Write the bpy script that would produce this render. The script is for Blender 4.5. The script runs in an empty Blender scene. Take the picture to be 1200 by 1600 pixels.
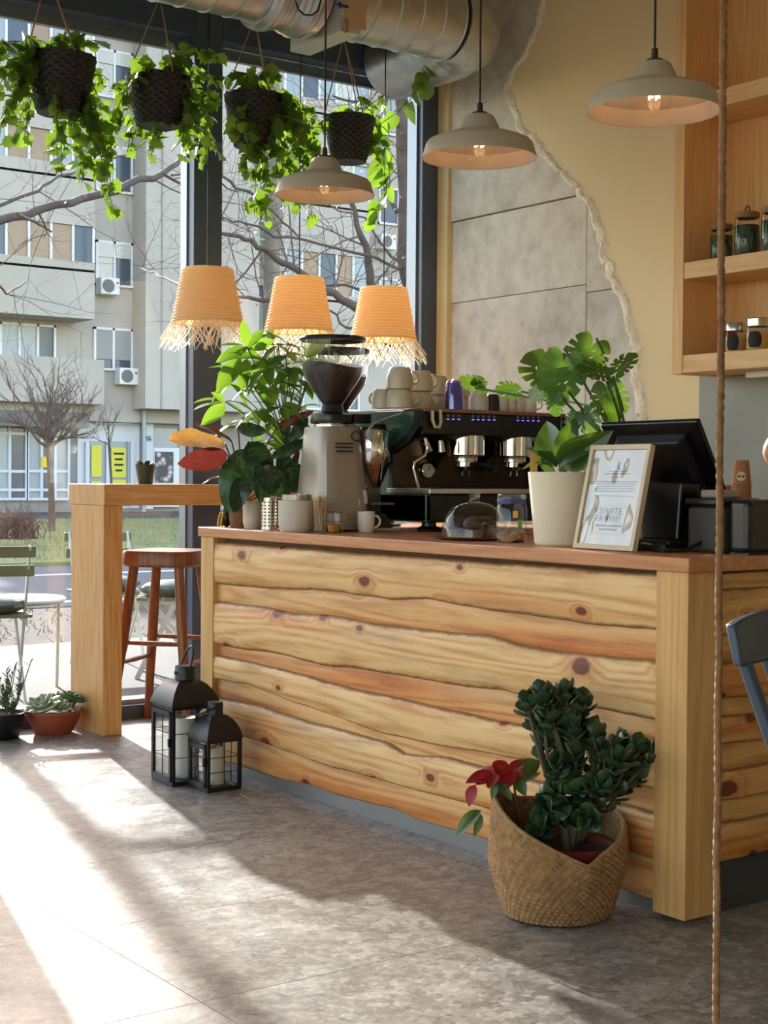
import bpy, bmesh, math, random
from mathutils import Vector, Matrix, noise
from math import sin, cos, pi, radians, atan2, sqrt

# ------------------------------------------------------------------ camera
sc = bpy.context.scene
COL = sc.collection
FPX = 2341.7
YAW, PIT, ROL = radians(54.097), radians(1.3238), radians(0.4419)
CAM = Vector((-2.81231586, -2.58330675, 1.12660966))

def ray(px, py):
    """direction of the photograph's pixel (1200 x 1600 frame)"""
    r3, u3 = (px - 600) / FPX, -(py - 800) / FPX
    c, s = cos(ROL), sin(ROL)
    r, u2 = c * r3 - s * u3, s * r3 + c * u3
    cp, sp = cos(PIT), sin(PIT)
    u, w = u2 * cp - sp, u2 * sp + cp
    return Vector((r * sin(YAW) + w * cos(YAW), -r * cos(YAW) + w * sin(YAW), u))

def at(px, py, x=None, y=None, z=None):
    """point where the pixel's ray meets the plane x=, y= or z="""
    d = ray(px, py)
    if x is not None: t = (x - CAM.x) / d.x
    elif y is not None: t = (y - CAM.y) / d.y
    else: t = (z - CAM.z) / d.z
    return CAM + d * t

cd = bpy.data.cameras.new('camera')
cam = bpy.data.objects.new('camera', cd)
COL.objects.link(cam)
fw = ray(600, 800).normalized()
rt = (ray(601, 800) - ray(600, 800)).normalized()
up = rt.cross(fw)
cam.matrix_world = Matrix(((rt.x, up.x, -fw.x, CAM.x), (rt.y, up.y, -fw.y, CAM.y), (rt.z, up.z, -fw.z, CAM.z), (0, 0, 0, 1)))
cd.sensor_fit = 'VERTICAL'
cd.sensor_height = 24
cd.lens = FPX * 24 / 1600
cd.clip_start, cd.clip_end = 0.05, 500
sc.camera = cam

# ------------------------------------------------------------------ sky and sun
SUN_DIR = Vector((0.573, 2.43, 1.0)).normalized()      # towards the sun
wd = bpy.data.worlds.new('sky')
sc.world = wd
wd.use_nodes = True
wn = wd.node_tree
wn.nodes.clear()
sk = wn.nodes.new('ShaderNodeTexSky')
sk.sky_type = 'NISHITA'
sk.sun_disc = False
sk.sun_elevation = math.asin(SUN_DIR.z)
sk.sun_rotation = atan2(SUN_DIR.x, SUN_DIR.y)
sk.air_density, sk.dust_density, sk.ozone_density = 1.0, 1.0, 1.5
bg = wn.nodes.new('ShaderNodeBackground')
bg.inputs['Strength'].default_value = 0.34
wo = wn.nodes.new('ShaderNodeOutputWorld')
haze = wn.nodes.new('ShaderNodeMix')           # thin winter haze whitens the whole sky evenly
haze.data_type, haze.blend_type = 'RGBA', 'MULTIPLY'
haze.inputs[0].default_value = 1.0
haze.inputs[7].default_value = (1.10, 0.95, 0.86, 1)
wn.links.new(sk.outputs[0], haze.inputs[6])
wn.links.new(haze.outputs[2], bg.inputs[0])
wn.links.new(bg.outputs[0], wo.inputs[0])
ld = bpy.data.lights.new('sun', 'SUN')
ld.energy = 3.8
ld.angle = radians(0.7)
ld.color = (1.0, 0.975, 0.94)
sun = bpy.data.objects.new('sun', ld)
COL.objects.link(sun)
sun.rotation_euler = SUN_DIR.to_track_quat('Z', 'Y').to_euler()
sun.location = (6, 20, 12)
vs = sc.view_settings
vs.view_transform = 'Standard'
vs.look = 'None'
vs.exposure = 1.54
vs.gamma = 1.0
vs.use_curve_mapping = False
sc.cycles.max_bounces = 14
sc.cycles.diffuse_bounces = 6
sc.cycles.transparent_max_bounces = 24
sc.cycles.caustics_reflective = False
sc.cycles.caustics_refractive = False
sc.cycles.sample_clamp_indirect = 6.0

# ------------------------------------------------------------------ materials
def rgb(r, g, b):
    f = lambda c: (c / 255 / 12.92) if c / 255 <= 0.04045 else ((c / 255 + 0.055) / 1.055) ** 2.4
    return (f(r), f(g), f(b), 1)

class NT:
    """tiny node-tree helper"""
    def __init__(s, name):
        s.m = bpy.data.materials.new(name)
        s.m.use_nodes = True
        s.t = s.m.node_tree
        s.t.nodes.clear()
        s.out = s.n('ShaderNodeOutputMaterial')
    def n(s, typ, **k):
        nd = s.t.nodes.new(typ)
        for a, v in k.items():
            if hasattr(nd, a) and a not in ('Scale',):
                setattr(nd, a, v)
            else:
                nd.inputs[a].default_value = v
        return nd
    def l(s, a, b): s.t.links.new(a, b)
    def bsdf(s, rough=0.5, metal=0.0, spec=0.5, col=None):
        b = s.n('ShaderNodeBsdfPrincipled')
        b.inputs['Roughness'].default_value = rough
        b.inputs['Metallic'].default_value = metal
        b.inputs['Specular IOR Level'].default_value = spec
        if col: b.inputs['Base Color'].default_value = col
        s.b = b
        return b
    def coords(s, rnd=True, scale=(1, 1, 1)):
        tc = s.n('ShaderNodeTexCoord')
        mp = s.n('ShaderNodeMapping')
        mp.inputs['Scale'].default_value = scale
        s.l(tc.outputs['Object'], mp.inputs['Vector'])
        if not rnd: return mp.outputs[0]
        oi = s.n('ShaderNodeObjectInfo')
        mu = s.n('ShaderNodeMath', operation='MULTIPLY')
        mu.inputs[1].default_value = 37.0
        s.l(oi.outputs['Random'], mu.inputs[0])
        ad = s.n('ShaderNodeVectorMath', operation='ADD')
        s.l(mp.outputs[0], ad.inputs[0])
        s.l(mu.outputs[0], ad.inputs[1])
        return ad.outputs[0]
    def noise(s, vec, scale, detail=4, rough=0.55, dist=0):
        nd = s.n('ShaderNodeTexNoise')
        nd.inputs['Scale'].default_value = scale
        nd.inputs['Detail'].default_value = detail
        nd.inputs['Roughness'].default_value = rough
        nd.inputs['Distortion'].default_value = dist
        s.l(vec, nd.inputs['Vector'])
        return nd.outputs['Fac']
    def ramp(s, fac, stops):
        r = s.n('ShaderNodeValToRGB')
        e = r.color_ramp.elements
        while len(e) < len(stops): e.new(0.5)
        for q, (p, c) in zip(e, stops):
            q.position = p
            q.color = c
        s.l(fac, r.inputs[0])
        return r.outputs[0]
    def mix(s, fac, a, b, mode='MIX'):
        m = s.n('ShaderNodeMix', data_type='RGBA', blend_type=mode)
        for sock, v in ((m.inputs[0], fac), (m.inputs[6], a), (m.inputs[7], b)):
            if isinstance(v, (float, int, tuple)): sock.default_value = v
            else: s.l(v, sock)
        return m.outputs[2]
    def math(s, op, a, b=None, clamp=False):
        m = s.n('ShaderNodeMath', operation=op)
        m.use_clamp = clamp
        for i, v in enumerate((a, b)):
            if v is None: continue
            if isinstance(v, (float, int)): m.inputs[i].default_value = v
            else: s.l(v, m.inputs[i])
        return m.outputs[0]
    def bump(s, h, strength=0.3, dist=0.01):
        bp = s.n('ShaderNodeBump')
        bp.inputs['Strength'].default_value = strength
        bp.inputs['Distance'].default_value = dist
        s.l(h, bp.inputs['Height'])
        s.l(bp.outputs[0], s.b.inputs['Normal'])
    def done(s, sh=None):
        s.l(sh or s.b.outputs[0], s.out.inputs[0])
        return s.m

def plain(name, c, rough=0.5, metal=0.0, spec=0.5, c2=None, scale=8.0, bump=0.0, bscale=60.0, emit=0.0, coat=0.0):
    t = NT(name)
    b = t.bsdf(rough, metal, spec, c)
    if c2 or bump:
        v = t.coords()
        if c2:
            t.l(t.ramp(t.noise(v, scale), [(0.3, c), (0.7, c2)]), b.inputs['Base Color'])
        if bump:
            t.bump(t.noise(v, bscale, 3), bump, 0.004)
    if emit:
        b.inputs['Emission Color'].default_value = c
        b.inputs['Emission Strength'].default_value = emit
    if coat:
        b.inputs['Coat Weight'].default_value = coat
        b.inputs['Coat Roughness'].default_value = 0.1
    return t.done()

def wood(name, light, dark, axis='y', scale=1.0, rough=0.45, knots=0.0, red=None, grey=None, contrast=0.5, bark=None):
    """long-grained timber, grain running along the given object axis"""
    t = NT(name)
    b = t.bsdf(rough, 0.0, 0.35)
    lo, ac = 0.55 * scale, 9.0 * scale
    sc3 = {'x': (lo, ac, ac), 'y': (ac, lo, ac), 'z': (ac, ac, lo)}[axis]
    v = t.coords(True, sc3)
    warp = t.noise(v, 0.55, 2, 0.5)
    h = t.math('MULTIPLY', warp, 9.0)
    if knots:
        kv = t.coords(True)
        sp = t.n('ShaderNodeSeparateXYZ')
        t.l(kv, sp.inputs[0])
        cb = t.n('ShaderNodeCombineXYZ')
        t.l(t.math('MULTIPLY', sp.outputs['X' if axis == 'x' else 'Y'], 2.6), cb.inputs[0])
        t.l(t.math('MULTIPLY', sp.outputs['Z'], 4.6), cb.inputs[1])
        vo = t.n('ShaderNodeTexVoronoi')
        vo.voronoi_dimensions = '2D'
        vo.inputs['Scale'].default_value = knots
        t.l(cb.outputs[0], vo.inputs['Vector'])
        kc = t.n('ShaderNodeSeparateColor')
        t.l(vo.outputs['Color'], kc.inputs[0])
        kd = t.math('MULTIPLY', vo.outputs['Distance'], t.math('ADD', 0.8, t.math('MULTIPLY', kc.outputs[0], 1.6)))
        d = t.math('ADD', kd, t.math('MULTIPLY', t.math('SUBTRACT', t.noise(kv, 22, 3), 0.5), 0.09))
        near = t.math('SUBTRACT', 1.0, t.math('MULTIPLY', d, 3.4), True)
        near = t.math('POWER', near, 2.0)
        h = t.math('ADD', h, t.math('MULTIPLY', near, 2.2))
    rings = t.math('FRACT', t.math('MULTIPLY', h, 1.6))
    tri = t.math('ABSOLUTE', t.math('SUBTRACT', rings, 0.45))
    fine = t.noise(v, 6.0, 5, 0.7)
    g = t.math('ADD', t.math('MULTIPLY', tri, contrast), t.math('MULTIPLY', fine, 0.85))
    c = t.ramp(g, [(0.32, dark), (0.66, light)])
    if red:
        big = t.noise(v, 0.9, 2)
        c = t.mix(t.math('MULTIPLY', t.ramp(big, [(0.48, (0, 0, 0, 1)), (0.62, (1, 1, 1, 1))]), 0.75), c, red, 'MULTIPLY')
    if grey:
        gv = t.coords(True, {'x': (0.8, 6, 6), 'y': (6, 0.8, 6), 'z': (6, 6, 0.8)}[axis])
        gn = t.noise(gv, 1.1, 5, 0.65)
        c = t.mix(t.math('MULTIPLY', t.ramp(gn, [(0.58, (0, 0, 0, 1)), (0.70, (1, 1, 1, 1))]), 0.6), c, grey)
    if bark:  # bark and painted shadow line along the board edges
        at_ = t.n('ShaderNodeAttribute')
        at_.attribute_name = 'edge'
        en = t.noise(t.coords(True), 22, 5, 0.65)
        e = t.math('ADD', at_.outputs['Fac'], t.math('MULTIPLY', t.math('SUBTRACT', en, 0.5), 0.9))
        c = t.mix(t.ramp(e, [(0.45, (0, 0, 0, 1)), (0.80, (0.85, 0.85, 0.85, 1))]), c, bark)
    if knots:
        halo = t.ramp(d, [(0.10, (1, 1, 1, 1)), (0.24, (0, 0, 0, 1))])
        c = t.mix(t.math('MULTIPLY', halo, 0.55), c, rgb(190, 112, 62), 'MIX')
        km = t.ramp(d, [(0.075, (1, 1, 1, 1)), (0.10, (0, 0, 0, 1))])
        c = t.mix(km, c, rgb(112, 56, 30))
    t.l(c, b.inputs['Base Color'])
    if knots:
        sv = t.coords(True, {'x': (60, 2, 5), 'y': (2, 60, 5), 'z': (2, 5, 60)}[axis])
        g = t.math('ADD', g, t.math('MULTIPLY', t.noise(sv, 0.7, 2), 0.6))
        t.bump(g, 0.3, 0.004)
    else:
        t.bump(g, 0.12, 0.003)
    return t.done()

def leafmat(name, c1, c2, trans=0.45, tcol=None, rough=0.4, spot=None):
    t = NT(name)
    b = t.bsdf(rough)
    oi = t.n('ShaderNodeObjectInfo')
    c = t.ramp(oi.outputs['Random'], [(0.0, c1), (1.0, c2)])
    if spot:
        v = t.coords(True)
        c = t.mix(t.ramp(t.noise(v, 14.0, 2), [(0.5, (0, 0, 0, 1)), (0.62, (1, 1, 1, 1))]), c, spot)
    t.l(c, b.inputs['Base Color'])
    tr = t.n('ShaderNodeBsdfTranslucent')
    if tcol: tr.inputs[0].default_value = tcol
    else: t.l(t.mix(0.65, c, (0.45, 0.75, 0.05, 1)), tr.inputs[0])
    mx = t.n('ShaderNodeMixShader')
    mx.inputs[0].default_value = trans
    t.l(b.outputs[0], mx.inputs[1])
    t.l(tr.outputs[0], mx.inputs[2])
    return t.done(mx.outputs[0])

def clear(name, tint=(1, 1, 1, 1), ior=1.45, rough=0.0, gain=1.0):
    """thin clear sheet: see-through with a mirror reflection that grows at grazing angles"""
    t = NT(name)
    tr = t.n('ShaderNodeBsdfTransparent')
    tr.inputs[0].default_value = tint
    gl = t.n('ShaderNodeBsdfGlossy')
    gl.inputs['Roughness'].default_value = rough
    lw = t.n('ShaderNodeLayerWeight')
    lw.inputs[0].default_value = 0.5
    f0 = ((ior - 1) / (ior + 1)) ** 2
    f = t.math('ADD', f0, t.math('MULTIPLY', t.math('POWER', lw.outputs['Facing'], 5.0), 1 - f0))
    f = t.math('MULTIPLY', f, gain, True)
    mx = t.n('ShaderNodeMixShader')
    t.l(f, mx.inputs[0])
    t.l(tr.outputs[0], mx.inputs[1])
    t.l(gl.outputs[0], mx.inputs[2])
    return t.done(mx.outputs[0])

def straw(name, c1, c2, trans=0.45, scale=90.0):
    t = NT(name)
    b = t.bsdf(0.6)
    v = t.coords(False)
    c = t.ramp(t.noise(v, scale, 3), [(0.3, c1), (0.7, c2)])
    t.l(c, b.inputs['Base Color'])
    t.bump(t.noise(v, scale, 2), 0.4, 0.003)
    tr = t.n('ShaderNodeBsdfTranslucent')
    t.l(c, tr.inputs[0])
    mx = t.n('ShaderNodeMixShader')
    mx.inputs[0].default_value = trans
    t.l(b.outputs[0], mx.inputs[1])
    t.l(tr.outputs[0], mx.inputs[2])
    return t.done(mx.outputs[0])

# ------------------------------------------------------------------ mesh helpers
def frames(pts):
    """parallel-transported frames along a polyline"""
    out = []
    n = len(pts)
    tprev = None
    for i in range(n):
        a, b = pts[max(0, i - 1)], pts[min(n - 1, i + 1)]
        t = (b - a).normalized()
        if tprev is None:
            ref = Vector((0, 0, 1)) if abs(t.z) < 0.9 else Vector((1, 0, 0))
            u = t.cross(ref).normalized()
        else:
            u = (u - t * u.dot(t))
            u = u.normalized() if u.length > 1e-6 else t.orthogonal().normalized()
        tprev = t
        out.append((t, u, t.cross(u)))
    return out

class MB:
    def __init__(s): s.v, s.f = [], []
    def add(s, vs, fs):
        o = len(s.v)
        s.v += [Vector(q) for q in vs]
        s.f += [tuple(i + o for i in f) for f in fs]
        return s
    def box(s, x0, x1, y0, y1, z0, z1):
        vs = [(x, y, z) for z in (z0, z1) for y in (y0, y1) for x in (x0, x1)]
        return s.add(vs, [(0, 2, 3, 1), (4, 5, 7, 6), (0, 1, 5, 4), (2, 6, 7, 3), (0, 4, 6, 2), (1, 3, 7, 5)])
    def cbox(s, c, sx, sy, sz, rz=0.0):
        m = Matrix.Translation(Vector(c)) @ Matrix.Rotation(rz, 4, 'Z')
        vs = [m @ Vector((x * sx / 2, y * sy / 2, z * sz / 2)) for z in (-1, 1) for y in (-1, 1) for x in (-1, 1)]
        return s.add(vs, [(0, 2, 3, 1), (4, 5, 7, 6), (0, 1, 5, 4), (2, 6, 7, 3), (0, 4, 6, 2), (1, 3, 7, 5)])
    def hexa(s, bot, top):
        """eight-corner solid from a lower and an upper quad (same winding, counter-clockwise from above)"""
        return s.add(list(bot) + list(top), [(3, 2, 1, 0), (4, 5, 6, 7), (0, 1, 5, 4), (1, 2, 6, 5), (2, 3, 7, 6), (3, 0, 4, 7)])
    def beam(s, a, b, w, h, upv=(0, 0, 1)):
        a, b = Vector(a), Vector(b)
        t = (b - a).normalized()
        u = t.cross(Vector(upv))
        u = u.normalized() if u.length > 1e-5 else t.orthogonal().normalized()
        q = u.cross(t)
        c = [(-1, -1), (1, -1), (1, 1), (-1, 1)]
        return s.hexa([a + u * i * w / 2 + q * j * h / 2 for i, j in c], [b + u * i * w / 2 + q * j * h / 2 for i, j in c])
    def tube(s, pts, r, n=8, caps=True, closed=False):
        pts = [Vector(p) for p in pts]
        rs = r if isinstance(r, (list, tuple)) else [r] * len(pts)
        o = len(s.v)
        for p, (t, u, w), rr in zip(pts, frames(pts), rs):
            for k in range(n):
                a = 2 * pi * k / n
                s.v.append(p + u * cos(a) * rr + w * sin(a) * rr)
        m = len(pts)
        for i in range(m - 1 + (1 if closed else 0)):
            for k in range(n):
                a, b = o + i * n, o + ((i + 1) % m) * n
                s.f.append((a + k, b + k, b + (k + 1) % n, a + (k + 1) % n))
        if caps and not closed:
            s.f.append(tuple(o + k for k in range(n)))
            s.f.append(tuple(o + (m - 1) * n + k for k in reversed(range(n))))
        return s
    def cyl(s, a, b, r0, r1=None, n=16): return s.tube([a, b], [r0, r0 if r1 is None else r1], n)
    def lathe(s, prof, c=(0, 0, 0), n=32, fn=None, close=False):
        """revolve (r, z) pairs round the vertical through c; fn(r, z, angle, row) -> r may ripple it"""
        c = Vector(c)
        o = len(s.v)
        for i, (r, z) in enumerate(prof):
            for k in range(n):
                a = 2 * pi * k / n
                q = fn(r, z, a, i) if fn else r
                if isinstance(q, tuple): q, z2 = q
                else: z2 = z
                s.v.append(c + Vector((q * cos(a), q * sin(a), z2)))
        m = len(prof)
        for i in range(m - 1 + (1 if close else 0)):
            for k in range(n):
                a, b = o + i * n, o + ((i + 1) % m) * n
                s.f.append((a + k, a + (k + 1) % n, b + (k + 1) % n, b + k))
        if not close:
            if prof[0][0] > 1e-5: s.f.append(tuple(o + k for k in reversed(range(n)))) if prof[0][0] < 9 and getattr(s, 'capb', False) else None
        return s
    def disc(s, c, r, n=24, up=True):
        c = Vector(c)
        vs = [c + Vector((r * cos(2 * pi * k / n), r * sin(2 * pi * k / n), 0)) for k in range(n)]
        f = tuple(range(n))
        return s.add(vs, [f if up else f[::-1]])
    def prism(s, poly, off):
        """closed polygon (3-D points) extruded by the vector off"""
        n = len(poly)
        off = Vector(off)
        vs = [Vector(p) for p in poly] + [Vector(p) + off for p in poly]
        fs = [tuple(range(n))[::-1], tuple(range(n, 2 * n))]
        fs += [(i, (i + 1) % n, n + (i + 1) % n, n + i) for i in range(n)]
        return s.add(vs, fs)
    def ball(s, c, r, n=10, sx=1, sy=1, sz=1, fn=None):
        c = Vector(c)
        o = len(s.v)
        m = max(4, n // 2 + 1)
        for i in range(m + 1):
            th = pi * i / m
            for k in range(n):
                a = 2 * pi * k / n
                d = Vector((sin(th) * cos(a), sin(th) * sin(a), -cos(th)))
                q = r * (fn(d) if fn else 1)
                s.v.append(c + Vector((d.x * sx, d.y * sy, d.z * sz)) * q)
        for i in range(m):
            for k in range(n):
                a, b = o + i * n, o + (i + 1) * n
                s.f.append((a + k, a + (k + 1) % n, b + (k + 1) % n, b + k))
        return s
    def mesh(s, name, mat=None, smooth=True, origin=None):
        o = Vector(origin) if origin is not None else Vector((0, 0, 0))
        me = bpy.data.meshes.new(name)
        me.from_pydata([tuple(p - o) for p in s.v], [], s.f)
        if mat: me.materials.append(mat)
        if smooth:
            me.polygons.foreach_set('use_smooth', [True] * len(me.polygons))
            me.set_sharp_from_angle(angle=radians(38))
        me.update()
        return me

def wloc(o):
    p = Vector((0, 0, 0))
    while o is not None:
        p += o.location
        o = o.parent
    return p

def tag(o, label=None, cat=None, group=None, kind=None):
    if label: o['label'] = label
    if cat: o['category'] = cat
    if group: o['group'] = group
    if kind: o['kind'] = kind
    return o

def thing(name, loc, label=None, cat=None, group=None, kind=None):
    o = bpy.data.objects.new(name, None)
    o.empty_display_size = 0.05
    COL.objects.link(o)
    o.location = loc
    return tag(o, label, cat, group, kind)

def link(name, me, parent=None, loc=None):
    o = bpy.data.objects.new(name, me)
    COL.objects.link(o)
    if parent: o.parent = parent
    if loc is not None: o.location = loc
    return o

def part(name, mb, mat, parent, smooth=True, bevel=0.0, kind=None, label=None, seg=2):
    """mesh built in world coordinates, made a child of parent"""
    o = link(name, mb.mesh(name, mat, smooth, wloc(parent)), parent)
    if bevel:
        b = o.modifiers.new('bevel', 'BEVEL')
        b.width, b.segments, b.limit_method = bevel, seg, 'ANGLE'
    return tag(o, label, None, None, kind)

def single(name, mb, mat, label, cat, group=None, kind=None, smooth=True, bevel=0.0):
    """a thing that is one mesh, its origin at the middle of its base"""
    xs, ys, zs = zip(*[tuple(p) for p in mb.v])
    o = Vector(((min(xs) + max(xs)) / 2, (min(ys) + max(ys)) / 2, min(zs)))
    ob = link(name, mb.mesh(name, mat, smooth, o), None, o)
    if bevel:
        b = ob.modifiers.new('bevel', 'BEVEL')
        b.width, b.segments, b.limit_method = bevel, 2, 'ANGLE'
    return tag(ob, label, cat, group, kind)

def solid(o, th, off=0.0):
    m = o.modifiers.new('thick', 'SOLIDIFY')
    m.thickness, m.offset = th, off
    return o

def text_mesh(body, size, mat, parent, mtx, name='lettering', align='CENTER', space=1.0):
    cu = bpy.data.curves.new(name, 'FONT')
    cu.body, cu.size, cu.align_x, cu.align_y = body, size, align, 'CENTER'
    cu.resolution_u = 2
    cu.space_character = space
    tmp = bpy.data.objects.new('tmp_text', cu)
    COL.objects.link(tmp)
    dg = bpy.context.evaluated_depsgraph_get()
    me = bpy.data.meshes.new_from_object(tmp.evaluated_get(dg))
    bpy.data.objects.remove(tmp)
    bpy.data.curves.remove(cu)
    me.materials.clear()
    me.materials.append(mat)
    me.transform(mtx)
    if parent: me.transform(Matrix.Translation(-wloc(parent)))
    return link(name, me, parent)

def basis(x, y, z, o):
    return Matrix(((x.x, y.x, z.x, o.x), (x.y, y.y, z.y, o.y), (x.z, y.z, z.z, o.z), (0, 0, 0, 1)))

def aim(base, d, nrm, length, width=1.0):
    """matrix that lays a unit leaf (along +Y, face +Z) from base along d with its face towards nrm"""
    y = d.normalized()
    x = y.cross(nrm)
    x = x.normalized() if x.length > 1e-5 else y.orthogonal().normalized()
    z = x.cross(y)
    return basis(x * length * width, y * length, z * length, base)

def put_leaf(me, parent, base, d, nrm, length, width=1.0, name='leaf'):
    o = link(name, me, parent)
    o.matrix_local = Matrix.Translation(-wloc(parent)) @ aim(base, d, nrm, length, width)
    return o
# ------------------------------------------------------------------ shared materials
M = {}
BARK_SHADE = rgb(128, 98, 66)  # edge tone: bark plus the shadow lines between boards, put into the colour
M['pine'] = wood('pine_board', rgb(230, 186, 126), rgb(192, 136, 76), 'y', 1.0, 0.5, 1.0, rgb(240, 190, 150), rgb(160, 142, 116), 0.6, BARK_SHADE)
M['pine_r'] = wood('pine_board_red', rgb(226, 174, 112), rgb(188, 122, 68), 'y', 1.0, 0.5, 0.9, rgb(240, 190, 156), rgb(170, 146, 116), 0.6, BARK_SHADE)
M['pine_x'] = wood('pine_board_end', rgb(214, 166, 100), rgb(176, 118, 62), 'x', 1.0, 0.5, 1.0, rgb(238, 186, 146), rgb(150, 132, 108), 0.5, BARK_SHADE)
M['post'] = wood('planed_post', rgb(216, 170, 108), rgb(194, 144, 84), 'z', 0.8, 0.42, 0, None, None, 0.4)
M['beech'] = wood('beech_worktop', rgb(204, 142, 96), rgb(176, 112, 70), 'y', 1.2, 0.35, 0, None, None, 0.3)
M['bar_z'] = wood('bar_leg_wood', rgb(222, 168, 106), rgb(196, 136, 78), 'z', 1.6, 0.3, 0, None, None, 0.35)
M['bar_x'] = wood('bar_top_wood', rgb(222, 166, 104), rgb(196, 136, 78), 'x', 1.6, 0.28, 0, None, None, 0.35)
M['stool'] = wood('stool_wood', rgb(152, 92, 52), rgb(112, 62, 34), 'z', 1.4, 0.35, 0, None, None, 0.3)
M['shelf'] = wood('shelf_oak', rgb(238, 196, 138), rgb(220, 174, 116), 'z', 1.0, 0.45, 0, None, None, 0.3)
M['shelf_y'] = wood('shelf_board_oak', rgb(238, 198, 142), rgb(220, 176, 120), 'y', 1.0, 0.45, 0, None, None, 0.3)
M['frame'] = plain('window_frame_paint', rgb(74, 88, 110), 0.35)
M['frame_lt'] = plain('window_frame_alu', rgb(150, 156, 164), 0.3, 0.4)
M['black'] = plain('black_paint', rgb(13, 13, 15), 0.45)
M['blackgloss'] = plain('black_plastic', rgb(10, 10, 11), 0.28)
M['steel'] = plain('brushed_steel', rgb(200, 196, 190), 0.25, 1.0)
M['chrome'] = plain('chrome', rgb(225, 222, 218), 0.08, 1.0)
M['zinc'] = plain('galvanised_duct', rgb(206, 208, 206), 0.4, 0.9, c2=rgb(180, 182, 180), scale=14)
M['white'] = plain('white_ceramic', rgb(226, 220, 208), 0.35)
M['glass'] = clear('window_glass', (0.96, 0.975, 0.97, 1), 1.45)
M['ware'] = clear('clear_glass', (0.97, 0.98, 0.98, 1), 1.5, 0.01, 1.2)
M['soil'] = plain('potting_soil', rgb(46, 34, 26), 0.9, c2=rgb(70, 54, 40), scale=60, bump=0.6)
M['terracotta'] = plain('terracotta', rgb(166, 82, 52), 0.6, c2=rgb(146, 70, 44), scale=6)
M['stem'] = plain('green_stem', rgb(78, 96, 44), 0.6)
M['bark'] = plain('tree_bark', rgb(106, 92, 82), 0.9, c2=rgb(76, 65, 58), scale=5, bump=0.5, bscale=30)
M['twig'] = plain('twig_bark', rgb(112, 92, 84), 0.9)
M['jute'] = plain('jute_fibre', rgb(186, 146, 98), 0.85, c2=rgb(150, 110, 70), scale=50, bump=0.6, bscale=300)
M['cord'] = plain('jute_cord', rgb(178, 150, 110), 0.9)
M['ink'] = plain('printed_ink', rgb(36, 34, 32), 0.7)
M['beige'] = plain('beige_paint', rgb(240, 222, 178), 0.75, c2=rgb(234, 216, 172), scale=1.2, bump=0.08, bscale=40)
M['cream'] = plain('cream_paint', rgb(226, 218, 200), 0.8)

def stone():
    t = NT('grey_stone_tile')
    b = t.bsdf(0.34, 0, 0.5)
    v = t.coords(True)
    base = t.ramp(t.noise(v, 2.6, 6, 0.62), [(0.36, rgb(114, 107, 100)), (0.64, rgb(142, 135, 127))])
    for scale, f, wscale, wamp in ((15, 0.42, 18, 0.11), (34, 0.34, 40, 0.05), (80, 0.25, 80, 0.02)):
        nz = t.n('ShaderNodeTexNoise')
        nz.inputs['Scale'].default_value = wscale
        nz.inputs['Detail'].default_value = 4
        t.l(v, nz.inputs['Vector'])
        sc_ = t.n('ShaderNodeVectorMath', operation='SCALE')
        sc_.inputs['Scale'].default_value = wamp
        t.l(nz.outputs['Color'], sc_.inputs[0])
        vd = t.n('ShaderNodeVectorMath', operation='ADD')
        t.l(v, vd.inputs[0])
        t.l(sc_.outputs[0], vd.inputs[1])
        vo = t.n('ShaderNodeTexVoronoi')
        vo.inputs['Scale'].default_value = scale
        t.l(vd.outputs[0], vo.inputs['Vector'])
        sp = t.n('ShaderNodeSeparateColor')
        t.l(vo.outputs['Color'], sp.inputs[0])
        tone = t.ramp(sp.outputs[0], [(0.0, rgb(62, 57, 54)), (0.18, rgb(100, 93, 87)), (0.6, rgb(138, 131, 123)), (0.95, rgb(192, 186, 177))])
        base = t.mix(f, base, tone)
    t.l(base, b.inputs['Base Color'])
    t.l(t.ramp(t.noise(v, 5, 3), [(0.3, (0.28, 0.28, 0.28, 1)), (0.7, (0.44, 0.44, 0.44, 1))]), b.inputs['Roughness'])
    return t.done()
M['stone'] = stone()

def concrete():
    t = NT('raw_concrete')
    b = t.bsdf(0.8)
    v = t.coords(True)
    big = t.noise(v, 1.3, 6, 0.65)
    sm = t.noise(v, 11, 5, 0.6)
    c = t.ramp(t.math('ADD', t.math('MULTIPLY', big, 0.6), t.math('MULTIPLY', sm, 0.4)), [(0.34, rgb(182, 178, 166)), (0.5, rgb(214, 210, 197)), (0.66, rgb(232, 229, 217))])
    vo = t.n('ShaderNodeTexVoronoi')
    vo.inputs['Scale'].default_value = 13
    t.l(v, vo.inputs['Vector'])
    pit = t.ramp(vo.outputs['Distance'], [(0.05, (1, 1, 1, 1)), (0.085, (0, 0, 0, 1))])
    c = t.mix(t.math('MULTIPLY', pit, 0.5), c, rgb(126, 118, 104))
    t.l(c, b.inputs['Base Color'])
    t.bump(t.math('SUBTRACT', sm, t.math('MULTIPLY', pit, 0.5)), 0.3, 0.01)
    return t.done()
M['concrete'] = concrete()
M['backsplash'] = plain('grey_green_wall', rgb(140, 146, 138), 0.5, c2=rgb(166, 172, 164), scale=1.6, bump=0.05)

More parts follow.
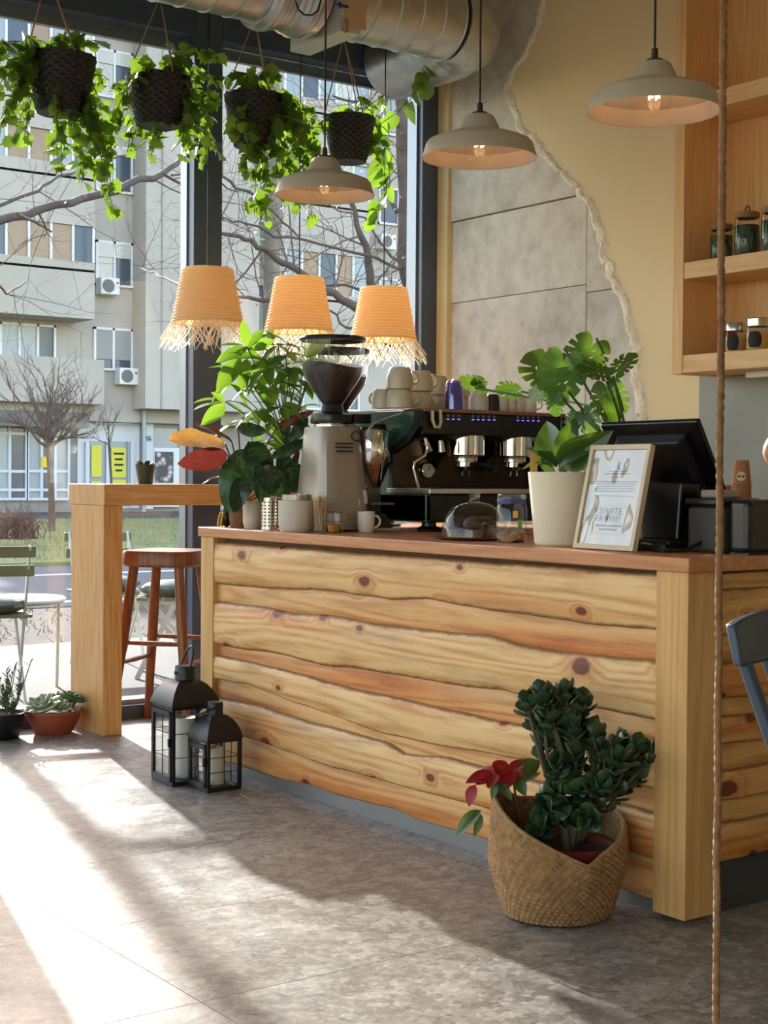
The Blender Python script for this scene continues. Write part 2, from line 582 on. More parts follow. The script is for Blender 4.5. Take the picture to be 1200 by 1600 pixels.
# ------------------------------------------------------------------ floor
XB, YW = 2.10, 3.70          # back wall, window wall
XL, YR, ZC = -5.6, -5.2, 3.95   # the far sides of the room behind the camera, ceiling
fl = MB().box(XL, XB + 0.2, YR, YW + 0.16, -0.2, -0.004)
floor = tag(link('floor', fl.mesh('floor', plain('grout', rgb(92, 86, 80), 0.9))), kind='structure')
tile_me = {}
ix = [-1.256 + 1.2 * k for k in range(-4, 4)]
iy = [0.2225 + 0.6 * k for k in range(-10, 7)]
for x0 in ix:
    for y0 in iy:
        a0, a1 = max(x0 + 0.001, XL), min(x0 + 1.199, XB + 0.2)
        b0, b1 = max(y0 + 0.001, YR), min(y0 + 0.599, YW + 0.04)
        if a1 - a0 < 0.02 or b1 - b0 < 0.02: continue
        key = (round(a1 - a0, 3), round(b1 - b0, 3))
        if key not in tile_me:
            tile_me[key] = MB().box(0, key[0], 0, key[1], -0.02, 0.0).mesh('tile', M['stone'], False)
        link('tile', tile_me[key], floor, (a0, b0, 0))

# ------------------------------------------------------------------ back wall: raw concrete, torn plaster edge, beige plaster
wb = MB().box(XB + 0.03, XB + 0.25, YR, YW + 0.3, 0, ZC)
wall_back = tag(link('wall_back', wb.mesh('wall_back', M['beige'])), kind='structure')
E_PX = [(850, -60), (846, -20), (842, 18), (834, 48), (822, 76), (808, 104), (793, 124), (786, 146), (797, 168), (806, 190), (820, 214), (842, 236), (862, 260), (884, 284), (905, 304), (920, 324), (929, 348), (938, 376), (941, 402), (953, 432), (966, 462), (976, 492), (984, 520), (990, 545), (985, 562), (989, 592), (994, 622), (999, 652), (1004, 700), (1010, 780), (1016, 1000)]
edge = [at(px, py, x=XB) for px, py in E_PX]
# concrete panels (board-marked lifts): pieces between the pillar strip and the plaster
jz = 2.467                                  # horizontal casting joint
jy = at(916, 500, x=XB).y                   # vertical joint
def panel(y0, y1, z0, z1, proud):
    part('concrete_panel', MB().box(XB - proud, XB + 0.04, y0, y1, z0, z1), M['concrete'], wall_back, False, 0.006)
panel(jy + 0.0015, 3.62, 0.0, 2.04, 0.002)
panel(jy + 0.0015, 3.62, 2.042, jz - 0.003, 0.003)
panel(2.0, jy - 0.0015, 0.0, 2.0025, 0.0)
panel(2.0, jy - 0.0015, 2.004, jz - 0.003, 0.004)
panel(2.4, 3.62, jz + 0.002, ZC, 0.012)
rng = random.Random(4)
fine = []
for a, b in zip(edge, edge[1:]):
    k = max(2, int((b - a).length / 0.022))
    for i in range(k):
        p = a.lerp(b, i / k)
        p = p + Vector((0, rng.gauss(0, 0.008) + 0.014 * noise.noise(p * 9), rng.gauss(0, 0.006)))
        fine.append(p)
fine.append(edge[-1])
for i in range(1, len(fine)): fine[i].z = min(fine[i].z, fine[i - 1].z - 0.0004)
# beige plaster sheet, 25 mm proud of the concrete
pl = MB()
n = len(fine)
YE = 0.2
for p in fine:
    lip = Vector((XB - 0.026, p.y - 0.045 - 0.02 * noise.noise(p * 6), p.z))
    pl.v += [lip, Vector((XB - 0.026, YE, p.z)), Vector((XB, p.y - 0.05, p.z))]
for i in range(n - 1):
    a, b = 3 * i, 3 * i + 3
    pl.f += [(a, b, b + 1, a + 1), (a + 2, b + 2, b, a)]
part('plaster_sheet', pl, M['beige'], wall_back, False)
# crumbled white edge of the torn plaster
te = MB()
for p in fine:
    w = 0.036 + 0.024 * noise.noise(p * 14)
    rows = [(0.0, -0.10), (-0.016, 0.12), (-0.036, 0.45), (-0.034, 0.8), (-0.018, 1.08)]
    for dx, f in rows:
        j = 0.009 * noise.noise(p * 34 + Vector((f * 9, 0, 0)))
        te.v.append(Vector((XB + dx + j, p.y - f * (w + 0.045), p.z + j)))
for i in range(n - 1):
    for k in range(4):
        a, b = 5 * i + k, 5 * i + 5 + k
        te.f.append((a, a + 1, b + 1, b))
part('plaster_edge', te, plain('torn_plaster', rgb(250, 244, 228), 0.9, c2=rgb(226, 212, 182), scale=40, bump=0.7, bscale=90), wall_back)
# pillar strip next to the window, beam stub in the corner above it, grey panel under the cabinet
tag(link('trim_1', MB().box(XB - 0.03, XB + 0.04, 3.615, YW + 0.02, 0, 3.28).mesh('trim_1', M['beige'], False)), kind='structure')
tag(link('trim_2', MB().box(XB - 0.10, XB + 0.04, 3.30, YW + 0.02, 3.29, ZC).mesh('trim_2', M['beige'], False)), kind='structure')
bs = MB().box(XB - 0.034, XB - 0.01, YE, 1.852, 0.90, 1.70)
tag(link('wall_backsplash', bs.mesh('wall_backsplash', M['backsplash'], False)), kind='structure')

# ------------------------------------------------------------------ the other sides of the room
tag(link('ceiling', MB().box(XL, XB + 0.25, YR, YW + 0.3, ZC, ZC + 0.15).mesh('ceiling', plain('ceiling_paint', rgb(226, 220, 206), 0.85), False)), kind='structure')
wl0 = MB().box(XL - 0.2, XL, YR, YW + 0.3, 3.19, ZC).box(XL - 0.2, XL, YR - 0.15, YR + 0.3, 0, 3.19)
tag(link('wall_left', wl0.mesh('wall_left', M['cream'], False)), kind='structure')
for k in range(5):                          # unseen glazing, added so daylight brightens the counter front and back wall
    a, b = YR + 0.3 + k * 1.72, YR + 0.3 + (k + 1) * 1.72
    w = tag(thing('window_%d' % (k + 6), (XL, (a + b) / 2, 0)), kind='structure')
    part('top_rail', MB().box(XL - 0.12, XL, a, b, 3.06, 3.19), M['frame'], w, False)
    part('bottom_rail', MB().box(XL - 0.12, XL, a, b, 0, 0.07), M['frame'], w, False)
    part('mullion', MB().box(XL - 0.12, XL, b - 0.06, b + 0.06, 0, 3.19), M['frame'], w, False)
    part('pane', MB().box(XL - 0.07, XL - 0.058, a + 0.06, b - 0.06, 0.07, 3.06), M['glass'], w, False)
tag(link('wall_rear', MB().box(XL, XB + 0.25, YR - 0.15, YR, 0, ZC).mesh('wall_rear', M['cream'], False)), kind='structure')

# ------------------------------------------------------------------ window wall
ZT = 3.20                                   # top of the glass
hd = MB().box(XL, XB + 0.03, YW - 0.02, YW + 0.28, ZT + 0.13, ZC)
tag(link('wall_header', hd.mesh('wall_header', plain('dark_bulkhead', rgb(26, 27, 29), 0.7), False)), kind='structure')
cuts = [-5.6, -3.9, -2.2, -0.78, 0.693, XB]
wm = 0.076
for k in range(5):
    a, b = cuts[k], cuts[k + 1]
    w = tag(thing('window_%d' % (k + 1), ((a + b) / 2, YW, 0)), kind='structure')
    la, lb = a + (wm if k else 0), b - (wm if k < 4 else 0.13)
    part('top_rail', MB().box(la, lb, YW, YW + 0.10, ZT, ZT + 0.13), M['frame'], w, False)
    part('sash', MB().box(la, lb, YW + 0.10, YW + 0.13, ZT - 0.055, ZT), M['frame_lt'], w, False)
    part('bottom_rail', MB().box(la, lb, YW, YW + 0.12, 0, 0.062), M['frame'], w, False)
    part('sill', MB().box(la, lb, YW + 0.05, YW + 0.16, 0.062, 0.082), M['frame_lt'], w, False)
    part('pane', MB().box(la, lb, YW + 0.10, YW + 0.112, 0.082, ZT), M['glass'], w, False)
for k in range(1, 5):
    x = cuts[k]
    m_ = tag(thing('trim_%d' % (k + 2), (x, YW, 0)), kind='structure')
    part('mullion', MB().box(x - wm, x + wm, YW, YW + 0.13, 0, ZT + 0.13), M['frame'], m_, False, 0.004)
    part('glazing_bead', MB().box(x - wm - 0.008, x - wm, YW + 0.06, YW + 0.12, 0.06, ZT), M['frame_lt'], m_, False)
m_ = tag(thing('trim_7', (XB - 0.06, YW, 0)), kind='structure')
part('side_frame', MB().box(XB - 0.13, XB, YW, YW + 0.13, 0, ZT + 0.13), M['frame'], m_, False, 0.004)
part('glazing_bead', MB().box(XB - 0.142, XB - 0.13, YW + 0.04, YW + 0.12, 0.06, ZT), M['frame_lt'], m_, False)
# ------------------------------------------------------------------ counter
ZTOP = 0.93
YL = 2.529
wt = thing('worktop', (0.5, 1.25, 0.893), 'smooth reddish beech worktop running along the whole counter', 'worktop')
wp = MB()
wp.box(0, 0.62, 0, YL, 0.893, ZTOP)
part('slab', wp, M['beech'], wt, False, 0.004)
part('return_slab', MB().box(0.62, 1.42, 1.58, YL, 0.893, ZTOP), M['beech'], wt, False, 0.004)
part('end_slab', MB().box(0.62, 1.12, 0, 0.50, 0.893, ZTOP), M['beech'], wt, False, 0.004)

ct = thing('counter', (0.4, 1.25, 0), 'long service counter clad in rough waney pine boards', 'counter')
part('post', MB().box(0.011, 0.125, 0.011, 0.121, 0.012, 0.893), M['post'], ct, False, 0.002)
part('post', MB().box(0.011, 0.125, 2.428, 2.522, 0.012, 0.893), M['post'], ct, False, 0.002)
part('kickplate', MB().box(0.046, 0.056, 0.10, 2.45, 0, 0.16), plain('kick_steel', rgb(130, 128, 126), 0.45, 0.6), ct, False)
part('kickplate', MB().box(0.10, 1.08, 0.046, 0.056, 0, 0.16), plain('kick_dark', rgb(70, 72, 72), 0.5, 0.4), ct, False)
part('carcass', MB().box(0.07, 0.60, 0.07, 2.50, 0.02, 0.893).box(0.60, 1.38, 1.62, 2.50, 0.02, 0.893).box(0.60, 1.08, 0.07, 0.48, 0.02, 0.893), plain('carcass', rgb(120, 88, 58), 0.7), ct, False)

def interp(pts, q):
    if q <= pts[0][0]: return pts[0][1]
    for (a, b), (c, d) in zip(pts, pts[1:]):
        if q <= c: return b + (d - b) * (q - a) / max(1e-9, c - a)
    return pts[-1][1]

CUR = [
 [(337, 846), (600, 866), (1023, 896)],
 [(337, 912), (410, 919), (447, 921), (520, 923), (612, 937.5), (667, 935.7), (720, 946), (758, 952), (867, 967), (933, 977), (1023, 983)],
 [(337, 939), (392, 945), (458, 958), (520, 961), (557, 969), (630, 980), (740, 991), (762, 992), (804, 1004), (867, 1015), (950, 1025), (1023, 1031)],
 [(337, 1007), (392, 1016), (447, 1024), (505, 1040), (579, 1047), (648, 1060), (740, 1075), (783, 1079), (887, 1100), (950, 1110), (1023, 1125)],
 [(337, 1022), (392, 1035), (447, 1047), (516, 1066), (619, 1090), (685, 1104), (740, 1117), (762, 1123), (825, 1133), (1023, 1172)],
 [(337, 1060), (392, 1071), (447, 1093), (520, 1117), (604, 1148), (667, 1161), (740, 1174), (825, 1187), (1023, 1232)],
 [(337, 1088), (410, 1104), (483, 1128), (557, 1145), (612, 1161), (634, 1178), (703, 1183), (740, 1194), (1023, 1268)],
 [(337, 1138), (366, 1146), (428, 1167), (520, 1200), (557, 1207), (630, 1229), (740, 1258), (1023, 1342)],
 [(337, 1190), (373, 1201), (428, 1218), (476, 1227), (520, 1244), (564, 1255), (612, 1267), (667, 1291), (707, 1300), (740, 1310), (960, 1390), (1023, 1413)],
]
zc = []
for c in CUR:
    pts = sorted((p.y, p.z) for p in (at(px, py, x=0.032) for px, py in c))
    zc.append(pts)

def board(top, bot, x0, proud, span, horiz='y', N=70, seed=0):
    """one waney-edged board between two wavy lines; front face gently cupped, both edges rounded back"""
    r = random.Random(seed)
    mb = MB()
    mb.edge = []
    prof = [(0.0, 0.034), (0.0, 0.016), (0.035, 0.007), (0.10, 0.001), (0.35, -0.002), (0.65, -0.002), (0.90, 0.001), (0.965, 0.007), (1.0, 0.016), (1.0, 0.034)]
    K = len(prof)
    for i in range(N + 1):
        q = span[0] + (span[1] - span[0]) * i / N
        zt, zb = top(q), bot(q)
        wob = 0.004 * noise.noise(Vector((q * 7, seed * 3.1, 0)))
        zt += wob + 0.0025 * noise.noise(Vector((q * 31, seed, 5)))
        zb += wob + 0.0025 * noise.noise(Vector((q * 31, seed, 9)))
        for f, d in prof:
            mb.edge.append({0.0: 1.0, 0.035: 0.75, 0.10: 0.25, 0.35: 0.0, 0.65: 0.0, 0.90: 0.25, 0.965: 0.75, 1.0: 1.0}[f])
            z = zt + (zb - zt) * f
            dd = x0 + d - proud + 0.0022 * noise.noise(Vector((q * 9, z * 14, seed)))
            mb.v.append(Vector((dd, q, z)) if horiz == 'y' else Vector((q, dd, z)))
    for i in range(N):
        for k in range(K - 1):
            a, b = i * K + k, (i + 1) * K + k
            mb.f.append((a, b, b + 1, a + 1))
    mb.f.append(tuple(range(K)))
    mb.f.append(tuple(N * K + k for k in reversed(range(K))))
    return mb

def boarded(mb, mat):
    o = part('board', mb, mat, ct)
    a = o.data.attributes.new('edge', 'FLOAT', 'POINT')
    a.data.foreach_set('value', mb.edge)
for k in range(8):
    top_on = (k % 2 == 0)
    ov = 0.0 if top_on else 0.022
    def tf(q, k=k, ov=ov): return min(0.889, interp(zc[k], q) + ov)
    def bf(q, k=k, ov=ov): return interp(zc[k + 1], q) - (ov if k < 7 else 0)
    boarded(board(tf, bf, 0.038, 0.021 if top_on else 0.0, (0.121, 2.43), 'y', 90, k + 1), M['pine'] if top_on else M['pine_r'])
ze = [0.889, 0.845, 0.72, 0.655, 0.56, 0.515, 0.44, 0.375, 0.30, 0.235, 0.135]
for k in range(10):
    on = (k % 2 == 1)
    ov = 0.0 if on else 0.02
    def tf(q, k=k, ov=ov): return min(0.889, ze[k] + (0.012 * noise.noise(Vector((q * 4, k * 2.7, 0))) if k else 0) + ov)
    def bf(q, k=k, ov=ov): return ze[k + 1] + 0.012 * noise.noise(Vector((q * 4, (k + 1) * 2.7, 0))) - (ov if k < 9 else 0)
    boarded(board(tf, bf, 0.038, 0.018 if on else 0.0, (0.126, 1.09), 'x', 36, k + 31), M['pine_x'])

# ------------------------------------------------------------------ bar table along the window
bt = thing('bar_table', (0.9, 3.5, 0), 'high wooden bar table with thick slab leg by the window', 'table')
part('leg', MB().box(-0.012, 0.078, 3.340, 3.675, 0, 0.996), M['bar_z'], bt, False, 0.003)
part('leg', MB().box(1.90, 1.99, 3.340, 3.675, 0, 0.996), M['bar_z'], bt, False, 0.003)
part('top', MB().box(-0.006, 2.02, 3.325, 3.69, 0.996, 1.088), M['bar_x'], bt, False, 0.004)
part('end_band', MB().box(-0.016, -0.006, 3.325, 3.69, 0.996, 1.088), M['bar_z'], bt, False, 0.003)

# ------------------------------------------------------------------ bar stool
def stool(cx, cy, rz, label):
    s = thing('bar_stool', (0, 0, 0), label, 'stool')
    seat = MB()
    N = 28
    for z, sc_ in ((0.725, 0.94), (0.735, 1.0), (0.785, 1.0), (0.795, 0.97), (0.788, 0.6)):
        for k in range(N):
            a = 2 * pi * k / N
            ca, sa = cos(a), sin(a)
            rr = 1 / ((abs(ca) ** 4 + abs(sa) ** 4) ** 0.25)
            seat.v.append(Vector((ca * rr * 0.185 * sc_, sa * rr * 0.17 * sc_, z)))
    for i in range(4):
        for k in range(N):
            a, b = i * N, (i + 1) * N
            seat.f.append((a + k, a + (k + 1) % N, b + (k + 1) % N, b + k))
    seat.f += [tuple(range(N))[::-1], tuple(4 * N + k for k in range(N))]
    part('seat', seat, M['stool'], s)
    L = {}
    for sx in (-1, 1):
        for sy in (-1, 1):
            a, b = Vector((sx * 0.115, sy * 0.105, 0.75)), Vector((sx * 0.195, sy * 0.185, 0))
            L[sx, sy] = (a, b)
            part('leg', MB().tube([a, a.lerp(b, 0.4), b], [0.021, 0.0235, 0.018], 12), M['stool'], s)
    for (p, q, h) in (((-1, -1), (1, -1), 0.60), ((-1, 1), (1, 1), 0.60), ((-1, -1), (-1, 1), 0.48), ((1, -1), (1, 1), 0.48)):
        f = lambda e: L[e][0].lerp(L[e][1], h)
        part('stretcher', MB().tube([f(p), f(p).lerp(f(q), 0.5), f(q)], [0.009, 0.012, 0.009], 8), M['stool'], s)
    s.location = (cx, cy, 0)
    s.rotation_euler = (0, 0, rz)
    return s
stool(0.335, 3.415, radians(38), 'brown wooden bar stool between the bar table and the counter')

# ------------------------------------------------------------------ lanterns with candles
def lantern(x0, y0, w, body, roof, cap, rz, label, cand_h, hand_up):
    """near corner at (x0, y0); w wide, glazed body, curved hip roof, round chimney, wire handle"""
    t = thing('lantern', (0, 0, 0), label, 'lantern', 'black lanterns by the counter')
    bk = M['black']
    e = 0.012
    h = w / 2
    part('base', MB().box(-h, h, -h, h, 0, 0.016), bk, t, False, 0.002)
    for sx in (-1, 1):
        for sy in (-1, 1):
            part('corner_post', MB().box(sx * (h - e / 2) - e / 2, sx * (h - e / 2) + e / 2, sy * (h - e / 2) - e / 2, sy * (h - e / 2) + e / 2, 0.016, body), bk, t, False)
    part('top_ring', MB().box(-h, h, -h, -h + e, body - 0.012, body).box(-h, h, h - e, h, body - 0.012, body).box(-h, -h + e, -h, h, body - 0.012, body).box(h - e, h, -h, h, body - 0.012, body), bk, t, False)
    for k in range(4):
        R = Matrix.Rotation(k * pi / 2, 4, 'Z')
        g = MB().box(-h + e, h - e, -h + 0.004, -h + 0.006, 0.016, body - 0.012)
        g.v = [R @ p for p in g.v]
        pn = part('pane', g, M['ware'], t, False)
        b = MB().box(-0.0012, 0.0012, -h + 0.001, -h + 0.004, 0.016, body - 0.012)
        for j in (1, 2):
            z = 0.016 + (body - 0.028) * j / 3
            b.box(-h + e, h - e, -h + 0.001, -h + 0.004, z - 0.0012, z + 0.0012)
        b.v = [R @ p for p in b.v]
        part('glazing_bar', b, bk, pn, False)
    d = MB()
    for a, b in ((0.016, 0.032), (body - 0.034, body - 0.016)):
        d.box(-h - 0.005, -h + 0.002, -h + 0.01, h - 0.01, a, b)
    for a, b in ((-h + 0.01, -h + 0.024), (h - 0.024, h - 0.01)):
        d.box(-h - 0.005, -h + 0.002, a, b, 0.016, body - 0.016)
    dr = part('door', d, bk, t, False)
    part('latch', MB().box(-h - 0.012, -h - 0.004, -h + 0.008, -h + 0.018, body * 0.5, body * 0.5 + 0.03), bk, dr, False)
    r = MB()
    rows = [(1.06, 0.0), (1.06, 0.006), (0.97, 0.30), (0.84, 0.58), (0.66, 0.82), (0.42, 1.0), (0.30, 1.0)]
    for f, q in rows:
        r.v += [Vector((sx * h * f, sy * h * f, body + roof * q)) for sx, sy in ((-1, -1), (1, -1), (1, 1), (-1, 1))]
    for i in range(len(rows) - 1):
        for k in range(4):
            a, b = 4 * i, 4 * i + 4
            r.f.append((a + k, a + (k + 1) % 4, b + (k + 1) % 4, b + k))
    n0 = 4 * (len(rows) - 1)
    r.f += [(3, 2, 1, 0), tuple(n0 + k for k in range(4))]
    me = part('roof', r, bk, t)
    z1 = body + roof
    rc = w * 0.205
    part('chimney', MB().lathe([(rc, z1 - 0.01), (rc, z1 + cap - 0.004), (rc * 0.94, z1 + cap), (0.001, z1 + cap)], (0, 0, 0), 24), bk, t)
    part('vent', MB().box(-rc - 0.001, -rc * 0.8, -0.012, 0.012, z1 + cap * 0.35, z1 + cap * 0.6), plain('vent_dark', rgb(6, 8, 16), 0.8), t, False)
    hp = []
    for i in range(15):
        a = pi * i / 14
        p = Vector((0, -rc * 1.05 * cos(a), 0.085 * sin(a)))
        ang = radians(18) if hand_up else radians(-112)
        hp.append(Matrix.Rotation(ang, 4, 'Y') @ p + Vector((0, 0, z1 + cap * 0.8)))
    part('handle', MB().tube(hp, 0.0035, 8), plain('handle_wire', rgb(50, 48, 46), 0.35, 0.8), t)
    c = Vector((x0, y0, 0)) + Matrix.Rotation(rz, 3, 'Z') @ Vector((h, h, 0))
    t.location = c
    t.rotation_euler = (0, 0, rz)
    cp = [(0.001, 0.0165), (w * 0.235, 0.0165), (w * 0.235, cand_h - 0.006), (w * 0.225, cand_h), (w * 0.19, cand_h - 0.004), (w * 0.10, cand_h - 0.009), (0.001, cand_h - 0.009)]
    cn = thing('pillar_candle', c + Vector((0, 0, 0.0165)), 'white pillar candle inside the ' + ('taller' if hand_up else 'shorter') + ' black lantern', 'candle')
    part('wax', MB().lathe(cp, c, 24), plain('candle_wax', rgb(236, 228, 208), 0.5), cn)
    part('wick', MB().tube([c + Vector((0, 0, cand_h - 0.01)), c + Vector((0.002, 0, cand_h + 0.004))], 0.0015, 6), M['ink'], cn)
    return t
lantern(-0.262, 2.232, 0.185, 0.288, 0.088, 0.05, radians(-3), 'taller black metal lantern with raised wire handle, beside the counter', 0.235, True)
lantern(-0.208, 2.070, 0.142, 0.186, 0.080, 0.046, radians(1), 'shorter black metal lantern in front of the taller one', 0.148, False)
# ------------------------------------------------------------------ pendant lamps over the counter
M['shade'] = plain('pendant_enamel', rgb(178, 167, 150), 0.42)
M['shade_in'] = plain('pendant_inner', rgb(196, 182, 164), 0.4)
M['bulbglass'] = clear('bulb_glass', (0.99, 0.97, 0.93, 1), 1.3, 0.0, 0.8)
fil = NT('filament')
em = fil.n('ShaderNodeEmission')
em.inputs[0].default_value = (1.0, 0.50, 0.16, 1)
em.inputs[1].default_value = 16
M['filament'] = fil.done(em.outputs[0])

def pendant(px, py, label):
    c = at(px, py, x=0.19)
    c.z = 2.128 if px > 600 else 2.14
    t = thing('pendant_lamp', c, label, 'lamp', 'grey enamel pendants over the counter')
    pr = [(0.180, 0.0), (0.1795, 0.004), (0.166, 0.047), (0.160, 0.053), (0.118, 0.070), (0.086, 0.080), (0.070, 0.084), (0.064, 0.090), (0.046, 0.128), (0.040, 0.133), (0.018, 0.134)]
    part('shade', MB().lathe(pr, c, 56), M['shade'], t)
    inn = [(0.179, 0.0005), (0.176, 0.004), (0.163, 0.045), (0.116, 0.067), (0.068, 0.081), (0.044, 0.126), (0.002, 0.13)]
    part('lining', MB().lathe([(r, z) for r, z in inn], c, 56), M['shade_in'], t)
    part('cap', MB().lathe([(0.026, 0.133), (0.024, 0.142), (0.010, 0.147), (0.009, 0.172), (0.001, 0.173)], c, 20), plain('lamp_cap', rgb(46, 28, 24), 0.5), t)
    part('cable', MB().tube([c + Vector((0, 0, 0.17)), c + Vector((0, 0, ZC - c.z))], 0.0035, 8), plain('lamp_cable', rgb(34, 24, 22), 0.6), t)
    part('socket', MB().cyl(c + Vector((0, 0, 0.126)), c + Vector((0, 0, 0.082)), 0.02, 0.019, 16), M['black'], t)
    b = MB().lathe([(0.018, 0.083), (0.024, 0.072), (0.042, 0.052), (0.0475, 0.034), (0.045, 0.016), (0.034, 0.0), (0.018, -0.009), (0.001, -0.012)], c, 28)
    bl = part('bulb', b, M['bulbglass'], t)
    f = MB()
    for k in range(4):
        a = k * pi / 2 + 0.4
        o = Vector((cos(a) * 0.012, sin(a) * 0.012, 0))
        f.tube([c + o + Vector((0, 0, 0.066)), c + o * 1.2 + Vector((0, 0, 0.036))], 0.0028, 6)
    part('filament', f, M['filament'], bl)
    pl_ = bpy.data.lights.new('pendant_glow', 'POINT')
    pl_.energy = 0.08
    pl_.color = (1.0, 0.68, 0.42)
    pl_.shadow_soft_size = 0.02
    lo = bpy.data.objects.new('pendant_glow', pl_)
    COL.objects.link(lo)
    lo.parent = t
    lo.location = (0, 0, 0.04)
pendant(507, 292, 'grey enamel pendant lamp hanging in front of the window plants')
pendant(749, 236, 'grey enamel pendant lamp in front of the bare concrete')
pendant(1022, 158, 'grey enamel pendant lamp nearest the wooden wall cabinet')

# ------------------------------------------------------------------ straw pendants over the bar table
M['straw'] = straw('woven_straw', rgb(255, 242, 216), rgb(252, 228, 186), 0.70, 120)
def straw_lamp(pxc, pyt, pyb, label, seed):
    r = random.Random(seed)
    c = at(pxc, pyb, y=3.45)
    top = at(pxc, pyt, y=3.45).z
    c = Vector((c.x, 3.45, c.z))
    h = top - c.z
    t = thing('straw_pendant_lamp', (c.x, c.y, c.z), label, 'lamp', 'straw pendants over the bar table')
    rows = 17
    pr = []
    for i in range(rows * 3 + 1):
        f = i / (rows * 3)
        rad = 0.160 - 0.050 * f ** 0.9
        pr.append((rad + 0.0055 * (1 if i % 3 == 1 else 0), h * f))
    def weave(rr, z, a, i): return rr + 0.0016 * sin(a * 44 + (i // 3 % 2) * pi)
    sh = part('shade', MB().lathe(pr, c, 132, weave), M['straw'], t)
    solid(sh, 0.003, 1)
    part('top_disc', MB().lathe([(0.110, h), (0.06, h + 0.004), (0.004, h + 0.005)], c, 40), M['straw'], t)
    fr = MB()
    for k in range(230):
        a = r.uniform(0, 2 * pi)
        da = r.choice((-1, 1)) * r.uniform(0.15, 0.42)
        L = r.uniform(0.08, 0.135)
        pts = []
        for j in range(4):
            q = j / 3
            rr = 0.160 + (0.052 + 0.01 * r.random()) * q ** 1.1
            an = a + da * q
            pts.append(c + Vector((rr * cos(an), rr * sin(an), 0.012 - L * q)))
        o = len(fr.v)
        w = 0.0016
        for p in pts:
            tn = Vector((-sin(a), cos(a), 0)) * w
            fr.v += [p - tn, p + tn]
        for j in range(3): fr.f.append((o + 2 * j, o + 2 * j + 1, o + 2 * j + 3, o + 2 * j + 2))
    part('fringe', fr, M['straw'], t, kind='stuff', label='loose frayed straw ends round the rim')
    part('cable', MB().tube([c + Vector((0, 0, h)), Vector((c.x, c.y, ZC))], 0.003, 6), M['black'], t)
    part('bulb', MB().ball(c + Vector((0, 0, h * 0.55)), 0.03, 14), plain('opal_bulb', rgb(240, 232, 216), 0.4), t)
straw_lamp(324, 420, 505, 'leftmost woven straw pendant, in front of the window mullion', 1)
straw_lamp(467, 434, 519, 'middle woven straw pendant above the leafy money tree', 2)
straw_lamp(599, 450, 531, 'rightmost woven straw pendant above the coffee machine', 3)

# ------------------------------------------------------------------ ventilation duct
dk = thing('ventilation_duct', (0.8, 2.95, 3.24), 'round galvanised air duct with bends running above the window', 'duct')
dy, dz = 2.95, 3.245
R1, R2 = 0.158, 0.172
def seamtube(p0, p1, r, step, ridge=0.005):
    n = int((p1 - p0) / step)
    pts, rs = [], []
    for i in range(n + 1):
        x = p0 + (p1 - p0) * i / n
        pts += [Vector((x - 0.004, dy, dz)), Vector((x, dy, dz)), Vector((x + 0.004, dy, dz))]
        rs += [r, r + ridge, r]
    return pts, rs
p, q = seamtube(-5.4, 0.50, R1 + 0.022, 0.115)
part('spiral_pipe', MB().tube(p, q, 40), M['zinc'], dk)
fx = MB()
pts, rs = [], []
for i in range(22):
    x = 0.50 + i * 0.0135
    pts.append(Vector((x, dy, dz - 0.005)))
    rs.append(R2 + 0.020 + 0.007 * (i % 2) + 0.01 * sin(i * 0.5))
part('flexible_sleeve', fx.tube(pts, rs, 40), M['zinc'], dk)
part('clamp', MB().tube([Vector((0.74, dy, dz)), Vector((0.762, dy, dz))], R2 + 0.032, 40), M['steel'], dk)
bx = MB().box(0.80, 0.905, dy - 0.20, dy + 0.20, dz - 0.215, dz + 0.22)
part('damper_box', bx, plain('damper_sheet', rgb(206, 206, 200), 0.45, 0.3), dk, False)
lb = part('access_plate', MB().box(0.815, 0.93, dy - 0.206, dy - 0.19, dz - 0.19, dz + 0.2), plain('plate_plywood', rgb(196, 168, 128), 0.6), dk, False)
ar = at(535, 9, y=dy - 0.207)
s_ = 0.0105
part('arrow', MB().add([ar + Vector((dx * s_, -0.001, dz_ * s_)) for dx, dz_ in ((-3, 0), (-0.6, 1.7), (-0.6, 0.6), (3, 0.6), (3, -0.6), (-0.6, -0.6), (-0.6, -1.7))], [(0, 1, 2, 3, 4, 5, 6)]), plain('arrow_ink', rgb(36, 62, 140), 0.6), lb, False)
hl = at(539, 40, y=dy - 0.207)
part('catch', MB().box(hl.x - 0.008, hl.x + 0.008, hl.y - 0.012, hl.y, hl.z - 0.03, hl.z + 0.03), M['steel'], lb, False)
p, q = seamtube(0.91, 1.52, R2, 0.105)
part('pipe', MB().tube(p, q, 40), M['zinc'], dk)
el, er = [], []
RB = 0.215
for i in range(13):
    a = pi / 2 * i / 12
    el.append(Vector((1.53 + RB * sin(a), dy + RB * (1 - cos(a)), dz)))
    er.append(R2 + 0.003 + (0.005 if i % 4 == 0 else 0))
el += [Vector((1.53 + RB, dy + RB + 0.17 * k, dz)) for k in (1, 2, 3)]
er += [R2 + 0.006, R2, R2 + 0.004]
part('elbow', MB().tube(el, er, 40), M['zinc'], dk)
wl = [at(462, 2, y=dy - 0.19), at(466, 15, y=dy - 0.21), at(475, 23, y=dy - 0.215), at(487, 24, y=dy - 0.215), at(497, 16, y=dy - 0.21), at(503, -6, y=dy - 0.19)]
part('wire', MB().tube(wl, 0.004, 6), M['black'], dk)

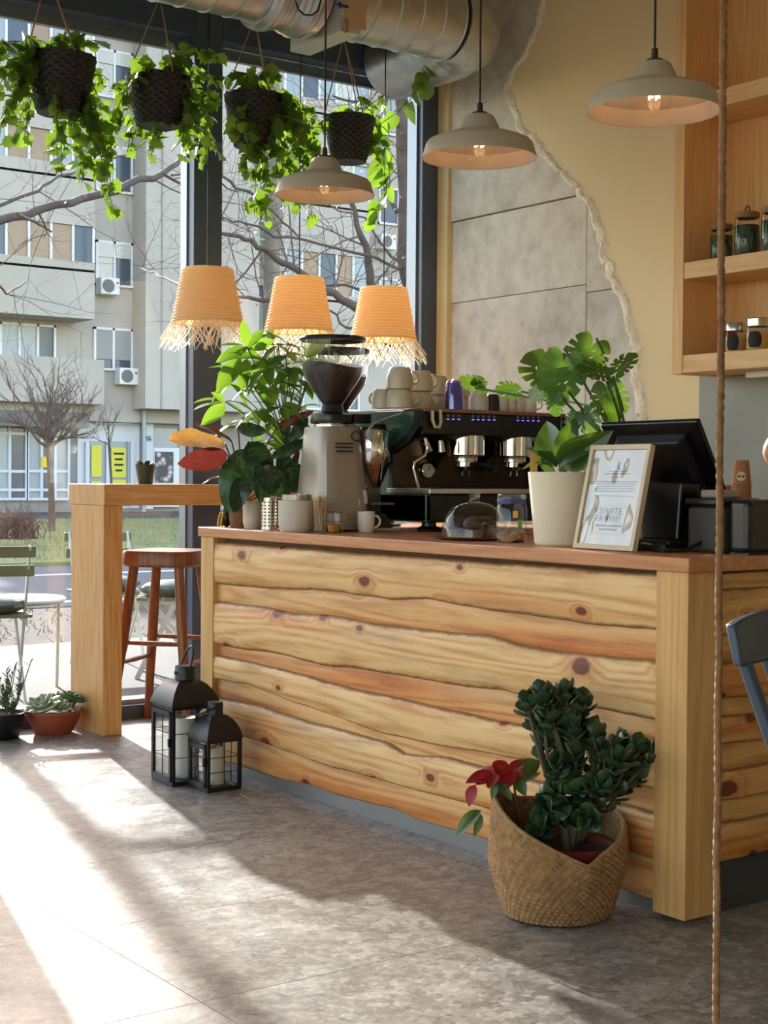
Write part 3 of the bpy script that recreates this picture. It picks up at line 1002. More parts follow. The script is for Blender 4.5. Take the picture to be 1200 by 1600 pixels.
# ------------------------------------------------------------------ twisted jute rope
rp = MB()
a0, a1 = at(1130, 0, y=-0.9), at(1118.5, 1600, y=-0.9)
N = 420
zz = [ZC - (ZC - 0.02) * i / N for i in range(N + 1)]
o = len(rp.v)
for i, z in enumerate(zz):
    f = (z - a1.z) / (a0.z - a1.z)
    cx = a1.x + (a0.x - a1.x) * f + 0.0016 * noise.noise(Vector((z * 9, 0, 0)))
    cy = -0.9 + 0.0016 * noise.noise(Vector((z * 9, 7, 0)))
    for k in range(12):
        a = 2 * pi * k / 12
        rr = 0.0058 + 0.0015 * cos(3 * (a + z * 120)) + 0.0006 * noise.noise(Vector((z * 60, k, 1)))
        rp.v.append(Vector((cx + rr * cos(a), cy + rr * sin(a), z)))
for i in range(N):
    for k in range(12):
        rp.f.append((i * 12 + k, (i + 1) * 12 + k, (i + 1) * 12 + (k + 1) % 12, i * 12 + (k + 1) % 12))
rr_ = random.Random(8)
for k in range(420):
    i = rr_.randrange(0, len(rp.v) - 5000 if len(rp.v) > 6000 else len(rp.v))
    i = rr_.randrange(0, N * 12)
    p0 = rp.v[i]
    d = Vector((rr_.uniform(-1, 1), rr_.uniform(-1, 1), rr_.uniform(-1, 1))) * rr_.uniform(0.003, 0.008)
    w = Vector((0.0003, 0.0003, 0.0003))
    rp.add([p0 - w, p0 + w, p0 + d], [(0, 1, 2)])
rope = single('hanging_rope', rp, plain('rope_jute', rgb(158, 118, 80), 0.9, c2=rgb(124, 88, 56), scale=60), 'coarse jute rope hanging from the ceiling near the camera', 'rope')
rope.data.set_sharp_from_angle(angle=radians(80))

# ------------------------------------------------------------------ leaf meshes (unit length along +Y)
def outline_leaf(name, half, mat, fold=0.15, droop=0.18, ctr=0.35):
    pts = [(x, y) for x, y in half] + [(-x, y) for x, y in reversed(half[1:-1])]
    f3 = lambda x, y: Vector((x, y, fold * abs(x) - droop * y * y))
    mb = MB()
    mb.v = [f3(0, ctr)] + [f3(x, y) for x, y in pts]
    n = len(pts)
    mb.f = [(0, 1 + i, 1 + (i + 1) % n) for i in range(n)]
    return mb.mesh(name, mat)
def blade(name, prof, mat, fold=0.2, droop=0.25, rows=9, wave=0.0, cup=0.0):
    """simple leaf: half-width profile prof(t), folded along the midrib, tip drooping"""
    mb = MB()
    for i in range(rows + 1):
        t = i / rows
        w = max(0.002, prof(t))
        for s in (-1, -0.55, 0, 0.55, 1):
            x = w * s
            wz = wave * sin(t * 14 + s) * abs(s)
            mb.v.append(Vector((x, t, fold * abs(x) - droop * t * t + wz - cup * x * x)))
    for i in range(rows):
        for k in range(4):
            a, b = i * 5 + k, i * 5 + 5 + k
            mb.f.append((a, a + 1, b + 1, b))
    return mb.mesh(name, mat)
M['ivy'] = leafmat('ivy_leaf', rgb(44, 72, 28), rgb(104, 126, 50), 0.33)
M['pothos'] = leafmat('pothos_leaf', rgb(62, 106, 32), rgb(112, 150, 54), 0.38)
M['money'] = leafmat('money_tree_leaf', rgb(38, 78, 26), rgb(78, 130, 42), 0.38)
M['monstera'] = leafmat('monstera_leaf', rgb(28, 70, 22), rgb(54, 104, 32), 0.24)
IVY = [(0, 0), (0.16, -0.11), (0.32, -0.02), (0.52, 0.06), (0.44, 0.24), (0.58, 0.44), (0.37, 0.48), (0.30, 0.70), (0.15, 0.70), (0, 1.0)]
ivy_me = [outline_leaf('ivy_leaf', IVY, M['ivy'], f, d) for f, d in ((0.25, 0.2), (-0.2, 0.3), (0.1, 0.05))]
HEART = [(0, 0.04), (0.12, -0.08), (0.30, -0.06), (0.42, 0.12), (0.44, 0.34), (0.34, 0.60), (0.18, 0.82), (0, 1.0)]
pot_me = [outline_leaf('pothos_leaf', HEART, M['pothos'], f, d) for f, d in ((0.3, 0.2), (0.1, 0.35), (-0.25, 0.15))]

def woven(prof, c, n, amp, mb=None, fn=None):
    """basket wall: rows of strands going alternately over and under n stakes"""
    mb = mb or MB()
    def rip(r, z, a, i): return r + amp * sin(a * n / 2 + (i // 2 % 2) * pi) + (amp * 0.8 if i % 2 else 0)
    return mb.lathe(prof, c, n * 4 if n * 4 < 200 else n * 3, fn or rip)

M['rattan'] = plain('black_rattan', rgb(34, 31, 30), 0.55)
def hanging_planter(pxl, pxr, pyt, pyb, hook, vines, label, leaves, seed, per=0.023, size=(0.042, 0.074), Yp=3.30):
    r = random.Random(seed)
    a, b = at(pxl, pyt, y=Yp), at(pxr, pyt, y=Yp)
    c = (a + b) / 2
    R = (b.x - a.x) / 2
    c.y = Yp
    zb = at((pxl + pxr) / 2, pyb, y=Yp).z
    h = c.z - zb
    base = Vector((c.x, Yp, zb))
    t = thing('hanging_planter', base, label, 'plant', 'hanging planters along the window')
    rows = 30
    pr = [(0.001, 0.004), (R * 0.62, 0.0)] + [(R * (0.64 + 0.36 * (i / rows) ** 0.75), h * i / rows) for i in range(rows + 1)] + [(R * 1.0, h + 0.006), (R * 0.95, h + 0.004), (R * 0.93, h * 0.85)]
    part('basket', woven(pr, base, 34, 0.0032), M['rattan'], t)
    part('soil', MB().disc(base + Vector((0, 0, h * 0.86)), R * 0.94), M['soil'], t)
    hp = at(hook[0], hook[1], y=Yp) if hook else Vector((c.x, Yp, ZC))
    hp = Vector((hp.x, Yp, max(hp.z, 3.2)))
    for k in range(3):
        an = 2 * pi * k / 3 + 0.5
        part('hanging_cord', MB().tube([base + Vector((R * cos(an), R * sin(an), h)), hp], 0.003, 6), M['cord'], t)
    part('hanging_cord', MB().tube([hp, Vector((hp.x, hp.y, ZC))], 0.0035, 6), M['cord'], t)
    top = base + Vector((0, 0, h * 0.95))
    if per < 0.04:
        vines = vines + [[(v[-1][0] + r.uniform(-22, 22), v[-1][1] + r.uniform(-16, 20))] for v in vines[:14]]
    for vi, path in enumerate(vines):
        yo = r.uniform(-0.16, 0.16)
        pts = [top + Vector((r.uniform(-.4, .4) * R, r.uniform(-.4, .4) * R, 0))]
        tgt = [at(px + r.uniform(-5, 5), py + r.uniform(-5, 5), y=Yp + yo * (i + 1) / len(path)) for i, (px, py) in enumerate(path)]
        if len(tgt) == 1:
            q = tgt[0]
            d = q - pts[0]
            out = Vector((d.x, d.y, 0))
            mid = pts[0] + out * 0.55 + Vector((0, 0, max(0.03, d.z * 0.75 + 0.05)))
            ctrl = [pts[0], mid, q]
        else:
            ctrl = [pts[0]] + tgt
        # smooth curve through the control points
        cur = []
        if len(ctrl) == 3:
            for i in range(13):
                s = i / 12
                cur.append(ctrl[0] * (1 - s) ** 2 + ctrl[1] * 2 * s * (1 - s) + ctrl[2] * s * s)
        else:
            for (p0, p1) in zip(ctrl, ctrl[1:]):
                for i in range(6): cur.append(p0.lerp(p1, i / 6))
            cur.append(ctrl[-1])
        part('vine', MB().tube(cur, 0.0018, 5, False), M['stem'], t)
        acc = r.uniform(0, per)
        for p0, p1 in zip(cur, cur[1:]):
            L = (p1 - p0).length
            while acc < L:
                p = p0.lerp(p1, acc / L)
                d = Vector((r.gauss(0, 0.6), r.gauss(0, 0.6), r.gauss(-0.45, 0.5)))
                nr = Vector((r.gauss(0, 0.7), -0.5 + r.gauss(0, 0.7), 0.55))
                put_leaf(r.choice(leaves), t, p + d.normalized() * 0.008, d, nr, r.uniform(*size) * (0.75 + 0.5 * r.random()))
                acc += per * r.uniform(0.6, 1.4)
            acc -= L
    return t
V1 = [(8, 190), (22, 122), (2, 62), (55, 62), (108, 58), (150, 62), (38, 212), (118, 235), (150, 268), (128, 275), (100, 275), (30, 100), (-15, 150), (165, 130), (150, 205), (-30, 90), (75, 80), (120, 180), (178, 210), (20, 160)]
hanging_planter(43, 145, 92, 178, (75, -40), [[v] for v in V1] + [[(150, 200), (165, 260), (178, 318), (184, 326)]], 'leftmost hanging black basket of trailing ivy at the window', ivy_me, 11)
V2 = [(205, 232), (232, 246), (262, 205), (300, 232), (320, 150), (292, 92), (342, 125), (312, 205), (190, 185), (340, 244), (182, 140), (268, 98), (330, 182), (215, 110), (250, 190), (300, 120), (345, 85), (160, 240), (285, 165), (320, 215)]
hanging_planter(202, 292, 124, 198, (250, 4), [[v] for v in V2], 'hanging black basket of dense ivy left of the window mullion', ivy_me, 12)
V3 = [(362, 112), (382, 120), (430, 122), (442, 200), (388, 268), (412, 300), (452, 310), (482, 252), (420, 345), (470, 182), (502, 292), (382, 240), (468, 330), (510, 200), (400, 100), (460, 160), (440, 260), (490, 180), (365, 205), (470, 225)]
hanging_planter(357, 436, 152, 230, (398, 34), [[v] for v in V3], 'hanging black basket of ivy just right of the window mullion', ivy_me, 13)
V4 = [[(612, 130), (596, 165)], [(585, 180), (600, 232), (606, 300), (585, 345)], [(560, 170), (590, 162)], [(525, 165), (512, 182)], [(590, 205), (622, 258)], [(600, 215), (606, 270), (594, 330), (580, 342)], [(550, 160), (565, 155)], [(540, 165), (545, 150)], [(590, 230), (600, 262)],
      [(592, 195), (625, 178), (641, 150), (655, 130), (668, 95), (675, 60), (672, 20), (655, -10)]]
hanging_planter(512, 578, 186, 254, (537, 66), V4, 'rightmost hanging black basket with heart-leaved pothos vines', pot_me, 14, 0.058, (0.075, 0.115))
# ------------------------------------------------------------------ things on the counter
def top(px, py): return at(px, py, z=ZTOP)
PXM = lambda p: (p - CAM).dot(fw) / FPX        # metres per pixel at a point
TOCAM = lambda p: (CAM - p).normalized()

def pot_profile(r0, r1, h, lip=0.0, th=0.006):
    return [(0.001, 0.001), (r0 * 0.96, 0.0), (r0, 0.004), (r1, h - 0.004), (r1 + lip, h), (r1 - th + lip, h), (r1 - th, h - 0.01), (r0 - th, 0.02)]

# small gilt-and-black animal figure
f = Vector((0.085, 2.462, ZTOP))
fg = thing('cat_figurine', f, 'small gilt and black sitting cat figurine at the counter end', 'figurine')
gilt = plain('gilt', rgb(190, 150, 70), 0.35, 0.6, c2=rgb(120, 86, 34), scale=40)
part('body', MB().ball(f + Vector((0.004, 0, 0.034)), 0.030, 14, 0.8, 0.75, 1.15).ball(f + Vector((0.0, -0.006, 0.062)), 0.019, 12, 0.9, 0.8, 1.1), plain('figure_black', rgb(24, 22, 20), 0.3), fg)
hd = MB().ball(f + Vector((-0.004, -0.012, 0.088)), 0.017, 12, 0.95, 1.05, 0.95).ball(f + Vector((-0.012, -0.026, 0.083)), 0.008, 8)
for s in (-1, 1):
    hd.tube([f + Vector((-0.004 + s * 0.010, -0.010, 0.098)), f + Vector((-0.004 + s * 0.012, -0.010, 0.118))], [0.007, 0.0008], 6)
part('head', hd, gilt, fg)
for s in (-1, 1):
    part('leg', MB().tube([f + Vector((-0.012, s * 0.010, 0.055)), f + Vector((-0.022, s * 0.011, 0.03)), f + Vector((-0.024, s * 0.011, 0.004))], [0.008, 0.006, 0.007], 8), gilt, fg)
part('tail', MB().tube([f + Vector((0.022, 0.0, 0.012)), f + Vector((0.034, -0.014, 0.018)), f + Vector((0.03, -0.03, 0.03))], [0.006, 0.005, 0.003], 7), gilt, fg)

# calathea in a woven pot
M['cala'] = leafmat('calathea_leaf', rgb(18, 34, 18), rgb(30, 56, 26), 0.10, rgb(60, 90, 30), 0.3, rgb(52, 84, 44))
M['cala_red'] = leafmat('calathea_underside', rgb(70, 26, 34), rgb(98, 42, 40), 0.22, rgb(140, 52, 42), 0.4, rgb(120, 70, 50))
M['cala_backlit'] = leafmat('calathea_backlit', rgb(196, 122, 60), rgb(206, 140, 76), 0.5, rgb(232, 170, 90), 0.4, rgb(160, 84, 60))  # light shining through the leaf is painted into this orange
ell = lambda w, p=0.75, q=0.9: (lambda t: w * (sin(pi * min(1, max(0, t)) ** p)) ** q)
cal_me = {k: blade('calathea_leaf', ell(0.29, 0.85, 0.62), M[k], 0.12, d, 10, 0.02) for k, d in (('cala', 0.22), ('cala_red', 0.1), ('cala_backlit', 0.08))}
cb = Vector((0.115, 2.385, ZTOP))
cp = thing('calathea_plant', cb, 'dark-leaved calathea with burgundy undersides in a brown woven pot', 'plant')
pr = [(0.001, 0.002), (0.043, 0.0)] + [(0.044 + 0.014 * i / 16, 0.098 * i / 16) for i in range(17)] + [(0.055, 0.1), (0.054, 0.08)]
part('woven_pot', woven(pr, cb, 24, 0.0016), plain('brown_weave', rgb(130, 88, 52), 0.7, c2=rgb(96, 62, 36), scale=80), cp)
part('soil', MB().disc(cb + Vector((0, 0, 0.088)), 0.054), M['soil'], cp)
def leaf_px(parent, me, b, tip, Yp, Yt, w=1.0, nrm=None, roll=0.0, stem=None, smat=None):
    """leaf between two pixels of the photograph, at the given distances from the window wall"""
    p0, p1 = at(b[0], b[1], y=Yp), at(tip[0], tip[1], y=Yt)
    d = p1 - p0
    nr = nrm or (TOCAM(p0) + Vector((0, 0, 0.6)))
    if roll: nr = Matrix.Rotation(roll, 3, d.normalized()) @ nr
    put_leaf(me, parent, p0, d, nr, d.length, w)
    if stem is not None:
        m = (p0 + stem) / 2 + Vector((0, 0, 0.03))
        part('stalk', MB().tube([stem, m, p0], 0.0028, 6, False), smat or M['stem'], parent)
root = cb + Vector((0, 0, 0.09))
wine = plain('wine_stalk', rgb(92, 40, 40), 0.5)
for me, b, tp, ya, yb, w, roll in (
        ('cala_backlit', (352, 694), (266, 680), 2.40, 2.36, 0.95, 0.4), ('cala_red', (356, 712), (283, 724), 2.34, 2.28, 0.62, -0.7),
        ('cala_red', (362, 690), (304, 655), 2.44, 2.50, 0.55, 0.7), ('cala_red', (352, 742), (312, 752), 2.36, 2.34, 0.35, 0.9),
        ('cala', (392, 700), (352, 792), 2.26, 2.22, 1.05, 0.2), ('cala', (388, 690), (425, 745), 2.28, 2.20, 1.1, -0.1),
        ('cala', (372, 668), (412, 676), 2.40, 2.30, 0.85, 0.9), ('cala', (470, 770), (440, 708), 2.16, 2.20, 1.1, 0.1),
        ('cala', (380, 745), (368, 796), 2.25, 2.20, 0.9, -0.3), ('cala', (424, 714), (482, 690), 2.20, 2.10, 0.55, 0.8),
        ('cala_red', (432, 668), (490, 642), 2.30, 2.20, 0.40, 0.5), ('cala', (455, 690), (480, 652), 2.24, 2.20, 0.75, 0.2),
        ('cala_red', (424, 700), (460, 712), 2.30, 2.24, 0.7, -0.9), ('cala', (405, 730), (450, 775), 2.20, 2.14, 1.1, 0.3),
        ('cala', (420, 720), (412, 780), 2.22, 2.16, 1.1, -0.5), ('cala_red', (446, 760), (468, 700), 2.24, 2.24, 0.35, 0.2)):
    leaf_px(cp, cal_me[me], b, tp, ya, yb, w, None, roll, root, wine)

# money tree behind it
mb_ = Vector((0.30, 2.36, ZTOP))
mt = thing('money_tree', mb_, 'bushy bright green money tree behind the calathea on the counter', 'plant')
part('pot', MB().lathe(pot_profile(0.05, 0.065, 0.11), mb_, 28), plain('dark_pot', rgb(52, 48, 46), 0.5), mt)
part('soil', MB().disc(mb_ + Vector((0, 0, 0.10)), 0.058), M['soil'], mt)
money_me = [blade('money_leaf', ell(0.17, 0.85, 0.85), M['money'], 0.25, d, 8) for d in (0.12, 0.3, 0.45)]
rg = random.Random(21)
part('trunk', MB().tube([mb_ + Vector((0, 0, 0.09)), mb_ + Vector((0.01, 0.01, 0.2)), mb_ + Vector((0.0, -0.01, 0.32))], [0.012, 0.010, 0.007], 10), M['bark'], mt)
tk = mb_ + Vector((0.0, -0.01, 0.30))
for (hx, hy, n_, L, yy) in ((386, 542, 7, 0.13, 2.34), (372, 580, 6, 0.13, 2.30), (420, 575, 6, 0.13, 2.24), (446, 556, 6, 0.12, 2.32), (455, 575, 6, 0.12, 2.28), (440, 600, 6, 0.12, 2.34), (478, 605, 5, 0.11, 2.38), (460, 655, 6, 0.11, 2.36), (425, 660, 6, 0.12, 2.40), (410, 560, 6, 0.12, 2.38), (484, 580, 4, 0.10, 2.30), (435, 540, 5, 0.11, 2.38), (462, 592, 6, 0.12, 2.36), (352, 628, 4, 0.15, 2.42), (402, 640, 6, 0.13, 2.30), (440, 636, 6, 0.12, 2.22), (396, 604, 6, 0.12, 2.22), (474, 566, 5, 0.11, 2.44), (470, 636, 5, 0.11, 2.46), (424, 522, 4, 0.12, 2.44), (415, 690, 5, 0.12, 2.44), (450, 690, 5, 0.11, 2.48), (372, 660, 4, 0.12, 2.46), (506, 540, 2, 0.12, 2.50), (360, 600, 4, 0.13, 2.46), (430, 610, 5, 0.12, 2.50), (394, 565, 5, 0.12, 2.46)):
    h = at(hx, hy, y=yy)
    m = (tk + h) / 2 + Vector((rg.gauss(0, .01), rg.gauss(0, .01), 0.02))
    part('stalk', MB().tube([tk, m, h], 0.0022, 6, False), M['stem'], mt)
    a0 = rg.uniform(0, 2 * pi)
    for k in range(n_):
        a = a0 + 2 * pi * k / n_ + rg.gauss(0, 0.15)
        d = Vector((cos(a), sin(a), rg.uniform(-0.55, 0.35)))
        put_leaf(rg.choice(money_me), mt, h, d, Vector((0, 0, 1)) + Vector((rg.gauss(0, .3), rg.gauss(0, .3), 0)), L * rg.uniform(0.75, 1.1), rg.uniform(0.9, 1.25))
for b, tp in (((386, 542), (380, 500)), ((388, 542), (412, 512)), ((386, 542), (342, 562)), ((376, 560), (338, 610)), ((352, 632), (316, 662)), ((352, 628), (332, 612)), ((390, 545), (430, 530)), ((400, 640), (430, 662)), ((386, 560), (376, 610)), ((430, 600), (420, 640)), ((480, 560), (512, 522))):
    leaf_px(mt, money_me[0], b, tp, 2.26, 2.24, 1.25, TOCAM(mb_) + Vector((0, 0, 0.3)), rg.uniform(-.4, .4))

# two ribbed white pots, perforated steel canister, stirrers, tumbler in a wire holder, mug
M['offwhite'] = plain('matt_white_ceramic', rgb(204, 192, 176), 0.45)
def ribbed(name, c, r, h, label, ribs=36):
    t = thing(name, c, label, 'pot')
    pr = [(0.001, 0.001), (r * 0.78, 0.0), (r * 0.86, h * 0.04), (r * 0.95, h * 0.16), (r * 0.955, h * 0.17), (r * 0.985, h * 0.2), (r, h * 0.9), (r * 1.015, h * 0.92), (r * 1.015, h), (r * 0.93, h), (r * 0.9, h * 0.5)]
    def rib(rr, z, a, i): return rr * (1 + (0.010 * abs(sin(a * ribs / 2)) if 5 <= i <= 6 else 0))
    part('body', MB().lathe(pr, c, ribs * 4, rib), M['offwhite'], t)
    return t
c1 = Vector((0.096, 2.275, ZTOP))
w1 = ribbed('ribbed_pot', c1, 0.038, 0.104, 'slim ribbed white pot between the woven pot and the steel canister')
part('stones', MB().disc(c1 + Vector((0, 0, 0.085)), 0.034), M['soil'], w1)
for k in range(7):
    put_leaf(cal_me['cala'], w1, c1 + Vector((0, 0, 0.09)), Vector((cos(k * 0.9), sin(k * 0.9), 0.5)), Vector((0, 0, 1)), 0.045)
c2 = Vector((0.115, 2.185, ZTOP))
pc = thing('perforated_canister', c2, 'shiny steel canister with rows of round holes', 'canister')
part('tube', MB().lathe([(0.001, 0), (0.033, 0.0), (0.033, 0.118), (0.031, 0.118), (0.031, 0.004)], c2, 40), M['steel'], pc)
hm = plain('hole_dark', rgb(20, 18, 16), 0.9)
hl_ = MB()
for i in range(14):
    for j in range(8):
        a = 2 * pi * (i + 0.5 * (j % 2) * 0) / 14
        p = c2 + Vector((cos(a) * 0.0334, sin(a) * 0.0334, 0.014 + j * 0.0125))
        u, w = Vector((-sin(a), cos(a), 0)), Vector((0, 0, 1))
        hl_.add([p + u * cos(q) * 0.0032 + w * sin(q) * 0.0032 for q in [2 * pi * m / 8 for m in range(8)]], [tuple(range(8))])
part('perforation', hl_, hm, pc, False, kind='stuff')
c3 = Vector((0.072, 1.932, ZTOP))
w2 = ribbed('ribbed_pot', c3, 0.066, 0.112, 'wide ribbed white pot holding a steel band, in front of the grinder', 48)
part('steel_liner', MB().lathe([(0.052, 0.09), (0.055, 0.132), (0.053, 0.133), (0.05, 0.1)], c3, 40), M['steel'], w2)
for k in range(4):
    a = -0.5 + k * 0.35
    part('spoon', MB().tube([c3 + Vector((0.0, 0.0, 0.06)), c3 + Vector((0.045 * cos(a), 0.045 * sin(a), 0.136))], 0.003, 6), M['steel'], w2)
c4 = Vector((0.108, 1.835, ZTOP))
sk_ = thing('stirrer_glass', c4, 'glass full of thin wooden coffee stirrers', 'glass')
part('glass', MB().lathe([(0.001, 0.003), (0.022, 0.002), (0.028, 0.085), (0.0265, 0.085), (0.021, 0.006)], c4, 28), M['ware'], sk_)
sm = plain('stirrer_wood', rgb(206, 166, 118), 0.6)
for k in range(26):
    a, q = rg.uniform(0, 6.28), rg.uniform(0, 0.017)
    b = rg.uniform(0, 6.28)
    part('stirrer', MB().beam(c4 + Vector((q * cos(a), q * sin(a), 0.008)), c4 + Vector((q * cos(a) + 0.012 * cos(b), q * sin(a) + 0.012 * sin(b), 0.122 + rg.uniform(-.006, .006))), 0.005, 0.0014), sm, sk_, False)
c5 = Vector((0.128, 1.778, ZTOP))
tu = thing('tumbler', c5, 'small glass with amber drink in a gold wire holder', 'glass')
part('glass', MB().lathe([(0.001, 0.004), (0.020, 0.003), (0.027, 0.03), (0.030, 0.068), (0.0285, 0.068), (0.025, 0.03), (0.018, 0.008)], c5, 28), M['ware'], tu)
part('drink', MB().lathe([(0.001, 0.005), (0.019, 0.005), (0.0245, 0.030), (0.001, 0.031)], c5, 24), plain('amber_drink', rgb(196, 132, 56), 0.15), tu)
gw = plain('gold_wire', rgb(140, 108, 60), 0.3, 0.9)
for z, rr in ((0.003, 0.03), (0.04, 0.042), (0.075, 0.036)):
    part('wire_ring', MB().tube([c5 + Vector((rr * cos(a), rr * sin(a), z)) for a in [2 * pi * k / 24 for k in range(24)]], 0.0011, 5, False, True), gw, tu)
for k in range(6):
    a = 2 * pi * k / 6
    e = Vector((cos(a), sin(a), 0))
    part('wire_stay', MB().tube([c5 + e * 0.03 + Vector((0, 0, 0.003)), c5 + e * 0.042 + Vector((0, 0, 0.04)), c5 + e * 0.036 + Vector((0, 0, 0.075))], 0.0011, 5), gw, tu)

def mug(c, r, h, label, mat, hand=0.0, inverted=False, handle=True, group=None, r0=None, cat='cup', name='mug'):
    t = thing(name, c, label, cat, group)
    r0 = r0 or r * 0.9
    pr = [(0.001, 0.0), (r0 * 0.85, 0.0), (r0, 0.006), (r, h * 0.5), (r, h), (r - 0.003, h), (r - 0.004, h * 0.5), (r0 - 0.006, 0.008), (0.001, 0.006)]
    if inverted: pr = [(a, h - b) for a, b in pr]
    part('body', MB().lathe(pr, c, 36), mat, t)
    if handle:
        u = Vector((cos(hand), sin(hand), 0))
        pts = []
        for i in range(11):
            a = -pi / 2 + pi * i / 10
            pts.append(c + u * (r - 0.004 + 0.024 * cos(a)) + Vector((0, 0, h * 0.52 + h * 0.30 * sin(a))))
        part('handle', MB().tube(pts, 0.0042, 8), mat, t)
    return t
HR = atan2(rt.y, rt.x)                     # direction of the photograph's right-hand side
c6 = Vector((0.282, 1.800, ZTOP))
mg = mug(c6, 0.031, 0.074, 'white espresso mug with a spoon standing in front of the grinder', M['white'], HR + 0.2)
part('spoon', MB().tube([c6 + Vector((-0.008, 0.004, 0.01)), c6 + Vector((-0.024, 0.010, 0.118))], [0.003, 0.0045], 8), M['steel'], mg)

# ------------------------------------------------------------------ coffee grinders
M['grinder'] = plain('grinder_enamel', rgb(160, 148, 134), 0.34, 0.25)
M['beans'] = plain('coffee_beans', rgb(58, 32, 24), 0.4, c2=rgb(30, 16, 12), scale=140, bump=0.9, bscale=160)
def grinder(c, label):
    g = thing('coffee_grinder', c, label, 'grinder', 'coffee grinders')
    C_ = lambda x, y, z: c + Vector((x, y, z))
    rows = [(0.115, 0.135, 0.012, 0.0), (0.115, 0.135, 0.05, 0.0), (0.104, 0.122, 0.085, 0.004), (0.098, 0.112, 0.14, 0.004), (0.090, 0.096, 0.26, 0.004), (0.083, 0.086, 0.37, 0.004), (0.080, 0.083, 0.378, 0.004)]
    b = MB()
    N = 32
    for hx, hy, z, o in rows:
        for k in range(N):
            a = 2 * pi * k / N
            ca, sa = cos(a), sin(a)
            q = 1 / ((abs(ca) ** 5 + abs(sa) ** 5) ** 0.2)
            b.v.append(C_(ca * q * hx, sa * q * hy, z))
    for i in range(len(rows) - 1):
        for k in range(N):
            b.f.append((i * N + k, i * N + (k + 1) % N, i * N + N + (k + 1) % N, i * N + N + k))
    b.f += [tuple(range(N))[::-1], tuple((len(rows) - 1) * N + k for k in range(N))]
    bd = part('body', b, M['grinder'], g)
    for k in range(4):
        part('foot', MB().cyl(C_((-1) ** k * 0.085, (-1) ** (k // 2) * 0.1, 0), C_((-1) ** k * 0.085, (-1) ** (k // 2) * 0.1, 0.014), 0.014, 0.012, 12), M['black'], g)
    for k in range(3):
        z = 0.288 + k * 0.014
        y = -0.096 + 0.0025
        part('vent_slot', MB().box(c.x - 0.045, c.x + 0.025, c.y - 0.103, c.y - 0.08, c.z + z, c.z + z + 0.0045), M['black'], bd, False)
    pts = [C_(0.045 + 0.022 * cos(a), -0.0945 + 0.003 * sin(a), 0.345 + 0.017 * sin(a)) for a in [2 * pi * k / 24 for k in range(24)]]
    part('badge', MB().tube(pts, 0.0022, 6, False, True), M['black'], bd)
    part('rating_plate', MB().hexa([C_(0.03, -0.116, 0.10), C_(0.082, -0.116, 0.10), C_(0.082, -0.110, 0.10), C_(0.03, -0.110, 0.10)], [C_(0.03, -0.107, 0.15), C_(0.082, -0.107, 0.15), C_(0.082, -0.10, 0.15), C_(0.03, -0.10, 0.15)]), plain('rating_label', rgb(206, 200, 188), 0.5), bd, False)
    part('collar', MB().lathe([(0.06, 0.376), (0.066, 0.38), (0.066, 0.388), (0.052, 0.39), (0.052, 0.394)], c, 32), M['steel'], g)
    part('adjuster', MB().lathe([(0.078, 0.392), (0.080, 0.398), (0.076, 0.424), (0.045, 0.434), (0.040, 0.46), (0.034, 0.462)], c, 32), M['blackgloss'], g)
    part('adjuster_arm', MB().cbox(C_(0.10, -0.03, 0.412), 0.08, 0.05, 0.034), M['blackgloss'], g, False, 0.004)
    hp = [(0.036, 0.458), (0.044, 0.470), (0.104, 0.560), (0.114, 0.590), (0.118, 0.660), (0.119, 0.694)]
    part('hopper', MB().lathe(hp, c, 44), M['ware'], g)
    part('beans', MB().lathe([(0.001, 0.462), (0.033, 0.462), (0.041, 0.472), (0.100, 0.560), (0.109, 0.588), (0.110, 0.604), (0.06, 0.61), (0.001, 0.606)], c, 40, lambda r, z, a, i: (r, z + (0.010 * sin(a * 2 + 1) if i in (5, 6) else 0))), M['beans'], g)
    part('lid', MB().lathe([(0.112, 0.692), (0.121, 0.692), (0.123, 0.702), (0.119, 0.708), (0.001, 0.709)], c, 44), plain('smoked_lid', rgb(24, 16, 18), 0.25), g)
    dc = C_(0.148, -0.055, 0)
    wing = lambda r, z, a, i: r * (1 + 0.035 * abs(sin(3 * a)))
    ds = part('doser', MB().lathe([(0.001, 0.372), (0.058, 0.372), (0.062, 0.366), (0.062, 0.25), (0.058, 0.244), (0.028, 0.162), (0.024, 0.158), (0.001, 0.158)], dc, 48, wing), M['chrome'], g)
    part('doser_lid', MB().lathe([(0.05, 0.372), (0.048, 0.382), (0.001, 0.384)], dc, 32), M['black'], ds)
    part('doser_lever', MB().tube([dc + Vector((-0.03, -0.03, 0.385)), dc + Vector((0.02, -0.03, 0.388)), dc + Vector((0.03, -0.03, 0.385))], 0.008, 8), M['black'], ds)
    fm = plain('fork_metal', rgb(96, 90, 84), 0.4, 0.5)
    part('fork_stand', MB().hexa([dc + Vector(q) for q in ((-0.065, -0.055, 0.012), (0.06, -0.055, 0.012), (0.06, 0.05, 0.012), (-0.065, 0.05, 0.012))], [dc + Vector(q) for q in ((-0.055, -0.035, 0.065), (0.03, -0.035, 0.065), (0.03, 0.04, 0.065), (-0.055, 0.04, 0.065))]), fm, g, False, 0.006)
    part('fork_column', MB().hexa([dc + Vector(q) for q in ((-0.05, -0.02, 0.06), (0.028, -0.02, 0.06), (0.028, 0.03, 0.06), (-0.05, 0.03, 0.06))], [dc + Vector(q) for q in ((-0.035, -0.02, 0.165), (0.022, -0.02, 0.165), (0.022, 0.03, 0.165), (-0.035, 0.03, 0.165))]), fm, g, False, 0.006)
    part('fork', MB().beam(dc + Vector((-0.045, -0.04, 0.100)), dc + Vector((0.04, -0.065, 0.100)), 0.05, 0.008), fm, g, False)
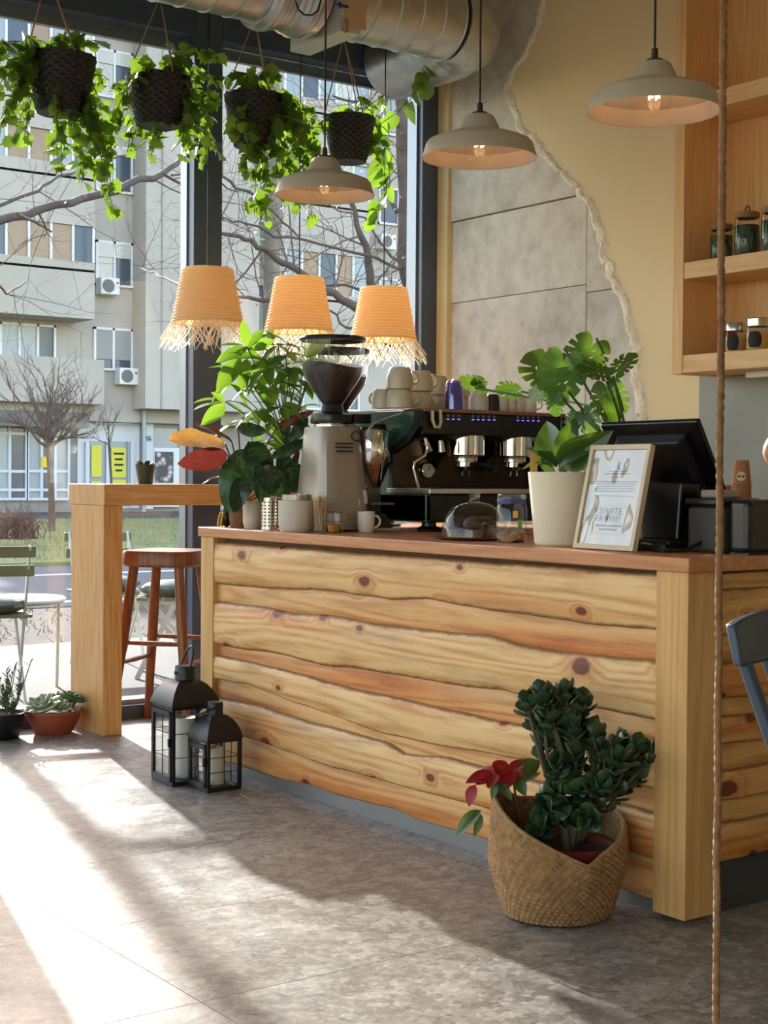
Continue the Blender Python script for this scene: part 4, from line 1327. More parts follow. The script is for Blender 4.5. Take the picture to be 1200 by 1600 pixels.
    part('tray', MB().cbox(dc + Vector((0.0, -0.03, 0.006)), 0.13, 0.11, 0.010), plain('tray_rubber', rgb(206, 198, 186), 0.5), g, False, 0.003)
    return g
grinder(Vector((0.256, 1.985, ZTOP)), 'pale enamel coffee grinder with bean-filled hopper and chrome doser')
grinder(Vector((0.560, 2.390, ZTOP)), 'second coffee grinder half hidden behind the front grinder and the machine')

# ------------------------------------------------------------------ espresso machine
X0, X1, YF = 0.475, 1.19, 1.745
em_ = thing('espresso_machine', (0.83, 2.0, ZTOP), 'black two-group espresso machine with dark green side panel', 'coffee machine')
Mteal = plain('machine_side_enamel', rgb(52, 78, 72), 0.22, 0.3, coat=0.5)
prof = [(YF, 1.372), (YF, 1.318), (1.80, 1.268), (1.905, 1.222), (1.905, 1.085), (1.70, 1.085), (1.70, 0.965), (2.26, 0.965), (2.29, 1.30), (2.225, 1.375)]
for x in (X0, X1 - 0.02):
    part('side_panel', MB().prism([Vector((x, y, z)) for y, z in prof], (0.02, 0, 0)), Mteal, em_, False, 0.003)
    tr = MB()
    edge_ = [(YF - 0.004, 1.372), (YF - 0.004, 1.312), (1.80, 1.258), (1.90, 1.214), (1.90, 1.085)]
    inn_ = [(YF + 0.028, 1.372), (YF + 0.028, 1.326), (1.815, 1.284), (1.925, 1.236), (1.925, 1.085)]
    o = len(tr.v)
    for (a, b), (c_, d_) in zip(edge_, inn_):
        xo = x - 0.004 if x == X0 else x + 0.024
        xi = x + 0.012
        tr.v += [Vector((xo, a, b)), Vector((xo, c_, d_)), Vector((xi, a, b))]
    for i in range(4):
        tr.f += [(3 * i, 3 * i + 3, 3 * i + 4, 3 * i + 1), (3 * i + 2, 3 * i + 5, 3 * i + 3, 3 * i)]
    part('edge_trim', tr, M['blackgloss'], em_, False)
part('head', MB().prism([Vector((X0 + 0.02, y, z)) for y, z in ((YF + 0.006, 1.366), (YF + 0.006, 1.285), (1.79, 1.270), (2.2, 1.270), (2.2, 1.366))], (X1 - X0 - 0.04, 0, 0)), M['blackgloss'], em_, False, 0.004)
part('cup_tray', MB().box(X0 + 0.02, X1, YF - 0.004, 2.22, 1.366, 1.380), plain('tray_copper', rgb(150, 112, 84), 0.35, 0.5), em_, False, 0.003)
part('back_panel', MB().box(X0 + 0.02, X1 - 0.02, 1.93, 2.2, 1.09, 1.275), plain('mirror_back', rgb(70, 54, 42), 0.18, 0.85), em_, False)
part('base', MB().box(X0, X1, 1.70, 2.24, 0.965, 1.068), M['blackgloss'], em_, False, 0.006)
part('drip_tray', MB().box(X0 - 0.01, X1 + 0.01, 1.665, 1.93, 1.068, 1.088), M['steel'], em_, False, 0.003)
gr = MB()
for k in range(24):
    x = X0 + 0.02 + (X1 - X0 - 0.04) * k / 23
    gr.box(x - 0.003, x + 0.003, 1.68, 1.92, 1.088, 1.0925)
part('grate', gr, M['black'], em_, False, kind='stuff')
for x in (X0 + 0.06, X1 - 0.06):
    for y in (1.76, 2.17):
        part('foot', MB().lathe([(0.001, 0.93), (0.05, 0.93), (0.052, 0.94), (0.028, 0.950), (0.026, 0.968), (0.001, 0.968)], (x, y, 0), 24), M['blackgloss'], em_)
led = plain('blue_led', (0.10, 0.10, 1.0, 1), 0.5, emit=1.2)
icon = plain('button_icon', rgb(120, 120, 124), 0.5)
def panel_buttons(pxs, py):
    for i, px in enumerate(pxs):
        p = at(px, py + (px - 690) * 0.02, y=YF + 0.0045)
        part('button', MB().cyl(p + Vector((0, 0.002, 0.006)), p + Vector((0, -0.0015, 0.006)), 0.0055, None, 12), icon, em_, False)
        part('led', MB().box(p.x - 0.005, p.x + 0.005, p.y - 0.002, p.y + 0.002, p.z - 0.008, p.z - 0.005), led, em_, False)
panel_buttons((700, 708, 717), 652)
panel_buttons((739, 747, 755, 764, 772), 652)
panel_buttons((809, 817, 825, 833, 841), 652)
def group_head(px):
    p = at(px, 690, y=1.82)
    g = Vector((p.x, 1.82, 0))
    gh = part('group_head', MB().lathe([(0.001, 1.285), (0.074, 1.285), (0.074, 1.213), (0.070, 1.208), (0.001, 1.206)], g, 40), M['chrome'], em_)
    part('group_collar', MB().lathe([(0.045, 1.212), (0.048, 1.205), (0.048, 1.19), (0.04, 1.188), (0.001, 1.188)], g, 32), M['steel'], gh)
    pf = part('portafilter', MB().lathe([(0.036, 1.19), (0.037, 1.17), (0.02, 1.155), (0.001, 1.154)], g, 28), M['chrome'], em_)
    part('spout', MB().tube([g + Vector((-0.018, 0, 1.135)), g + Vector((-0.012, 0, 1.158)), g + Vector((0.012, 0, 1.158)), g + Vector((0.018, 0, 1.135))], 0.006, 8), M['chrome'], pf)
    part('handle', MB().tube([g + Vector((0, -0.03, 1.178)), g + Vector((0.01, -0.09, 1.172)), g + Vector((0.015, -0.16, 1.160))], [0.008, 0.012, 0.014], 10), M['blackgloss'], pf)
group_head(727)
group_head(802)
wd_ = [at(x, y, y=1.74) for x, y in ((664, 684), (668, 700), (664, 712), (648, 722), (646, 732), (655, 765))]
part('steam_wand', MB().tube(wd_, [0.007, 0.006, 0.005, 0.005, 0.005, 0.005], 10), M['chrome'], em_)
part('steam_valve', MB().cyl(at(664, 690, y=1.75), at(672, 705, y=1.75), 0.013, 0.010, 14), M['steel'], em_)
part('steam_valve', MB().cyl(at(688, 688, y=1.76), at(690, 706, y=1.76), 0.010, 0.014, 12), M['steel'], em_)
hk = [at(x, y, y=1.735) for x, y in ((676, 642), (676, 656), (680, 667), (686, 668), (689, 660), (688, 640))]
part('steam_lever', MB().tube(hk, 0.006, 8), plain('lever_cream', rgb(206, 190, 160), 0.4), em_)
gp = at(668, 735, y=1.925)
go = part('pressure_gauge', MB().lathe([(0.03, -0.004), (0.031, 0.006), (0.026, 0.008)], (0, 0, 0), 28), M['chrome'], em_)
go.data.transform(Matrix.Translation(gp - wloc(em_)) @ Matrix.Rotation(pi / 2, 4, 'X') @ Matrix.Translation(wloc(em_)))
part('gauge_face', MB().cyl(gp + Vector((0, 0.0, 0)), gp + Vector((0, -0.005, 0)), 0.027, None, 24), plain('gauge_white', rgb(214, 206, 188), 0.4), go, False)
part('gauge_needle', MB().beam(gp + Vector((0, -0.007, 0)), gp + Vector((0.004, -0.007, 0.018)), 0.003, 0.001), M['ink'], go, False)
part('supply_hose', MB().tube([at(x, y, y=q) for x, y, q in ((655, 641, 1.80), (630, 646, 1.85), (603, 654, 1.85), (585, 661, 1.85), (577, 670, 1.84), (575, 682, 1.84))], 0.004, 8), plain('hose_green', rgb(150, 170, 140), 0.4), em_)

# cups warming on top of the machine
ZM = 1.380
cupm = plain('cup_stoneware', rgb(196, 184, 162), 0.35)
cupw = plain('cup_white', rgb(216, 206, 192), 0.35)
def ontop(px, y): return Vector((at(px, 640, y=y).x, y, ZM))
G = 'cups on the coffee machine'
mug(ontop(624, 1.83), 0.049, 0.070, 'lower mug of the first stack on the coffee machine', cupm, HR + 0.1, True, True, G, 0.042)
mug(ontop(624, 1.83) + Vector((0, 0, 0.070)), 0.049, 0.078, 'upper upturned mug of the first stack on the machine', cupm, HR + 0.1, True, True, G, 0.040)
mug(ontop(657, 1.87), 0.047, 0.068, 'lower mug of the second stack on the coffee machine', cupm, HR + 0.2, True, True, G, 0.040)
mug(ontop(657, 1.87) + Vector((0, 0, 0.068)), 0.047, 0.076, 'upper upturned mug of the second stack on the machine', cupm, HR + 0.2, True, True, G, 0.038)
mug(ontop(684, 1.92), 0.042, 0.062, 'lower mug of the third stack on the coffee machine', cupm, HR + 2.9, True, True, G, 0.036)
mug(ontop(684, 1.92) + Vector((0, 0, 0.062)), 0.042, 0.070, 'upper upturned mug of the third stack on the machine', cupm, HR + 2.9, True, True, G, 0.034)
mug(ontop(596, 1.90), 0.036, 0.070, 'single upturned mug at the left edge of the machine', cupm, HR + 2.5, True, True, G, 0.030)
mug(ontop(718, 1.94), 0.042, 0.060, 'lower white mug behind the violet glass', cupw, HR, True, True, G, 0.036)
mug(ontop(718, 1.94) + Vector((0, 0, 0.060)), 0.042, 0.066, 'upper white mug behind the violet glass', cupw, HR, True, True, G, 0.034)
viol = clear('violet_glass', (0.62, 0.58, 0.90, 1), 1.5, 0.05, 2.0)
mug(ontop(709, 1.80), 0.036, 0.108, 'upturned violet drinking glass on the machine', viol, 0, True, False, G, 0.030, 'glass', 'drinking_glass')
mug(ontop(748, 1.80), 0.037, 0.080, 'upturned tapered grey cup right of the violet glass', plain('cup_grey', rgb(196, 190, 182), 0.4), 0, True, False, G, 0.027, 'cup', 'cup')
mug(ontop(770, 1.84), 0.026, 0.068, 'dark upturned cup among the pale ones', plain('cup_dark', rgb(44, 40, 48), 0.4), 0, True, False, G, 0.023, 'cup', 'cup')
for i, (px, lab) in enumerate(((784, 'first small white cup after the dark cup'), (797, 'second small white cup after the dark cup'), (810, 'third small white cup after the dark cup'))):
    mug(ontop(px, 1.83), 0.025, 0.062, lab + ' on the machine', cupw, HR + 2.6, False, False, G, 0.024, 'cup', 'cup')
mug(ontop(828, 1.80), 0.026, 0.064, 'rightmost small white cup with its handle showing on the machine', cupw, HR, False, True, G, 0.025, 'cup', 'cup')

# ------------------------------------------------------------------ cake dome, jar, planters, sign
dc = Vector((0.225, 1.120, ZTOP))
dm = thing('cake_dome', dc, 'clear glass cake dome with knob on a dark plate', 'cake dome')
part('plate', MB().lathe([(0.001, 0.001), (0.10, 0.0), (0.128, 0.007), (0.130, 0.010), (0.10, 0.007), (0.001, 0.006)], dc, 44), plain('plate_brown', rgb(92, 62, 50), 0.35), dm)
dome = [(0.106 * cos(a) ** 0.75 if a < 1.56 else 0.018, 0.010 + 0.112 * sin(a)) for a in [1.5708 * k / 14 for k in range(14)]] + [(0.017, 0.123), (0.015, 0.130), (0.018, 0.142), (0.018, 0.150), (0.001, 0.151)]
part('dome', MB().lathe(dome, dc, 44), M['ware'], dm)
choc = plain('chocolate_muffin', rgb(84, 54, 42), 0.7, c2=rgb(58, 34, 26), scale=40, bump=0.8, bscale=70)
case = plain('muffin_case', rgb(120, 86, 68), 0.7)
for k, (dx, dy_, lab) in enumerate(((-0.03, -0.035, 'chocolate muffin nearest the glass jar under the cake dome'), (-0.045, 0.035, 'chocolate muffin at the left front under the cake dome'), (0.045, 0.0, 'chocolate muffin at the back under the cake dome'))):
    p = dc + Vector((dx, dy_, 0.0085))
    mf = thing('muffin', p, lab, 'muffin', 'muffins under the dome')
    part('case', MB().lathe([(0.001, 0.0), (0.024, 0.0), (0.032, 0.038)], p, 40, lambda r, z, a, i: r * (1 + 0.03 * sin(a * 20))), case, mf)
    part('crown', MB().ball(p + Vector((0, 0, 0.040)), 0.036, 18, 1, 1, 0.75, lambda d: 1 + 0.10 * noise.noise(d * 2.4 + Vector((dx * 90, 0, 0)))), choc, mf)
jc = Vector((0.195, 0.905, ZTOP))
jr = thing('cookie_jar', jc, 'printed glass jar with blue rim beside the cake dome', 'jar')
part('glass', MB().lathe([(0.001, 0.004), (0.040, 0.002), (0.046, 0.008), (0.0475, 0.03), (0.0475, 0.105), (0.043, 0.118), (0.040, 0.122), (0.040, 0.138)], jc, 40), M['ware'], jr)
part('rim_band', MB().lathe([(0.0435, 0.118), (0.0445, 0.119), (0.0445, 0.131), (0.0435, 0.132)], jc, 40), plain('blue_band', rgb(42, 46, 110), 0.4), jr)
part('lid', MB().lathe([(0.044, 0.134), (0.045, 0.136), (0.045, 0.146), (0.042, 0.148), (0.001, 0.148)], jc, 40), clear('lid_glass', (0.85, 0.88, 0.88, 1), 1.5, 0.1, 2.5), jr)
part('contents', MB().lathe([(0.001, 0.006), (0.039, 0.006), (0.042, 0.022), (0.03, 0.030), (0.001, 0.033)], jc, 30, lambda r, z, a, i: (r, z + 0.005 * sin(3 * a))), plain('biscuits', rgb(176, 140, 96), 0.7, c2=rgb(120, 84, 52), scale=60), jr)
def decal(cxy, r, a0, a1, z0, z1, mat, n=6):
    mb = MB()
    for i in range(n + 1):
        a = a0 + (a1 - a0) * i / n
        for z in (z0, z1): mb.v.append(cxy + Vector((r * cos(a), r * sin(a), z)))
    for i in range(n): mb.f.append((2 * i, 2 * i + 2, 2 * i + 3, 2 * i + 1))
    return mb
ca = atan2(CAM.y - jc.y, CAM.x - jc.x)
part('print', decal(jc, 0.0480, ca + 0.10, ca + 0.42, 0.078, 0.098, plain('orange_print', rgb(226, 160, 44), 0.6)), bpy.data.materials['orange_print'], jr, False)
part('print', decal(jc, 0.0480, ca + 0.42, ca + 0.75, 0.046, 0.072, plain('green_print', rgb(96, 156, 58), 0.6)), bpy.data.materials['green_print'], jr, False)

M['banana'] = leafmat('broad_leaf', rgb(24, 54, 22), rgb(50, 88, 30), 0.16)
pc_ = Vector((0.215, 0.694, ZTOP))
wp_ = thing('white_planter', pc_, 'large cream planter with horizontal ribs and a broad-leaved plant', 'plant')
pr = [(0.001, 0.001), (0.078, 0.0), (0.083, 0.004)] + [(0.084 + 0.021 * i / 40 + (0.0009 if i % 2 else 0), 0.006 + 0.206 * i / 40) for i in range(41)] + [(0.106, 0.216), (0.100, 0.216), (0.098, 0.18)]
part('pot', MB().lathe(pr, pc_, 56), plain('cream_planter', rgb(226, 214, 188), 0.5), wp_)
part('soil', MB().disc(pc_ + Vector((0, 0, 0.196)), 0.092), M['soil'], wp_)
part('trunk', MB().tube([pc_ + Vector((0, 0, 0.19)), pc_ + Vector((-0.002, 0.004, 0.24)), pc_ + Vector((-0.004, 0.008, 0.285))], [0.012, 0.013, 0.016], 12), M['stem'], wp_)
ban_me = [blade('broad_leaf', ell(0.24, 0.8, 0.85), M['banana'], 0.5, d, 10) for d in (0.1, 0.3)]
for b, tp, ya, yb, w, roll in (((870, 730), (822, 693), 0.68, 0.80, 1.1, 0.6), ((872, 722), (900, 652), 0.66, 0.62, 1.0, 0.3), ((874, 725), (952, 678), 0.66, 0.45, 0.9, 0.9), ((868, 730), (850, 655), 0.70, 0.78, 1.2, -0.5), ((872, 735), (925, 700), 0.64, 0.52, 0.9, -0.6), ((868, 738), (838, 712), 0.70, 0.76, 0.9, -0.9), ((862, 724), (812, 728), 0.70, 0.84, 0.35, 0.3), ((874, 715), (915, 700), 0.70, 0.74, 0.8, 0.4)):
    leaf_px(wp_, ban_me[0], b, tp, ya, yb, w, None, roll)
pg = part('plant_tag', MB().box(-0.011, 0.011, -0.001, 0.001, 0, 0.10), plain('tag_wood', rgb(206, 160, 66), 0.5), wp_, False, 0.004)
tq = at(834, 748, x=pc_.x - 0.062)
pg.data.transform(Matrix.Translation(wloc(wp_)))
pg.data.transform(Matrix.Translation(tq - Vector((0, 0, 0.02)) - wloc(wp_)) @ Matrix.Rotation(HR, 4, 'Z'))

# monstera in a second pot behind it
def monstera_mesh(name, mat, seed, slits=4):
    """broad heart-shaped blade with a few rounded slits from the margin and holes along the midrib"""
    r = random.Random(seed)
    N = 160
    def rad(t):
        a = abs(t)
        q = 0.54 + 0.06 * cos(a) + 0.07 * cos(2 * a)
        if a > 2.6: q -= 0.38 * ((a - 2.6) / 0.54) ** 2
        return q + 0.05 * max(0, 1 - a / 0.25)
    cuts_ = [(s * (0.55 + 0.48 * k + r.uniform(-.06, .06)), r.uniform(0.28, 0.55)) for s in (-1, 1) for k in range(slits)]
    pts = []
    for i in range(N):
        t = -pi + 2 * pi * (i + 0.5) / N
        q = rad(t)
        for ca_, dep in cuts_:
            d = abs(t - ca_)
            if d < 0.075: q *= 1 - dep * (1 - (d / 0.075) ** 4)
        pts.append((q * sin(t) * 1.04, 0.42 + q * cos(t)))
    bm = bmesh.new()
    vs_ = [bm.verts.new((x, y, 0)) for x, y in pts]
    ed = [bm.edges.new((vs_[i], vs_[(i + 1) % N])) for i in range(N)]
    for s in (-1, 1):
        for k in range(3):
            cx_, cy_, an = s * (0.10 + 0.02 * k), 0.30 + 0.17 * k, s * -0.9
            hv = []
            for j in range(10):
                b_ = 2 * pi * j / 10
                u, w = 0.055 * cos(b_), 0.018 * sin(b_)
                hv.append(bm.verts.new((cx_ + u * cos(an) * s * s - w * sin(an), cy_ + u * sin(-an) * s + w * cos(an), 0)))
            ed += [bm.edges.new((hv[j], hv[(j + 1) % 10])) for j in range(10)]
    bmesh.ops.triangle_fill(bm, use_beauty=True, edges=ed)
    bmesh.ops.subdivide_edges(bm, edges=[e for e in bm.edges if e.calc_length() > 0.2], cuts=1)
    bmesh.ops.triangulate(bm, faces=bm.faces)
    for v in bm.verts:
        x, y = v.co.x, v.co.y
        v.co.z = 0.18 * abs(x) - 0.20 * (y - 0.3) ** 2 - 0.30 * x * x
    me = bpy.data.meshes.new(name)
    bm.to_mesh(me)
    bm.free()
    me.materials.append(mat)
    me.polygons.foreach_set('use_smooth', [True] * len(me.polygons))
    return me
mon_me = [monstera_mesh('monstera_leaf', M['monstera'], s) for s in (3, 7)]
mo = Vector((0.44, 0.62, ZTOP))
mn = thing('monstera_plant', mo, 'split-leaved monstera rising behind the till', 'plant')
part('pot', MB().lathe(pot_profile(0.075, 0.095, 0.185), mo, 40), plain('white_pot', rgb(222, 214, 198), 0.5), mn)
part('soil', MB().disc(mo + Vector((0, 0, 0.17)), 0.088), M['soil'], mn)
ms = mo + Vector((0, 0, 0.17))
mstalk = plain('monstera_stalk', rgb(70, 100, 44), 0.5)
for i, (b, tp, ya, yb, w, roll) in enumerate((
        ((878, 600), (830, 552), 0.76, 0.86, 1.15, 0.3), ((884, 548), (868, 622), 0.70, 0.74, 1.0, -0.1), ((932, 528), (898, 586), 0.72, 0.74, 1.05, 0.0),
        ((958, 588), (908, 572), 0.60, 0.64, 1.0, 0.7), ((958, 588), (988, 552), 0.58, 0.56, 0.85, -0.5), ((948, 596), (956, 654), 0.62, 0.62, 1.05, 0.1),
        ((908, 640), (928, 672), 0.62, 0.58, 1.0, 0.3), ((902, 644), (888, 668), 0.64, 0.66, 1.0, 0.2), ((858, 602), (826, 618), 0.80, 0.88, 0.9, 0.0), ((868, 612), (866, 648), 0.74, 0.76, 0.9, 0.4))):
    p0 = at(b[0], b[1], y=ya)
    leaf_px(mn, mon_me[i % 2], b, tp, ya, yb, w, TOCAM(mo) + Vector((0, 0, 0.25)), roll)
    part('stalk', MB().tube([ms, (ms + p0) / 2 + Vector((0.0, 0.0, 0.02)), p0], [0.005, 0.0045, 0.004], 8, False), mstalk, mn)
for b, tp in (((742, 606), (722, 590)), ((744, 604), (752, 588)), ((815, 612), (780, 608)), ((740, 606), (757, 600))):
    leaf_px(mn, mon_me[0], b, tp, 1.45, 1.47, 1.1, TOCAM(mo) + Vector((0, 0, 0.4)), 0.3)
for tgt in ((742, 606), (815, 612)):
    p0 = at(tgt[0], tgt[1], y=1.45)
    part('stalk', MB().tube([ms, (ms + p0) / 2 + Vector((0.08, 0, 0.1)), p0], 0.004, 8, False), mstalk, mn)

# framed notice leaning back
b0, b1 = Vector((0.100, 0.527, ZTOP + 0.002)), Vector((0.094, 0.286, ZTOP + 0.002))
t1 = at(1019, 694, y=0.286)
vx, vy = (b1 - b0), (t1 - b1)
W_, H_ = vx.length, vy.length
vx.normalize(); vy.normalize()
vz = vx.cross(vy)
if vz.x > 0: vz = -vz
sg = thing('framed_notice', b0, 'pale wooden picture frame with a printed notice leaning on the counter', 'sign')
FR = basis(vx, vy, -vz, b0)
SF = lambda x, y, z: b0 + vx * x + vy * y + vz * z
fw_ = 0.014
Mfr = plain('frame_pale_wood', rgb(206, 186, 156), 0.5)
for (xa, xb, ya, yb) in ((0, W_, 0, fw_), (0, W_, H_ - fw_, H_), (0, fw_, fw_, H_ - fw_), (W_ - fw_, W_, fw_, H_ - fw_)):
    part('frame_bar', MB().hexa([SF(xa, ya, -0.014), SF(xb, ya, -0.014), SF(xb, yb, -0.014), SF(xa, yb, -0.014)], [SF(xa, ya, 0.004), SF(xb, ya, 0.004), SF(xb, yb, 0.004), SF(xa, yb, 0.004)]), Mfr, sg, False, 0.001)
part('backing', MB().hexa([SF(0.004, 0.004, -0.010), SF(W_ - 0.004, 0.004, -0.010), SF(W_ - 0.004, H_ - 0.004, -0.010), SF(0.004, H_ - 0.004, -0.010)], [SF(0.004, 0.004, -0.006), SF(W_ - 0.004, 0.004, -0.006), SF(W_ - 0.004, H_ - 0.004, -0.006), SF(0.004, H_ - 0.004, -0.006)]), plain('notice_paper', rgb(212, 200, 184), 0.6), sg, False)
foil = MB()
NX, NY = 26, 34
for j in range(NY + 1):
    for i in range(NX + 1):
        x, y = fw_ + (W_ - 2 * fw_) * i / NX, fw_ + (H_ - 2 * fw_) * j / NY
        foil.v.append(SF(x, y, -0.001 + 0.0018 * noise.noise(Vector((x * 20, y * 12, 2))) + 0.0003 * noise.noise(Vector((x * 60, y * 40, 5)))))
for j in range(NY):
    for i in range(NX):
        a = j * (NX + 1) + i
        foil.f.append((a, a + 1, a + NX + 2, a + NX + 1))
part('plastic_cover', foil, clear('cover_film', (0.99, 0.99, 0.98, 1), 1.6, 0.03, 2.0), sg)
def sign_text(body, fx, fy, size):
    text_mesh(body, size, M['ink'], sg, Matrix.Translation(SF(0, 0, -0.0045) - b0) @ basis(vx, vy, vz, b0) @ Matrix.Translation(Vector((W_ * fx, H_ * fy, 0))), 'print', 'CENTER', 1.25)
sign_text('УЗМИТЕ', 0.46, 0.365, 0.0235)
sign_text('РАЧУН!', 0.46, 0.295, 0.0235)
for fy, w, sz in ((0.745, 0.30, 0.004), (0.72, 0.42, 0.006), (0.69, 0.22, 0.004), (0.645, 0.70, 0.005), (0.625, 0.66, 0.004), (0.600, 0.62, 0.005), (0.580, 0.68, 0.004), (0.555, 0.66, 0.005), (0.51, 0.66, 0.004), (0.222, 0.44, 0.010), (0.187, 0.30, 0.010)):
    part('print', MB().add([SF(W_ * (0.5 - w / 2), H_ * fy, -0.005), SF(W_ * (0.5 + w / 2), H_ * fy, -0.005), SF(W_ * (0.5 + w / 2), H_ * fy + sz * 0.5, -0.005), SF(W_ * (0.5 - w / 2), H_ * fy + sz * 0.5, -0.005)], [(0, 1, 2, 3)]), plain('grey_print', rgb(120, 112, 104), 0.7), sg, False)
em2 = [SF(W_ * 0.5 + 0.007 * sin(a) * (0.6 if cos(a) > 0 else 1), H_ * 0.80 + 0.013 * cos(a), -0.005) for a in [2 * pi * k / 16 for k in range(16)]]
part('emblem', MB().add(em2, [tuple(range(16))]), M['ink'], sg, False)
for (xa, ya, xb, yb) in ((0.30, 0.42, 0.66, 0.42), (0.30, 0.15, 0.66, 0.15), (0.30, 0.15, 0.30, 0.42), (0.66, 0.15, 0.66, 0.42)):
    part('print', MB().beam(SF(W_ * (xa - 0.1), H_ * ya, -0.005), SF(W_ * (xb + (0.16 if xb > 0.5 else -0.1)), H_ * yb, -0.005) if ya == yb else SF(W_ * (xb + (0.16 if xb > 0.5 else -0.1)), H_ * yb, -0.005), 0.0008, 0.0004), bpy.data.materials['grey_print'], sg, False) if ya == yb else None

# till screen seen from behind, printers, cables, card
ts = thing('till_screen', (0.32, 0.30, ZTOP), 'black till touchscreen seen from behind on its stand', 'monitor')
q = [at(940, 661, x=0.24), at(1092, 655, x=0.24), at(1137, 775, x=0.40), at(990, 775, x=0.40)]
nz_ = (q[1] - q[0]).cross(q[2] - q[1]).normalized()
if nz_.x > 0: nz_ = -nz_
part('screen_back', MB().hexa([p for p in (q[3], q[2], q[1], q[0])], [p + nz_ * 0.010 for p in (q[3], q[2], q[1], q[0])]), M['blackgloss'], ts, False, 0.006, seg=3)
cq = sum(q, Vector()) / 4
inn_ = [cq + (p - cq) * 0.72 for p in q]
part('housing', MB().hexa([p + nz_ * 0.009 for p in (inn_[3], inn_[2], inn_[1], inn_[0])], [cq + (p - cq) * 0.9 + nz_ * 0.045 for p in (inn_[3], inn_[2], inn_[1], inn_[0])]), M['black'], ts, False, 0.005)
part('screen', MB().hexa([p - nz_ * 0.004 for p in (q[3], q[2], q[1], q[0])], [p for p in (q[3], q[2], q[1], q[0])]), M['black'], ts, False)
pA, pB = at(955, 715, x=0.28), at(1045, 715, x=0.28)
part('neck', MB().hexa([Vector((0.24, 0.265, ZTOP + 0.03)), Vector((0.34, 0.265, ZTOP + 0.03)), Vector((0.34, 0.40, ZTOP + 0.03)), Vector((0.24, 0.40, ZTOP + 0.03))], [Vector((0.25, 0.26, 1.12)), Vector((0.33, 0.26, 1.12)), Vector((0.33, 0.42, 1.12)), Vector((0.25, 0.42, 1.12))]), M['blackgloss'], ts, False, 0.006)
part('foot', MB().box(0.20, 0.44, 0.258, 0.47, ZTOP, ZTOP + 0.032), M['black'], ts, False, 0.006)
rpn = thing('receipt_printer', (0.33, 0.2, ZTOP), 'low black receipt printer beside the till stand', 'printer')
part('body', MB().box(0.255, 0.395, 0.115, 0.245, ZTOP, ZTOP + 0.125), plain('printer_grey', rgb(60, 56, 54), 0.5), rpn, False, 0.012, seg=3)
part('lid', MB().box(0.250, 0.400, 0.110, 0.250, ZTOP + 0.125, ZTOP + 0.148), M['blackgloss'], rpn, False, 0.008, seg=3)
part('paper_roll', MB().box(0.28, 0.37, 0.15, 0.22, ZTOP + 0.148, ZTOP + 0.170), plain('receipt_paper', rgb(168, 150, 140), 0.7), rpn, False, 0.006)
bxp = thing('card_terminal_box', (0.33, 0.06, ZTOP), 'rounded black box at the counter corner', 'box')
part('body', MB().box(0.255, 0.420, 0.030, 0.100, ZTOP, ZTOP + 0.146), M['blackgloss'], bxp, False, 0.018, seg=4)
part('base', MB().box(0.262, 0.413, 0.034, 0.096, ZTOP, ZTOP + 0.006), M['black'], bxp, False)
cbm = plain('cable_black', rgb(18, 16, 16), 0.5)
single('till_cable', MB().tube([Vector((0.22, 0.30, ZTOP + 0.006)), Vector((0.17, 0.27, ZTOP + 0.012)), Vector((0.16, 0.22, ZTOP + 0.008)), Vector((0.20, 0.20, ZTOP + 0.006)), Vector((0.24, 0.20, ZTOP + 0.02)), Vector((0.26, 0.19, ZTOP + 0.03))], 0.005, 8), cbm, 'black cable looping below the till screen', 'cable')
single('patch_cable', MB().tube([Vector((0.20, 0.36, ZTOP + 0.02)), Vector((0.16, 0.30, ZTOP + 0.022)), Vector((0.17, 0.25, ZTOP + 0.012)), Vector((0.19, 0.225, ZTOP + 0.004))], 0.003, 8), plain('cable_tan', rgb(176, 128, 66), 0.5), 'thin tan cable beside the framed notice', 'cable')
single('plug_adapter', MB().box(0.16, 0.20, 0.235, 0.285, ZTOP, ZTOP + 0.022), M['black'], 'small black plug adapter on the counter', 'adapter', bevel=0.003)
single('note_card', MB().box(0.36, 0.44, 0.004, 0.026, ZTOP, ZTOP + 0.003), plain('card_white', rgb(232, 220, 196), 0.6), 'narrow white card at the right counter edge', 'card')
# ------------------------------------------------------------------ wall cabinet
XC, YC = 1.80, 1.763
cab = thing('wall_cabinet', (1.95, 1.0, 1.56), 'tall open oak wall cabinet with two visible shelves', 'cabinet')
part('side_panel', MB().box(XC, XB - 0.028, YC - 0.058, YC, 1.562, 3.7), M['shelf'], cab, False, 0.002)
part('side_panel', MB().box(XC, XB - 0.028, 0.20, 0.258, 1.562, 3.7), M['shelf'], cab, False, 0.002)
part('back_panel', MB().box(XB - 0.045, XB - 0.030, 0.258, YC - 0.058, 1.60, 3.7), M['shelf'], cab, False)
part('bottom_shelf', MB().box(XC + 0.004, XB - 0.045, 0.258, YC - 0.058, 1.566, 1.638), M['shelf_y'], cab, False, 0.002)
part('shelf', MB().box(XC + 0.004, XB - 0.045, 0.258, YC - 0.058, 1.950, 2.018), M['shelf_y'], cab, False, 0.002)
part('shelf', MB().box(XC + 0.004, XB - 0.045, 0.258, YC - 0.058, 2.62, 2.69), M['shelf_y'], cab, False, 0.002)
part('top', MB().box(XC, XB - 0.028, 0.20, YC, 3.70, 3.76), M['shelf_y'], cab, False)
ls = at(1168, 590, x=1.92)
single('light_bar', MB().box(1.905, 1.935, ls.y - 0.55, ls.y, 1.538, 1.5655), plain('white_plastic', rgb(222, 220, 216), 0.4), 'slim white light bar under the wall cabinet', 'light', bevel=0.004)

